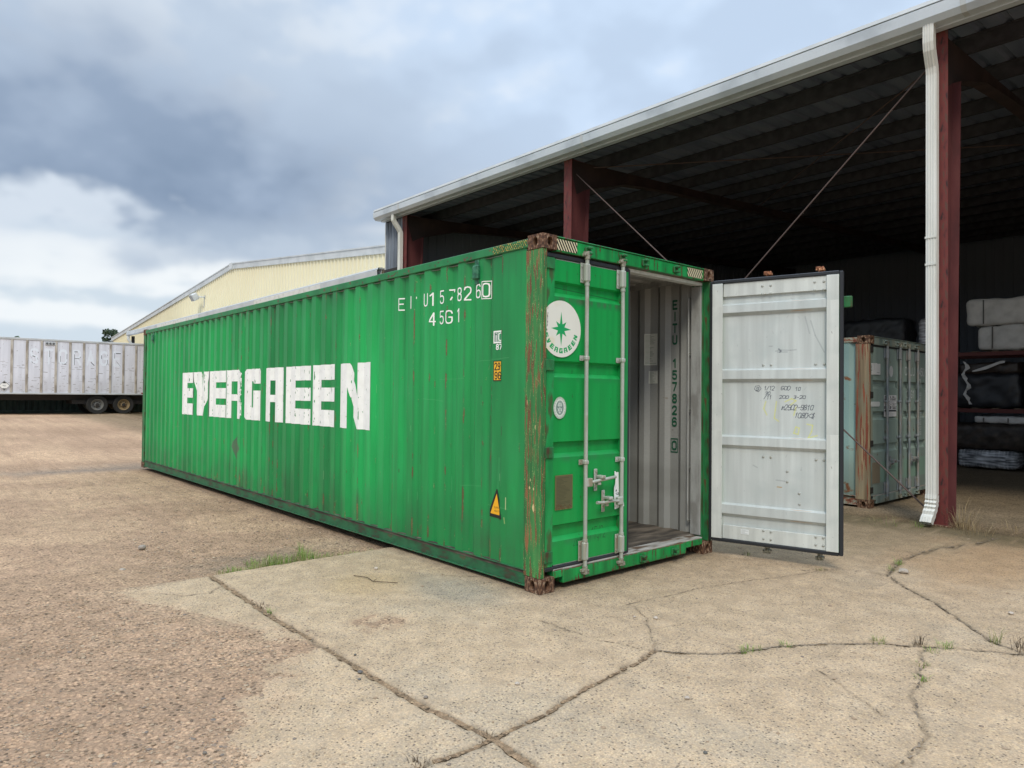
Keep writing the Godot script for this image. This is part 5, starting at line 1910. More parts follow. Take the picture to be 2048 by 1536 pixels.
# ------------------------------------------------------------------ the open steel shed
const ROOF_SLOPE := 0.06
func roof_y(x: float) -> float:
	return 6.46 + (x - 5.6) * ROOF_SLOPE


func rib_sheet(s0: float, s1: float, pitch: float, top: float, slope: float, high: float) -> PackedVector2Array:
	var p := PackedVector2Array([Vector2(s0, 0)])
	var s := s0 + pitch * 0.5
	while s + top / 2 + slope < s1:
		p.append(Vector2(s - top / 2 - slope, 0))
		p.append(Vector2(s - top / 2, high))
		p.append(Vector2(s + top / 2, high))
		p.append(Vector2(s + top / 2 + slope, 0))
		s += pitch
	p.append(Vector2(s1, 0))
	return p


func sweep(b: MB, prof: PackedVector2Array, z0: float, z1: float, cap := true) -> void:
	# an open profile in x and y swept along z, both faces
	for i in prof.size() - 1:
		var a := prof[i]
		var c := prof[i + 1]
		var e := (c - a).normalized()
		b.quad(Vector3(a.x, a.y, z0), Vector3(a.x, a.y, z1), Vector3(c.x, c.y, z1), Vector3(c.x, c.y, z0), Vector3(-e.y, e.x, 0))


func rect_tube(b: MB, path: Array, w: float, d: float, flutes := 0) -> void:
	# a rectangular pipe: w along z, d across, following a path in x and y
	var rings := []
	for i in path.size():
		var p: Vector3 = path[i]
		var t: Vector3 = (path[mini(i + 1, path.size() - 1)] - path[maxi(i - 1, 0)]).normalized()
		var az := Vector3(0, 0, 1)
		var ax := t.cross(az).normalized()
		if ax.x > 0:
			ax = -ax
		var ring := []
		ring.append(p + ax * d / 2 - az * w / 2)
		var nf := maxi(flutes, 0)
		for k in nf:
			var f := -0.36 + 0.72 * (k + 0.5) / nf
			var q := 0.72 / nf * 0.5
			ring.append(p + ax * d / 2 + az * w * (f - q * 0.8))
			ring.append(p + ax * (d / 2 + 0.007) + az * w * (f - q * 0.35))
			ring.append(p + ax * (d / 2 + 0.007) + az * w * (f + q * 0.35))
			ring.append(p + ax * d / 2 + az * w * (f + q * 0.8))
		ring.append(p + ax * d / 2 + az * w / 2)
		ring.append(p - ax * d / 2 + az * w / 2)
		ring.append(p - ax * d / 2 - az * w / 2)
		rings.append([ring, p])
	for i in rings.size() - 1:
		var r0: Array = rings[i][0]
		var r1: Array = rings[i + 1][0]
		for k in r0.size():
			var j := (k + 1) % r0.size()
			b.quad(r0[k], r0[j], r1[j], r1[k], (r0[k] + r0[j]) * 0.5 - rings[i][1])


func column(parent: Node, z: float, skin: Material, web_mat: Material) -> void:
	var x0 := 5.95
	var n := Node3D.new()
	n.name = "column"
	parent.add_child(n, true)
	var fl := mb()
	fl.box(Vector3(x0, 0.0, z - 0.105), Vector3(x0 + 0.014, 6.30, z + 0.105), 0.002)
	part("outer_flange", fl, skin, n)
	var web := mb()
	web.prism(PackedVector2Array([Vector2(x0 + 0.0141, 0.0), Vector2(x0 + 0.30, 0.0), Vector2(x0 + 0.52, 5.74), Vector2(x0 + 0.52, 6.28), Vector2(x0 + 0.0141, 6.28)]), Transform3D(Basis(), Vector3(0, 0, z - 0.006)), 0.012)
	part("web", web, web_mat, n)
	var inn := mb()
	inn.prism(PackedVector2Array([Vector2(x0 + 0.3002, 0.0), Vector2(x0 + 0.315, 0.0), Vector2(x0 + 0.535, 5.74), Vector2(x0 + 0.5202, 5.74)]), Transform3D(Basis(), Vector3(0, 0, z - 0.10)), 0.20)
	part("inner_flange", inn, web_mat, n)
	var bp := mb()
	bp.box(Vector3(x0 - 0.03, 0.001, z - 0.15), Vector3(x0 + 0.38, 0.02, z + 0.15), 0.003)
	part("base_plate", bp, M.rust, n)


func build_shed() -> void:
	var za := -12.38
	var zb := 14.4
	var xe := 27.0
	var s := thing("open_shed", "long steel shed with red columns, white gutter and dark open front behind the containers", "shed")
	# roof sheet with ribs running down the slope, seen from below
	var org := Vector3(5.62, roof_y(5.62), za)
	var down := Vector3(xe - 5.62, (xe - 5.62) * ROOF_SLOPE, 0)
	var rf := mb()
	var prof := rib_sheet(0, zb - za, 0.3048, 0.05, 0.035, 0.042)
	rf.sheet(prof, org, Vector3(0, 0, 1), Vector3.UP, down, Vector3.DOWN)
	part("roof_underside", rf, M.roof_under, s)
	var rt := mb()
	rt.sheet(prof, org + Vector3(0, 0.004, 0), Vector3(0, 0, 1), Vector3.UP, down, Vector3.UP)
	part("roof", rt, M.grey_trim, s)
	# eave: gutter of folded sheet in lengths, roof edge trim, fascia below
	var cut := [za - 0.06, -11.2, -4.85, 1.35, 7.6, zb]
	for i in cut.size() - 1:
		var g := mb()
		sweep(g, PackedVector2Array([Vector2(5.80, 6.30), Vector2(5.80, 6.235), Vector2(5.66, 6.235), Vector2(5.60, 6.30), Vector2(5.585, 6.43), Vector2(5.60, 6.44), Vector2(5.625, 6.43)]), cut[i] + 0.004, cut[i + 1] - 0.004)
		part("gutter", g, M.gutter, s)
		if i > 0:
			var j := mb()
			sweep(j, PackedVector2Array([Vector2(5.79, 6.231), Vector2(5.658, 6.231), Vector2(5.596, 6.298), Vector2(5.581, 6.432), Vector2(5.60, 6.446)]), cut[i] - 0.03, cut[i] + 0.03)
			part("gutter_joint", j, M.grey_trim, s)
	var rt2 := mb()
	sweep(rt2, PackedVector2Array([Vector2(5.640, 6.445), Vector2(5.585, 6.450), Vector2(5.600, 6.505), Vector2(5.80, 6.522)]), za - 0.05, zb)
	part("roof_edge_trim", rt2, M.grey_trim, s)
	var fa := mb()
	fa.box(Vector3(5.80, 6.225, za), Vector3(5.93, 6.32, zb))
	fa.box(Vector3(5.795, 6.212, za), Vector3(5.90, 6.2245, zb))
	part("fascia", fa, M.gutter, s)
	var gc := mb()
	gc.prism(PackedVector2Array([Vector2(5.80, 6.42), Vector2(5.80, 6.235), Vector2(5.66, 6.235), Vector2(5.60, 6.30), Vector2(5.585, 6.43)]), Transform3D(Basis(), Vector3(0, 0, za - 0.064)), 0.006)
	part("gutter_end", gc, M.white_trim, s)
	# frames: columns, rafters; purlins across them
	var frames := [-11.45, -5.54, 0.98, 7.5, 14.0]
	for z in frames:
		column(s, z, M.red_steel, M.red_dull)
		var r := mb()
		r.prism(PackedVector2Array([Vector2(6.2, 5.60), Vector2(6.49, 5.76), Vector2(7.6, 6.07), Vector2(9.0, 6.22), Vector2(12.7, 6.45), Vector2(17.0, 6.70), Vector2(xe, 7.25), Vector2(xe, roof_y(xe) - 0.235), Vector2(5.97, roof_y(5.97) - 0.235)]), Transform3D(Basis(), Vector3(0, 0, z - 0.010)), 0.020)
		var low := [Vector2(6.49, 5.76), Vector2(7.6, 6.07), Vector2(9.0, 6.22), Vector2(12.7, 6.45), Vector2(17.0, 6.70), Vector2(xe, 7.25)]
		for i in low.size() - 1:
			var a: Vector2 = low[i]
			var b: Vector2 = low[i + 1]
			r.quad(Vector3(a.x, a.y - 0.002, z - 0.09), Vector3(a.x, a.y - 0.002, z + 0.09), Vector3(b.x, b.y - 0.002, z + 0.09), Vector3(b.x, b.y - 0.002, z - 0.09), Vector3.DOWN)
		part("rafter", r, M.rafter, s)
	var x := 5.98
	while x < xe:
		var y := roof_y(x) - 0.005
		var p := mb()
		p.box(Vector3(x - 0.004, y - 0.215, za + 0.1), Vector3(x + 0.004, y, zb - 0.1))
		p.box(Vector3(x + 0.0041, y - 0.215, za + 0.1), Vector3(x + 0.07, y - 0.207, zb - 0.1))
		p.box(Vector3(x - 0.07, y - 0.010, za + 0.1), Vector3(x - 0.0041, y - 0.003, zb - 0.1))
		part("purlin", p, M.purlin, s)
		x += 1.06 if x < 6.1 else 1.45
	# crossed brace rods in the front bay and under the roof
	for q in [[Vector3(6.1, 5.93, 0.86), Vector3(6.1, 0.12, -5.35)], [Vector3(6.1, 5.96, -5.45), Vector3(6.1, 0.10, 0.88)], [Vector3(6.6, 6.20, -5.45), Vector3(13.0, 6.60, 0.9)], [Vector3(6.6, 6.20, 0.9), Vector3(13.0, 6.60, -5.45)], [Vector3(6.6, 6.2, 7.4), Vector3(13.0, 6.6, 1.05)]]:
		var b := mb()
		b.tube([q[0], q[1]], 0.0115, 8)
		part("brace_rod", b, M.rod_steel, s)
	# downspouts
	var d1 := mb()
	rect_tube(d1, [Vector3(5.70, 6.26, 0.955), Vector3(5.70, 6.12, 0.955), Vector3(5.705, 6.03, 0.953), Vector3(5.73, 5.94, 0.950), Vector3(5.785, 5.85, 0.946), Vector3(5.835, 5.77, 0.943), Vector3(5.86, 5.68, 0.940), Vector3(5.866, 5.58, 0.938), Vector3(5.868, 3.2, 0.936), Vector3(5.866, 0.40, 0.934)], 0.122, 0.085, 3)
	part("downspout", d1, M.white_trim, s)
	var d2 := mb()
	rect_tube(d2, [Vector3(5.866, 0.398, 0.934), Vector3(5.858, 0.35, 0.934), Vector3(5.868, 0.325, 0.933), Vector3(5.850, 0.30, 0.932), Vector3(5.862, 0.27, 0.931), Vector3(5.84, 0.245, 0.928), Vector3(5.848, 0.21, 0.924), Vector3(5.815, 0.18, 0.92), Vector3(5.812, 0.14, 0.915), Vector3(5.775, 0.10, 0.91), Vector3(5.75, 0.05, 0.905)], 0.128, 0.088, 3)
	part("crushed_downspout_foot", d2, M.white_trim, s)
	for yy in [3.62, 3.28]:
		var st := mb()
		st.box(Vector3(5.812, yy - 0.012, 0.868), Vector3(5.8165, yy + 0.012, 1.002))
		part("strap", st, M.white_trim, s)
	var d3 := mb()
	rect_tube(d3, [Vector3(5.70, 6.25, -11.58), Vector3(5.70, 6.10, -11.58), Vector3(5.74, 6.03, -11.57), Vector3(5.84, 5.88, -11.54), Vector3(5.88, 5.80, -11.53), Vector3(5.88, 0.2, -11.53)], 0.115, 0.09, 3)
	part("downspout", d3, M.white_trim, s)
	# the corner's strip of siding and the closed end, back and far end walls
	var fs := mb()
	fs.sheet(rib_sheet(0, 0.86, 0.15, 0.04, 0.02, 0.03), Vector3(5.965, 4.94, za), Vector3(0, 0, 1), Vector3(-1, 0, 0), Vector3(0, 1.38, 0), Vector3(-1, 0, 0))
	fs.box(Vector3(5.966, 0, za), Vector3(5.99, 6.3, za + 0.86))
	part("front_siding", fs, M.siding_dark, s)
	var ft := mb()
	ft.box(Vector3(5.93, 4.80, za - 0.02), Vector3(5.965, 4.939, za + 0.86), 0.003)
	part("siding_trim", ft, M.dark_steel, s)
	var tr := mb()
	tr.box(Vector3(5.945, 0.0, za - 0.03), Vector3(5.99, 6.22, za - 0.002), 0.004)
	part("corner_trim", tr, M.white_trim, s)
	for q in [[za, 1.0], [zb, -1.0]]:
		var w := mb()
		var zz: float = q[0]
		var n: float = q[1]
		w.prism(PackedVector2Array([Vector2(6.0, 0), Vector2(xe, 0), Vector2(xe, roof_y(xe) + 0.03), Vector2(5.95, roof_y(5.95) + 0.03), Vector2(5.95, 5.9), Vector2(6.0, 5.9)]), Transform3D(Basis(), Vector3(0, 0, zz - 0.02)), 0.04)
		var k := 6.1
		while k < xe:
			w.box(Vector3(k, 0.02, zz + minf(0.021 * n, 0.055 * n)), Vector3(k + 0.09, roof_y(k) - 0.05, zz + maxf(0.021 * n, 0.055 * n)), 0.01)
			k += 0.3
		part("end_wall", w, M.siding_inner, s)
	var bw := mb()
	bw.box(Vector3(xe - 0.02, 0, za), Vector3(xe + 0.04, roof_y(xe), zb))
	var kz := za + 0.2
	while kz < zb:
		bw.box(Vector3(xe - 0.06, 0.02, kz), Vector3(xe - 0.021, roof_y(xe) - 0.05, kz + 0.09), 0.01)
		kz += 0.3
	part("back_wall", bw, M.siding_inner, s)


# ------------------------------------------------------------------ the yellow building and its lean-to
func build_warehouse() -> void:
	var s := thing("yellow_warehouse", "long pale yellow ribbed metal warehouse with low gable roof beyond the green container", "warehouse")
	var X := 9.0
	var z_l := -59.3
	var z_p := -32.6
	var z_r := -12.46
	var top := func(z: float) -> float: return 8.02 - (0.0865 * (z_p - z) if z < z_p else 0.0935 * (z - z_p))
	var w := mb()
	var pitch := 0.3048
	var z := z_l
	var cols := [[0.0, 0.0], [0.185, 0.0], [0.205, 0.05], [0.265, 0.05], [0.285, 0.0], [0.3048, 0.0]]
	while z < z_r:
		for i in cols.size() - 1:
			var za: float = z + cols[i][0]
			var zb: float = minf(z + cols[i + 1][0], z_r)
			var ya: float = top.call(za)
			var yb: float = top.call(zb)
			w.quad(Vector3(X - cols[i][1], -0.3, za), Vector3(X - cols[i + 1][1], -0.3, zb), Vector3(X - cols[i + 1][1], yb, zb), Vector3(X - cols[i][1], ya, za), Vector3(-1, 0, 0))
		z += pitch
	part("gable_wall", w, M.yellow, s)
	var rk := mb()
	for q in [[z_l - 0.4, z_p], [z_p, z_r]]:
		var a: float = q[0]
		var b: float = q[1]
		var ya: float = top.call(a)
		var yb: float = top.call(b)
		for lv in [[-0.09, 0.06, 0.02, 0.27], [-0.12, 0.06, 0.2705, 0.32]]:
			var p := [Vector3(X + lv[0], ya - 0.06 + lv[2], a), Vector3(X + lv[0], yb - 0.06 + lv[2], b), Vector3(X + lv[0], yb - 0.06 + lv[3], b), Vector3(X + lv[0], ya - 0.06 + lv[3], a)]
			rk.quad(p[0], p[1], p[2], p[3], Vector3(-1, 0, 0))
			var d := Vector3(lv[1] - lv[0], 0, 0)
			rk.quad(p[3], p[2], p[2] + d, p[3] + d, Vector3.UP)
			rk.quad(p[0], p[1], p[1] + d, p[0] + d, Vector3.DOWN)
	part("rake_trim", rk, M.grey_trim, s)
	var cap := mb()
	cap.box(Vector3(X - 0.14, 8.02 - 0.06, z_p - 0.22), Vector3(X + 0.08, 8.02 + 0.27, z_p + 0.22), 0.01)
	part("ridge_cap", cap, M.grey_trim, s)
	var rf := mb()
	for q in [[z_l - 0.4, z_p], [z_p, z_r]]:
		var ya: float = top.call(q[0]) + 0.2
		var yb: float = top.call(q[1]) + 0.2
		rf.quad(Vector3(X, ya, q[0]), Vector3(X, yb, q[1]), Vector3(X + 40, yb, q[1]), Vector3(X + 40, ya, q[0]), Vector3.UP)
	part("roof", rf, M.grey_trim, s)
	var ew := mb()
	ew.box(Vector3(X, -0.3, z_l - 0.03), Vector3(X + 40, top.call(z_l), z_l + 0.03))
	part("end_wall", ew, M.yellow, s)
	# lean-to along the gable wall: only its gutter, roof edge and dark underside show above the container
	var lr := mb()
	lr.box(Vector3(6.0, 5.02, -40.9), Vector3(X - 0.002, 5.05, -12.75), 0.0, Transform3D(Basis(Vector3(0, 0, 1), 0.10), Vector3(0.53, -0.575, 0)))
	part("lean_to_roof", lr, M.grey_trim, s)
	var cut := [-40.95, -34.5, -28.0, -21.6, -16.2, -12.75]
	for i in cut.size() - 1:
		var g := mb()
		sweep(g, PackedVector2Array([Vector2(6.06, 5.06), Vector2(6.06, 4.80), Vector2(5.96, 4.80), Vector2(5.92, 4.85), Vector2(5.91, 4.985), Vector2(5.93, 5.0)]), cut[i] + 0.003, cut[i + 1] - 0.003)
		part("lean_to_gutter", g, M.white_trim if i % 2 else M.grey_trim, s)
	var ed := mb()
	sweep(ed, PackedVector2Array([Vector2(5.93, 5.01), Vector2(5.955, 5.06), Vector2(6.12, 5.075)]), -40.9, -12.75)
	part("lean_to_edge", ed, M.grey_trim, s)
	for zz in [-40.7, -34.5, -28.0, -21.5, -15.0]:
		var b := mb()
		b.box(Vector3(6.15, -0.1, zz - 0.07), Vector3(6.30, 4.79, zz + 0.07), 0.005)
		part("lean_to_post", b, M.dark_steel, s)
	var ds := mb()
	rect_tube(ds, [Vector3(5.99, 4.80, -40.75), Vector3(5.99, 4.62, -40.75), Vector3(6.12, 4.40, -40.75), Vector3(6.12, 0.2, -40.75)], 0.16, 0.12, 0)
	part("downspout", ds, M.white_trim, s)
	var f := thing("floodlight", "grey floodlight on a bracket high on the yellow gable wall", "floodlight", Vector3(X, 6.92, -37.2))
	var hd := mb()
	hd.box(Vector3(-0.34, -0.2, -0.26), Vector3(0.0, 0.2, 0.26), 0.05, Transform3D(Basis(Vector3(0, 0, 1), 0.55), Vector3(-0.34, 0.12, -0.10)))
	part("lamp_housing", hd, M.grey_trim, f)
	var gl := mb()
	gl.box(Vector3(-0.352, -0.17, -0.22), Vector3(-0.341, 0.17, 0.22), 0.0, Transform3D(Basis(Vector3(0, 0, 1), 0.55), Vector3(-0.34, 0.12, -0.10)))
	part("glass_front", gl, flat_mat(c8(140, 148, 152), 0.2), f)
	var br := mb()
	br.tube([Vector3(-0.33, 0.05, 0.18), Vector3(-0.12, 0.02, 0.34), Vector3(-0.03, 0.02, 0.34)], 0.035, 8)
	br.tube([Vector3(-0.06, 0.02, 0.34), Vector3(-0.06, -0.45, 0.30), Vector3(-0.05, -0.52, 0.12)], 0.022, 6)
	br.box(Vector3(-0.05, -0.10, 0.26), Vector3(-0.033, 0.14, 0.42), 0.004)
	part("bracket", br, M.grey_trim, f)


# ------------------------------------------------------------------ the parked trailer
func build_trailer() -> void:
	var z := -38.0
	var gy := rise(z)
	var xl := -7.4
	var xr := 6.55
	var y0 := 1.44
	var y1 := 4.20
	var t := thing("box_trailer", "long weathered white box trailer with worn ribbed side parked across the yard", "trailer", Vector3(0, 0, z))
	rng.seed = 81
	var tones := []
	for k in 4:
		var p := paint(96, 320, c8(220, 222, 230), {"rust": 0.14, "rust1": c8(120, 116, 116), "rust2": c8(150, 144, 142), "rust_freq": 0.05, "rust_squash": 1, "streak": 0.05, "mottle": 0.12, "fade": c8(208, 210, 220), "grime_row": ramp_row(320, 0.0, 0.22), "dirt": c8(140, 136, 132)})
		for j in 12:
			var a := Vector2(rng.randf() * 96, rng.randf_range(130, 300))
			p.seg(a, a + Vector2(rng.randf_range(8, 40), rng.randf_range(-2, 2)), rng.randf_range(0.6, 1.6), c8(120, 116, 114), rng.randf_range(0.3, 0.8))
		tones.append(p)
	var posts := []
	var x := 0.262 - 0.613 * 12
	while x < xr:
		posts.append(x)
		x += 0.613
	var pm := tri_mat(two_tone(256, 256, [[0.2, c8(146, 138, 126)], [0.5, c8(182, 174, 162)], [0.8, c8(196, 190, 180)]], 0.02, 4, 3, 1, 0.04), 0.6, 0.6)
	var word := "STORAGE"
	for i in posts.size() - 1:
		var a: float = posts[i] + 0.06
		var b: float = posts[i + 1] - 0.06
		var k := i - 13
		var p: Pic = tones[i % 4]
		if k >= 0 and k < 7 or i == 14:
			var q := Pic.new(96, 320, Color.WHITE)
			q.d = p.d.duplicate()
			write(q, word[clampi(k, 0, 6)], 20, 62, 54, 78, 0, 8.0, c8(232, 238, 246), 0.0, 0.8)
			var pts := []
			for st in GLYPH[word[clampi(k, 0, 6)]]:
				for j in range(0, st.size(), 2):
					pts.append(Vector2(20 + st[j] * 54, 62 + st[j + 1] * 78))
			for j in pts.size() - 1:
				if rng.randf() < 0.6:
					q.seg(pts[j] + Vector2(6, 5), pts[j].lerp(pts[j + 1], rng.randf_range(0.3, 0.9)) + Vector2(6, 5), rng.randf_range(0.8, 2.4), c8(50, 50, 56), 0.9)
			p = q
		var m := mb(Vector3(a, y0, 0), Vector3(b - a, y1 - y0, 1))
		m.box(Vector3(a - 0.02, y0 + 0.06, -0.05), Vector3(b + 0.02, y1 - 0.09, 0.0))
		part("side_panel", m, tex_mat(p.tex(), 0.5), t)
	for px in posts:
		var m := mb()
		m.box(Vector3(px - 0.055, y0 + 0.06, 0.001), Vector3(px + 0.055, y1 - 0.09, 0.028), 0.01)
		part("side_post", m, pm, t)
	var top := mb()
	top.box(Vector3(xl, y1 - 0.09, -0.06), Vector3(xr, y1 + 0.02, 0.03), 0.012)
	part("top_rail", top, M.grey_trim, t)
	var bot := mb()
	bot.box(Vector3(xl, y0 - 0.03, -0.06), Vector3(xr, y0 + 0.06, 0.03), 0.012)
	part("bottom_rail", bot, M.grey_trim, t)
	var bd := mb()
	bd.box(Vector3(xl, y0, -2.55), Vector3(xr, y1, -0.061))
	part("cargo_body", bd, tri_mat(tones_tex(), 0.4, 0.6), t)
	var ch := mb()
	for zz in [-0.75, -1.75]:
		ch.box(Vector3(xl + 0.6, y0 - 0.33, zz - 0.07), Vector3(xr, y0 - 0.031, zz + 0.07))
	ch.box(Vector3(2.9, y0 - 0.52, -2.2), Vector3(6.3, y0 - 0.331, -0.35))
	for ax in [4.012, 5.261]:
		ch.box(Vector3(ax - 0.07, gy + 0.40, -2.3), Vector3(ax + 0.07, gy + 0.54, -0.2))
	part("chassis", ch, M.dark_steel, t)
	var i := 0
	for ax in [4.012, 5.261]:
		for zz in [-0.16, -2.4]:
			var w := Node3D.new()
			w.name = "wheel"
			w.position = Vector3(ax, gy + 0.505, zz)
			t.add_child(w, true)
			var ty := mb()
			lathe(ty, [[0.30, -0.22], [0.46, -0.25], [0.505, -0.20], [0.505, -0.03], [0.47, 0.02], [0.31, 0.0], [0.29, -0.06]], 28)
			part("tyre", ty, flat_mat(c8(38, 38, 37), 0.9), w)
			var rm := mb()
			lathe(rm, [[0.295, -0.01], [0.275, -0.012], [0.262, -0.11], [0.17, -0.15], [0.13, -0.14], [0.12, -0.06], [0.0, -0.05]], 24)
			part("rim", rm, flat_mat(c8(120, 120, 116), 0.6) if i == 0 else flat_mat(c8(150, 130, 96), 0.6), w)
			var hub := mb()
			for k in 8:
				var a := TAU * k / 8
				hub.tube([Vector3(cos(a) * 0.155, sin(a) * 0.155, -0.15), Vector3(cos(a) * 0.155, sin(a) * 0.155, -0.115)], 0.018, 6)
			hub.tube([Vector3(0, 0, -0.06), Vector3(0, 0, 0.0)], 0.085, 12)
			part("hub", hub, M.dark_steel, w)
		i += 1
	for zz in [-0.5, -2.0]:
		var lg := mb()
		lg.box(Vector3(-4.3, gy, zz - 0.06), Vector3(-4.18, y0 - 0.03, zz + 0.06), 0.01)
		lg.box(Vector3(-4.4, gy, zz - 0.14), Vector3(-4.08, gy + 0.02, zz + 0.14))
		part("landing_leg", lg, M.dark_steel, t)
	var mbx := mb()
	mbx.box(Vector3(1.62, 3.90, 0.001), Vector3(2.08, 4.07, 0.035), 0.01)
	part("light_plate", mbx, M.grey_trim, t)
	for lx in [1.70, 1.84, 1.98]:
		var m := mb()
		m.tube([Vector3(lx, 3.985, 0.0355), Vector3(lx, 3.985, 0.05)], 0.05, 12)
		part("marker_light", m, flat_mat(c8(96, 96, 100), 0.3), t)
	var dm := Pic.new(96, 96, c8(238, 238, 234))
	dm.line([Vector2(4, 4), Vector2(92, 4), Vector2(92, 92), Vector2(4, 92), Vector2(4, 4)], 2.0, c8(40, 40, 42))
	dm.poly(PackedVector2Array([Vector2(8, 8), Vector2(44, 8), Vector2(8, 44)]), c8(44, 44, 46))
	dm.poly(PackedVector2Array([Vector2(88, 88), Vector2(56, 88), Vector2(88, 56)]), c8(44, 44, 46))
	for k in 3:
		dm.seg(Vector2(26 + k * 9, 60 - k * 2), Vector2(60 + k * 2, 28 + k * 9), 1.0, c8(70, 70, 74))
	var pl := mb()
	var c := Vector3(-0.02, 1.82, 0.034)
	pl.quad_uv(c + Vector3(-0.24, 0, 0), c + Vector3(0, -0.26, 0), c + Vector3(0.24, 0, 0), c + Vector3(0, 0.26, 0), Rect2(0, 0, 1, 1), Vector3(0, 0, 1))
	part("diamond_placard", pl, tex_mat(dm.tex(), 0.6), t)
	var red := mb()
	red.box(Vector3(6.05, y0 + 0.04, 0.03), Vector3(6.16, y0 + 0.10, 0.05), 0.006)
	part("marker_light", red, flat_mat(c8(150, 50, 40), 0.4), t)
	# added dark green box for the shaded gap under its floor, shade in its colour
	var g := thing("added_dark_container", "added dark green ribbed box standing in for the shaded gap under the white trailer", "shipping container", Vector3(0, 0, z - 3.1))
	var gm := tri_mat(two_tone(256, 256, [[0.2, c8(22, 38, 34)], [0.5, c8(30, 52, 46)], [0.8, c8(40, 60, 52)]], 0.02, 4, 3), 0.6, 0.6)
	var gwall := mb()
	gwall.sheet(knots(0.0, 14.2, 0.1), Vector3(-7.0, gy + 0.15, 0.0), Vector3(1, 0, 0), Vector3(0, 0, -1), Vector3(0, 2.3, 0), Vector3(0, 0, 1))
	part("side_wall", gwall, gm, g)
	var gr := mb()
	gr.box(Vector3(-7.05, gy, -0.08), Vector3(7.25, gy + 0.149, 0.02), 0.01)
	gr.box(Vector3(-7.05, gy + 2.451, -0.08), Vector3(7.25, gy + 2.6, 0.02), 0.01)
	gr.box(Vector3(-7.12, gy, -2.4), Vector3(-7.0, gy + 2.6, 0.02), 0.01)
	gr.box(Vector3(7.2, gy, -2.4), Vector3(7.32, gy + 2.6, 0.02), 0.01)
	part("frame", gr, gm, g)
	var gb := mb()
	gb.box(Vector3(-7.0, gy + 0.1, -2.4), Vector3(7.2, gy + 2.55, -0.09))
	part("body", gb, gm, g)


func tones_tex() -> ImageTexture:
	return two_tone(256, 256, [[0.2, c8(176, 178, 184)], [0.5, c8(200, 202, 208)], [0.8, c8(212, 212, 216)]], 0.012)


func lathe(b: MB, prof: Array, n: int) -> void:
	# prof: [radius, z], turned about the z axis
	for k in n:
		var t0 := TAU * k / n
		var t1 := TAU * (k + 1) / n
		for i in prof.size() - 1:
			var a: Array = prof[i]
			var c: Array = prof[i + 1]
			var nr := Vector2(c[1] - a[1], -(c[0] - a[0])).normalized()   # (radial, z)
			var m0 := Vector3(cos(t0) * -nr.x, sin(t0) * -nr.x, -nr.y)
			var m1 := Vector3(cos(t1) * -nr.x, sin(t1) * -nr.x, -nr.y)
			m0 = -m0
			m1 = -m1
			var p0 := Vector3(cos(t0) * a[0], sin(t0) * a[0], a[1])
			var p1 := Vector3(cos(t1) * a[0], sin(t1) * a[0], a[1])
			var p2 := Vector3(cos(t1) * c[0], sin(t1) * c[0], c[1])
			var p3 := Vector3(cos(t0) * c[0], sin(t0) * c[0], c[1])
			b.smooth_tri(p0, p1, p2, m0, m1, m1)
			b.smooth_tri(p0, p2, p3, m0, m1, m0)


# ------------------------------------------------------------------ trees
func tree(label: String, at: Vector3, tall: float, wide: float, leaves: int, sd: int) -> void:
	rng.seed = sd
	wide *= 0.76
	var t := thing("tree", label, "tree", at, 0.0, "trees far beyond the yard")
	var tr := mb()
	tr.tube([Vector3.ZERO, Vector3(0.1, tall * 0.35, 0), Vector3(0.0, tall * 0.7, 0.1)], 0.22, 8)
	for k in 7:
		var a := TAU * k / 7.0 + rng.randf()
		var y := tall * rng.randf_range(0.3, 0.65)
		tr.tube([Vector3(0.05, y, 0), Vector3(cos(a) * wide * 0.25, y + tall * 0.14, sin(a) * wide * 0.25), Vector3(cos(a) * wide * 0.42, y + tall * 0.22, sin(a) * wide * 0.42)], 0.08, 6)
	part("trunk", tr, flat_mat(c8(70, 58, 46), 0.9), t)
	var lf := tint()
	var lobes := []
	for k in 16:
		var a := rng.randf() * TAU
		var f := rng.randf()
		lobes.append([Vector3(cos(a) * wide * 0.38 * sqrt(f), tall * rng.randf_range(0.48, 0.90), sin(a) * wide * 0.38 * sqrt(f)), wide * rng.randf_range(0.10, 0.21), rng.randf_range(0.6, 1.4)])
	for k in leaves:
		var l: Array = lobes[rng.randi() % lobes.size()]
		var d := Vector3(rng.randfn(), rng.randfn() * 0.75, rng.randfn()).normalized() * pow(rng.randf(), 0.4)
		var p: Vector3 = l[0] + d * l[1]
		var s := rng.randf_range(0.10, 0.24)
		var u := Vector3(rng.randfn(), rng.randfn(), rng.randfn()).normalized()
		var v := u.cross(Vector3(rng.randfn(), rng.randfn(), rng.randfn())).normalized()
		lf.col = Color(0.045, 0.075, 0.035) * (float(l[2]) * rng.randf_range(0.7, 1.3))
		lf.tri(p - u * s, p + v * s * 0.7, p + u * s)
		lf.tri(p - u * s, p + u * s, p - v * s * 0.7)
	part("crown", lf, M.leaf, t)


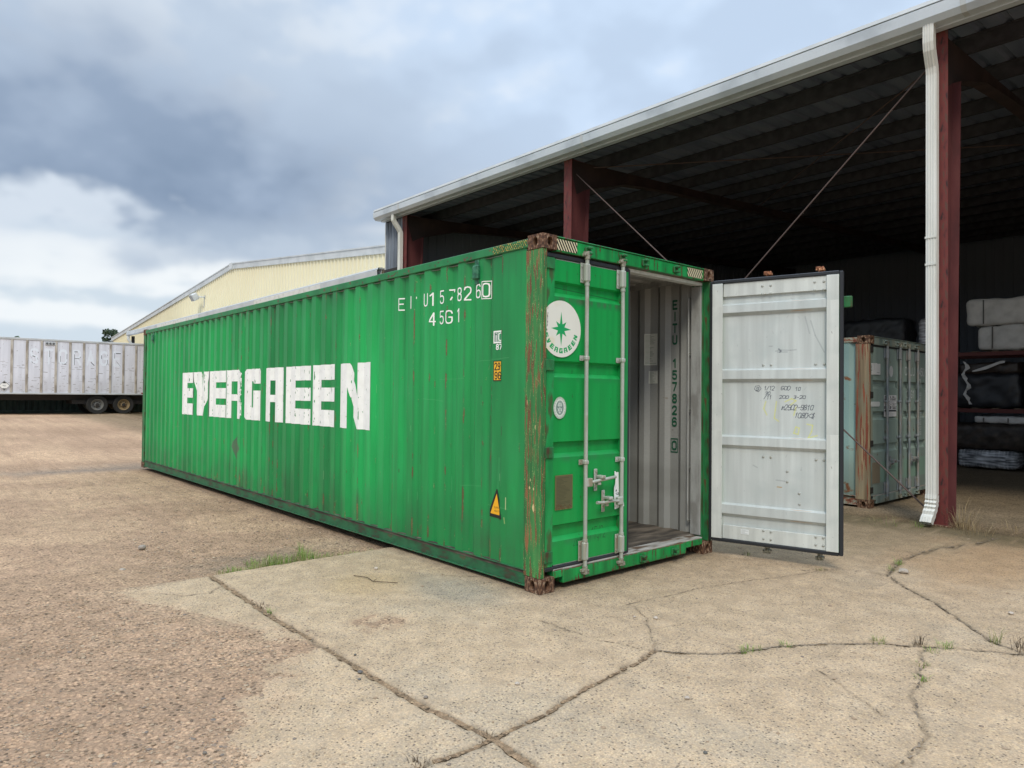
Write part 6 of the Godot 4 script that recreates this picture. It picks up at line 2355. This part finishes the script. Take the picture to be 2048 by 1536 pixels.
# ------------------------------------------------------------------ grass, stones, twig
func blades(sd: int, n: int, tall: float, wide: float, cols: Array, lean := 0.5) -> ArrayMesh:
	rng.seed = sd
	var b := tint()
	for k in n:
		var a := rng.randf() * TAU
		var r := wide * sqrt(rng.randf())
		var p := Vector3(cos(a) * r, -0.01, sin(a) * r)
		var h := tall * rng.randf_range(0.35, 1.0)
		var o := Vector3(cos(a), 0, sin(a)) * lean * h * rng.randf_range(0.2, 1.2) + Vector3(rng.randfn(), 0, rng.randfn()) * h * 0.18
		var s := Vector3(-sin(a), 0, cos(a)) * rng.randf_range(0.0010, 0.0024)
		b.col = cols[rng.randi() % cols.size()] * rng.randf_range(0.7, 1.25)
		var m := p + o * 0.35 + Vector3(0, h * 0.65, 0)
		var e := p + o + Vector3(0, h * rng.randf_range(0.75, 1.0), 0)
		b.quad(p - s, p + s, m + s * 0.8, m - s * 0.8)
		b.tri(m - s * 0.8, m + s * 0.8, e)
	return b.mesh(M.leaf)


func build_plants() -> void:
	var green := [Color(0.15, 0.27, 0.05), Color(0.21, 0.32, 0.07), Color(0.28, 0.33, 0.10)]
	var dry := [Color(0.30, 0.22, 0.11), Color(0.40, 0.31, 0.17), Color(0.22, 0.16, 0.09)]
	var dark := [Color(0.10, 0.07, 0.045), Color(0.14, 0.10, 0.06)]
	var mixed := [Color(0.22, 0.26, 0.08), Color(0.36, 0.32, 0.15), Color(0.15, 0.21, 0.05)]
	var spots := [
		[0.16, 1.715, 55, 0.07, 0.05, green, "green grass tuft, leftmost on the curved crack at right"],
		[0.24, 1.745, 30, 0.05, 0.03, mixed, "small yellowish tuft just right of the leftmost green tuft on the crack"],
		[0.44, 1.825, 50, 0.06, 0.04, green, "green grass tuft on the curved crack between two bare stretches"],
		[0.97, 2.185, 60, 0.075, 0.05, mixed, "yellow-green tuft midway along the curved crack"],
		[1.11, 2.375, 46, 0.11, 0.035, dark, "dark brown dry weed where the crack branches"],
		[1.21, 2.495, 60, 0.07, 0.06, green, "green tuft just right of the dark brown weed on the crack"],
		[1.06, 2.46, 45, 0.055, 0.045, green, "low green tuft below the dark brown weed"],
		[0.76, 2.505, 40, 0.05, 0.045, mixed, "dull tuft at the top of the short spur crack"],
		[0.53, 2.585, 40, 0.06, 0.035, green, "green tuft lowest on the short spur crack"],
		[1.57, 2.68, 26, 0.16, 0.03, mixed, "thin tall weed where two cracks meet at far right"],
		[1.53, 2.82, 40, 0.14, 0.05, dark, "sparse dark weed at the far right end of the curved crack"],
		[3.40, 1.44, 34, 0.10, 0.05, green, "green tuft beyond the forked crack towards the shed"],
		[3.10, 1.47, 24, 0.08, 0.04, mixed, "small weed beside the stone-filled fork of the crack"],
		[2.57, 1.06, 30, 0.06, 0.05, mixed, "low dull tuft in front of the open white door"],
		[2.60, 0.30, 24, 0.09, 0.04, mixed, "weed under the hinge side of the open door"],
		[-1.80, -1.09, 40, 0.06, 0.05, dark, "brown dead weed in the straight slab joint"],
		[-1.81, -0.93, 36, 0.05, 0.04, green, "small green tuft in the straight slab joint"],
		[-2.16, 1.53, 36, 0.07, 0.05, dark, "dry dark weed in the joint at the bottom edge"],
		[-1.78, 1.51, 30, 0.05, 0.05, dark, "dry brown weed where the slab joints cross"],
	]
	var n := 0
	for s in spots:
		n += 1
		lone("grass_tuft", s[6], "grass tuft", blades(900 + n, s[2], s[3], s[4], s[5]), Vector3(s[0], -0.008, s[1]), 0.0, "tufts growing in the cracks of the concrete")
	# the strip of grass behind the slab edge, as one row of tufts
	var row := [[-1.66, -2.34, 0.08], [-1.56, -2.37, 0.09], [-1.48, -2.36, 0.06], [-1.38, -2.36, 0.11], [-1.29, -2.40, 0.12], [-1.21, -2.41, 0.12], [-1.12, -2.42, 0.13], [-1.03, -2.42, 0.12], [-0.94, -2.41, 0.13], [-0.85, -2.40, 0.14], [-0.77, -2.40, 0.11], [-0.66, -2.38, 0.08], [-0.50, -2.36, 0.06], [-0.36, -2.36, 0.05], [-0.20, -2.35, 0.05], [-1.30, -2.62, 0.07], [-1.05, -2.72, 0.06], [-0.80, -2.60, 0.16]]
	for i in row.size():
		var r: Array = row[i]
		lone("grass_tuft", row_label(i, r), "grass tuft", blades(700 + i % 6, 64, r[2] * 1.1, 0.075, green if i % 4 else mixed, 0.4), Vector3(r[0], -0.045, r[1]), i * 1.3, "tufts in the row along the slab's back edge")
	# straw and weeds at the foot of the near post
	for q in [[6.02, 1.22, 90, 0.42, 0.16, dry, "pale straw-coloured clump at the foot of the red post"], [5.80, 1.42, 60, 0.20, 0.22, dry, "flattened straw in front of the red post"], [5.70, 0.86, 40, 0.12, 0.08, green, "fresh green weed under the crushed downspout foot"], [5.6, 0.55, 40, 0.12, 0.30, mixed, "scattered low weeds left of the downspout foot"], [6.25, 1.75, 46, 0.20, 0.25, dry, "thin dry grass right of the red post"]]:
		n += 1
		lone("dry_grass", q[6], "dry grass", blades(1200 + n, q[2], q[3], q[4], q[5], 0.9), Vector3(q[0], 0.0, q[1]))


const NTH := ["first", "second", "third", "fourth", "fifth", "sixth", "seventh", "eighth", "ninth", "tenth", "eleventh", "twelfth", "thirteenth", "fourteenth", "fifteenth"]
func row_label(i: int, r: Array) -> String:
	if i >= 15:
		return ["low yellowish tuft on the gravel behind the left half of the grass row", "small tuft on the gravel farthest behind the grass row", "tall thin weed standing up behind the grass row"][i - 15]
	return "%s grass tuft, %s from the straight joint along the slab's back edge" % ["tall green" if r[2] > 0.1 else "short green", NTH[i]]


func build_stones() -> void:
	var spots := [
		[-1.75, 0.22, 0.010, 0.12, "small dark stone beside the straight joint, uppermost of three"], [-1.86, 0.48, 0.016, 0.13, "largest of three dark stones beside the straight joint"], [-1.91, 0.56, 0.010, 0.14, "small dark stone just below the largest by the joint"],
		[-1.76, 0.99, 0.013, 0.20, "brown stone lying in the straight joint"], [-1.28, 1.17, 0.014, 0.42, "pale grey stone alone on the slab near the bottom centre"], [-0.72, 1.88, 0.016, 0.40, "pale grey stone right of the joint crossing"],
		[2.36, 2.58, 0.022, 0.45, "pale stone at far right beyond the forked crack"], [-2.82, 0.84, 0.011, 0.16, "dark stone on the gravel at lower left"], [-1.94, -3.93, 0.045, 0.30, "tan stone out on the gravel yard"],
		[-2.31, -3.04, 0.032, 0.36, "pale tan stone on the gravel left of the grass row"], [-0.58, -1.54, 0.018, 0.50, "whitish pebble on the slab near the container's foot"], [-1.13, 2.26, 0.011, 0.12, "dark stone near the bottom edge"],
		[0.23, 0.96, 0.018, 0.48, "whitish pebble beside the hairline crack"], [0.14, 0.84, 0.012, 0.40, "tan pebble above the whitish one by the hairline crack"], [3.05, 1.60, 0.045, 0.38, "broken concrete chunk in the forked crack"],
	]
	for i in spots.size():
		var s: Array = spots[i]
		rng.seed = 300 + i
		var b := tint()
		b.col = Color(s[3], s[3] * 0.86, s[3] * 0.72) if s[3] > 0.15 else Color(s[3], s[3] * 0.95, s[3] * 0.88)
		var pts := []
		for k in 26:
			var t := acos(1.0 - 2.0 * (k + 0.5) / 26.0)
			var f := PI * (1.0 + sqrt(5.0)) * k
			pts.append(Vector3(sin(t) * cos(f) * rng.randf_range(0.75, 1.2), cos(t) * 0.62 * rng.randf_range(0.8, 1.1), sin(t) * sin(f) * rng.randf_range(0.75, 1.1)) * float(s[2]))
		hull(b, pts)
		lone("stone", s[4], "stone", b.mesh(M.stone_vc), Vector3(s[0], float(s[2]) * 0.45 - (0.045 if s[1] < -2.4 else 0.0), s[1]), i * 2.1, "loose stones on the ground")
	var tw := mb()
	tw.tube([Vector3(-0.86, 0.008, -1.44), Vector3(-0.81, 0.012, -1.29), Vector3(-0.83, 0.010, -1.16), Vector3(-0.75, 0.016, -1.02), Vector3(-0.70, 0.012, -0.98)], 0.003, 6)
	tw.tube([Vector3(-0.83, 0.010, -1.16), Vector3(-0.78, 0.02, -1.18)], 0.002, 5)
	lone("twig", "thin dark twig lying on the slab in front of the container's long side", "twig", tw.mesh(flat_mat(c8(70, 54, 40), 0.9)))


func hull(b: MB, pts: Array) -> void:
	# a small convex hull by trying every face: fine for two dozen points
	var n := pts.size()
	for i in n:
		for j in range(i + 1, n):
			for k in range(j + 1, n):
				var m: Vector3 = (pts[j] - pts[i]).cross(pts[k] - pts[i])
				if m.length_squared() < 1e-18:
					continue
				var pos := false
				var neg := false
				for q in n:
					if q == i or q == j or q == k:
						continue
					var d := m.dot(pts[q] - pts[i])
					if d > 0:
						pos = true
					else:
						neg = true
					if pos and neg:
						break
				if not (pos and neg):
					b.tri(pts[i], pts[j], pts[k], m if neg else -m)


# ------------------------------------------------------------------ what stands inside the shed
func grey_container() -> void:
	var at := Vector3(6.69, 0.0, -0.14)
	var W := 2.438
	var H := 2.51
	var L := 6.06
	var root := thing("shipping_container", "faded grey-green shipping container with rust-streaked corner post inside the shed", "shipping container", at)
	var base := c8(140, 160, 154)
	var side := paint(512, 512, c8(132, 160, 156), {"rust": 0.16, "streak": 0.12, "mottle": 0.2, "fade": c8(150, 176, 172), "grime_row": ramp_row(512, 0.1, 0.3)})
	var post := paint(128, 512, c8(136, 118, 92), {"rust": 0.40, "rust_freq": 0.04, "rust_squash": 6, "streak": 0.25, "mottle": 0.3, "fade": c8(128, 128, 110), "rust1": c8(112, 52, 40), "rust2": c8(150, 86, 58)})
	var dp := paint(256, 512, base, {"rust": 0.12, "streak": 0.06, "mottle": 0.10, "fade": c8(126, 146, 140), "grime_row": ramp_row(512, 0.0, 0.15)})
	dp.rect(0, 400, 256, 470, c8(128, 172, 150), 0.5)
	var plain := tri_mat(two_tone(256, 256, [[0.2, c8(110, 124, 118)], [0.5, c8(132, 150, 144)], [0.8, c8(146, 150, 136)]], 0.02, 4, 3), 0.7, 0.6)
	var rusty := tri_mat(two_tone(256, 256, [[0.25, c8(96, 50, 38)], [0.45, c8(134, 84, 62)], [0.6, c8(136, 136, 120)], [0.8, c8(150, 152, 140)]], 0.03, 5), 1.6, 0.8)
	var grey_rod := tri_mat(two_tone(256, 256, [[0.2, c8(112, 120, 126)], [0.5, c8(150, 158, 164)], [0.8, c8(160, 150, 140)]], 0.02, 4, 3), 1.2, 0.5, 0.2)
	var look := {"side": tex_mat(side.tex(), 0.6), "side2": plain, "post": tex_mat(post.tex(), 0.8), "post2": rusty, "rail": rusty, "header": plain, "door_sheet": tex_mat(dp.tex(), 0.5), "door_inner": plain, "inside": M.inner_grey, "cast": M.rust, "rod": grey_rod, "cam": M.galv_dirty, "hinge": M.dark_steel, "keeper": plain, "door": plain, "inner": plain}
	shell(root, L, W, H, look, 0.35, 0.35)
	var ribs := [[0.40, 0.50], [0.86, 0.96], [1.32, 1.43], [1.77, 1.87]]
	ribs = [[0.82, 0.92], [1.30, 1.40], [1.76, 1.86]]
	var l := door(root, 1.0, 1.13, 0.17, 2.36, look, ribs, [{"h": 0.535, "handle": 0.62, "dir": 1.0, "catch": 0.18}, {"h": 1.04}], [], "closed_door")
	l.position = Vector3(0.075, 0, -0.02)
	var r := door(root, -1.0, 1.13, 0.17, 2.36, look, ribs, [{"h": 0.51, "handle": 0.62, "dir": 1.0, "catch": 0.2}, {"h": 0.88}], [], "closed_door")
	r.position = Vector3(W - 0.075, 0, -0.02)
	# torn and worn stickers, the printed sign, the plate
	var sq := Pic.new(96, 64, Color(0.86, 0.88, 0.88, 0.0))
	sq.poly(PackedVector2Array([Vector2(2, 4), Vector2(60, 2), Vector2(64, 6), Vector2(94, 3), Vector2(94, 60), Vector2(4, 62), Vector2(4, 44), Vector2(12, 40), Vector2(3, 34), Vector2(8, 26)]), c8(206, 210, 212))
	sq.line([Vector2(36, 8), Vector2(36, 38)], 0.8, c8(150, 154, 158))
	sq.line([Vector2(60, 50), Vector2(84, 50)], 1.2, c8(130, 134, 138))
	var b := mb()
	b.quad_uv(Vector3(0.010, 1.935, 0.003), Vector3(0.36, 1.935, 0.003), Vector3(0.36, 2.12, 0.003), Vector3(0.010, 2.12, 0.003), Rect2(0, 0, 1, 1), Vector3(0, 0, 1))
	part("torn_sticker", b, cut_mat(sq.tex()), l)
	part("oval_sticker", disc(0.775, 2.01, 0.075, 0.085, -0.003), flat_mat(c8(206, 210, 212), 0.5), l)
	var rb := mb()
	rb.prism(rounded(0.01, 1.474, 0.337, 1.545, 0.03), Transform3D(Basis(), Vector3(0, 0, 0.001)), 0.002)
	part("blank_sticker", rb, flat_mat(c8(206, 212, 214), 0.5), l)
	var sg := Pic.new(256, 320, c8(222, 224, 226))
	var ink := c8(46, 48, 56)
	write(sg, "HOSE & HALL", 18, 12, 15, 30, 6, 2.6, ink)
	write(sg, "MOBILE STORAGE", 10, 52, 12, 26, 5, 2.4, ink)
	sg.seg(Vector2(10, 96), Vector2(246, 96), 1.5, ink)
	for k in 5:
		sg.seg(Vector2(20, 104 + k * 3), Vector2(200 + k * 6, 104 + k * 3), 0.6, c8(120, 120, 126), 0.6)
	write(sg, "1-562-1267", 16, 122, 17, 34, 6, 2.4, c8(70, 72, 80))
	write(sg, "RENT OR SALE", 6, 168, 15, 38, 6, 3.4, ink)
	sg.rect(8, 220, 248, 246, c8(66, 68, 78))
	for k in 6:
		sg.seg(Vector2(14, 258 + k * 9), Vector2(160 + (k * 37) % 80, 258 + k * 9), 1.0, c8(130, 132, 138), 0.7)
	var sb := mb()
	sb.quad_uv(Vector3(0.50, 1.32, -0.003), Vector3(0.985, 1.32, -0.003), Vector3(0.985, 1.645, -0.003), Vector3(0.50, 1.645, -0.003), Rect2(0, 0, 1, 1), Vector3(0, 0, 1))
	part("rental_sign", sb, tex_mat(sg.tex(), 0.5), l)
	var pl := mb()
	pl.box(Vector3(0.065, 0.345, -0.005), Vector3(0.345, 0.655, 0.001))
	part("data_plate", pl, flat_mat(c8(140, 130, 112), 0.5, 0.2), l)
	var num := Pic.new(256, 256, Color(0.78, 0.82, 0.82, 0.0))
	var pale := c8(196, 204, 204)
	write(num, "CCLU", 20, 10, 22, 26, 8, 2.6, pale)
	write(num, "450", 190, 10, 16, 26, 5, 2.6, pale)
	write(num, "7", 190, 50, 14, 26, 8, 2.6, pale)
	write(num, "22G1", 40, 90, 18, 24, 5, 2.4, pale)
	for k in 9:
		write(num, "%d%d0" % [3 - k % 3, (k * 4) % 9], 180, 96 + k * 17, 9, 11, 3, 1.1, pale)
		if k % 2 == 0:
			write(num, "KG", 40, 130 + k * 13, 9, 11, 3, 1.1, pale)
	var nb := mb()
	nb.quad_uv(Vector3(-1.03, 0.95, -0.0025), Vector3(-0.10, 0.95, -0.0025), Vector3(-0.10, 2.14, -0.0025), Vector3(-1.03, 2.14, -0.0025), Rect2(0, 0, 1, 1), Vector3(0, 0, 1))
	part("printed_codes", nb, cut_mat(num.tex()), r)


func rounded(x0: float, y0: float, x1: float, y1: float, r: float) -> PackedVector2Array:
	var p := PackedVector2Array()
	for q in [[x1 - r, y1 - r, 0], [x0 + r, y1 - r, 1], [x0 + r, y0 + r, 2], [x1 - r, y0 + r, 3]]:
		for k in 6:
			var a: float = PI / 2 * (q[2] + k / 5.0)
			p.append(Vector2(q[0] + cos(a) * r, q[1] + sin(a) * r))
	return p


func soft_box(size: Vector3, r: float, amp: float, freq: float, sd: int, stretch := Vector3.ONE) -> ArrayMesh:
	# a wrapped bundle: a rounded box whose skin is dented by noise
	var n := FastNoiseLite.new()
	n.seed = sd
	n.noise_type = FastNoiseLite.TYPE_SIMPLEX_SMOOTH
	n.frequency = freq
	n.fractal_octaves = 3
	var st := SurfaceTool.new()
	st.begin(Mesh.PRIMITIVE_TRIANGLES)
	st.set_smooth_group(0)
	var h := size / 2
	for ax in 3:
		var b1 := (ax + 1) % 3
		var b2 := (ax + 2) % 3
		var n1 := clampi(int(size[b1] / 0.06), 6, 34)
		var n2 := clampi(int(size[b2] / 0.06), 6, 34)
		for sg in [-1.0, 1.0]:
			var g := []
			for i in n1 + 1:
				var row := []
				for j in n2 + 1:
					var p := Vector3.ZERO
					p[ax] = sg * h[ax]
					p[b1] = lerpf(-h[b1], h[b1], float(i) / n1)
					p[b2] = lerpf(-h[b2], h[b2], float(j) / n2)
					var q := p.clamp(-h + Vector3.ONE * r, h - Vector3.ONE * r)
					var d := (p - q).normalized()
					var k := n.get_noise_3dv(p * stretch)
					row.append(q + d * (r + amp * k) + Vector3(0, h.y, 0))
				g.append(row)
			for i in n1:
				for j in n2:
					var t := [g[i][j], g[i + 1][j], g[i + 1][j + 1], g[i][j], g[i + 1][j + 1], g[i][j + 1]]
					if sg > 0:
						t.reverse()
					for q in t:
						st.add_vertex(q)
	st.index()
	st.generate_normals()
	return st.commit()


func build_racks() -> void:
	M.bale_white = tri_mat(two_tone(256, 256, [[0.2, c8(186, 185, 181)], [0.5, c8(200, 199, 195)], [0.8, c8(208, 207, 203)]], 0.02, 5), 0.6, 0.75)
	M.black_wrap = flat_mat(c8(36, 38, 42), 0.48)
	M.silver_wrap = tri_mat(two_tone(256, 256, [[0.2, c8(90, 92, 96)], [0.5, c8(168, 170, 174)], [0.8, c8(224, 226, 230)]], 0.05, 4, 1, 8), 1.2, 0.35, 0.1)  # pale bands put the highlights on the film's folds into its colour
	M.brown_tarp = tri_mat(two_tone(256, 256, [[0.2, c8(40, 34, 30)], [0.5, c8(58, 50, 44)], [0.8, c8(76, 66, 56)]], 0.02, 5), 0.9, 0.5)
	M.rack_red = flat_mat(c8(92, 46, 42), 0.7)
	M.strap = flat_mat(c8(92, 90, 86), 0.7)
	var x0 := 14.5
	var rk := thing("storage_rack", "tall red beamed storage rack loaded with bundles inside the dark shed", "rack")
	for z in [-9.6, -6.4, -1.62, 1.3, 4.3]:
		for dx in [0.0, 1.1]:
			var b := mb()
			b.box(Vector3(x0 + dx, 0, z - 0.04), Vector3(x0 + dx + 0.07, 4.9, z + 0.04), 0.004)
			part("upright", b, M.dark_steel, rk)
	# odds and ends that hang in front of the dark loads
	rng.seed = 91
	var film := mb()
	var fp := []
	for k in 14:
		fp.append(Vector3(14.40 + rng.randf_range(-0.03, 0.03), 2.46 - k * 0.075, -1.16 + 0.05 * sin(k * 1.1) + k * 0.006))
	for k in 13:
		film.quad(fp[k], fp[k] + Vector3(0.02, 0.0, 0.035 + 0.03 * (k % 3)), fp[k + 1] + Vector3(0.01, 0, 0.03 + 0.03 * ((k + 1) % 3)), fp[k + 1], Vector3(-1, 0, 0))
	lone("plastic_film", "pale twisted strip of torn film hanging by the dark stack behind the red post", "plastic film", film.mesh(M.bale_white))
	var cloth := mb()
	var edge := [[-0.98, 2.22, 0.03], [-0.86, 2.235, 0.06], [-0.72, 2.27, 0.075], [-0.58, 2.33, 0.07], [-0.46, 2.39, 0.06], [-0.36, 2.41, 0.05]]
	for k in edge.size() - 1:
		var a: Array = edge[k]
		var b: Array = edge[k + 1]
		cloth.quad(Vector3(14.42, a[1], a[0]), Vector3(14.42, b[1], b[0]), Vector3(14.44, b[1] + b[2], b[0]), Vector3(14.44, a[1] + a[2], a[0]), Vector3(-1, 0, 0))
		cloth.quad(Vector3(14.44, a[1] + a[2], a[0]), Vector3(14.44, b[1] + b[2], b[0]), Vector3(14.9, b[1] + b[2] + 0.02, b[0]), Vector3(14.9, a[1] + a[2] + 0.02, a[0]), Vector3.UP)
	lone("folded_cloth", "narrow pale fold of cloth lying over the dark stack under the two bales", "cloth", cloth.mesh(M.bale_white))
	for y in [1.30, 2.58]:
		for q in [[-9.6, -6.4], [-6.4, -1.62], [-1.62, 1.3], [1.3, 4.3]]:
			for dx in [-0.05, 1.12]:
				var b := mb()
				b.box(Vector3(x0 + dx, y, q[0] + 0.045), Vector3(x0 + dx + 0.045, y + 0.09, q[1] - 0.045), 0.006)
				part("beam", b, M.rack_red, rk)
			var d := mb()
			for k in 7:
				var zz: float = lerpf(q[0] + 0.2, q[1] - 0.3, k / 6.0)
				d.box(Vector3(x0, y + 0.091, zz), Vector3(x0 + 1.12, y + 0.11, zz + 0.12))
			part("deck_boards", d, flat_mat(c8(110, 96, 78), 0.85), rk)
	# the two pale bales by the near post
	var bales := [
		[Vector3(15.0, 2.70, -0.05), Vector3(0.95, 0.56, 1.75), "white", "lower of two pale strapped bales on the rack beside the red post"],
		[Vector3(14.95, 3.27, -0.14), Vector3(0.98, 0.60, 1.95), "white", "upper of two pale strapped bales on the rack beside the red post"],
		[Vector3(15.0, 2.70, -5.3), Vector3(0.9, 0.55, 1.6), "silver", "lower silver shrink-wrapped bundle on the rack above the grey container"],
		[Vector3(15.0, 2.19, -0.70), Vector3(0.95, 0.24, 1.15), "brown", "flat dark covered load between the black stack and the pale cloth"],
		[Vector3(15.0, 3.27, -5.25), Vector3(0.85, 0.5, 1.5), "silver", "upper silver shrink-wrapped bundle stacked above the grey container"],
		[Vector3(15.0, 2.70, -3.2), Vector3(0.9, 0.9, 1.5), "black", "black wrapped load on the rack above the grey container"],
		[Vector3(15.0, 2.70, -7.9), Vector3(0.9, 0.8, 1.7), "brown", "brown covered load at the far end of the rack"],
		[Vector3(15.0, 2.70, -1.98), Vector3(0.7, 0.85, 0.42), "silver", "narrow silver wrapped roll just behind the red post"],
		[Vector3(15.0, 1.41, -0.75), Vector3(0.95, 0.78, 1.3), "black", "black plastic wrapped stack on the rack's lower beam"],
		[Vector3(14.95, 1.41, 0.75), Vector3(1.0, 1.0, 1.25), "black", "large black bag bulging from the rack at the right edge"],
		[Vector3(15.0, 1.06, -0.45), Vector3(0.9, 0.16, 1.05), "white", "folded white sheet on top of the dark boxes"],
		[Vector3(14.95, 0.47, -0.72), Vector3(1.0, 0.58, 1.75), "brown", "long dark brown covered boxes on the floor under the rack"],
		[Vector3(14.9, 0.06, -0.72), Vector3(0.9, 0.40, 1.15), "silver", "low silver shrink-wrapped bundle on the shed floor"],
		[Vector3(14.95, 0.0, 0.75), Vector3(1.0, 1.02, 1.2), "black", "black covered pile on the floor at the right edge"],
		[Vector3(15.0, 0.0, 2.6), Vector3(1.0, 1.1, 1.8), "brown", "brown covered pile on the floor near the rack's right end"],
		[Vector3(15.0, 2.70, 2.7), Vector3(0.95, 1.0, 1.9), "white", "pale bale on the rack's right-hand bay"],
		[Vector3(15.0, 0.0, -4.0), Vector3(1.0, 1.2, 2.4), "black", "black covered pile on the floor behind the grey container"],
	]
	var i := 0
	for q in bales:
		i += 1
		var kind: String = q[2]
		var size: Vector3 = q[1]
		var mat: Material = {"white": M.bale_white, "silver": M.silver_wrap, "black": M.black_wrap, "brown": M.brown_tarp}[kind]
		var amp: float = {"white": 0.045, "silver": 0.02, "black": 0.055, "brown": 0.05}[kind]
		var t := thing({"white": "bale", "silver": "wrapped_bundle", "black": "wrapped_load", "brown": "covered_load"}[kind], q[3], {"white": "bale", "silver": "bundle", "black": "load", "brown": "load"}[kind], q[0])
		var ms := soft_box(size, minf(0.11, size.y * 0.3), amp, (1.6 if kind == "white" else 3.2) if kind != "silver" else 4.0, 500 + i, Vector3(1, 5, 1) if kind == "silver" else Vector3.ONE)
		ms.surface_set_material(0, mat)
		part_mesh("wrapping", ms, t)
		if kind == "white":
			for f in [-0.32, 0.12]:
				var b := mb()
				var z: float = size.z * f
				b.box(Vector3(-size.x / 2 - 0.025, 0.03, z - 0.012), Vector3(-size.x / 2 - 0.018, size.y - 0.03, z + 0.012))
				b.box(Vector3(-size.x / 2 + 0.05, size.y + 0.018, z - 0.012), Vector3(size.x / 2 - 0.05, size.y + 0.024, z + 0.012))
				part("strap", b, M.strap, t)


# ------------------------------------------------------------------ everything in order
func _ready() -> void:
	camera_and_light()
	build_materials()
	M.leaf = flat_mat(Color.WHITE, 0.75)
	M.leaf.vertex_color_use_as_albedo = true
	M.leaf.backlight_enabled = true
	M.leaf.backlight = Color(0.25, 0.25, 0.25)
	build_ground()
	build_shed()
	build_warehouse()
	green_container()
	grey_container()
	build_trailer()
	build_racks()
	tree("broad dark tree just left of the yellow warehouse's gable", Vector3(19.3, -0.4, -108.0), 11.6, 6.5, 2600, 21)
	tree("tree crown rising behind the yellow warehouse's low roof edge", Vector3(23.2, -0.3, -110.0), 12.4, 6.0, 2400, 22)
	tree("small tree top poking above the white trailer near the frame's edge", Vector3(8.2, -0.5, -118.0), 10.9, 2.4, 1400, 23)
	tree("low tree top barely above the trailer roof between the others", Vector3(14.4, -0.2, -112.0), 9.9, 3.0, 1400, 24)
	build_plants()
	build_stones()
	scatter_gravel()
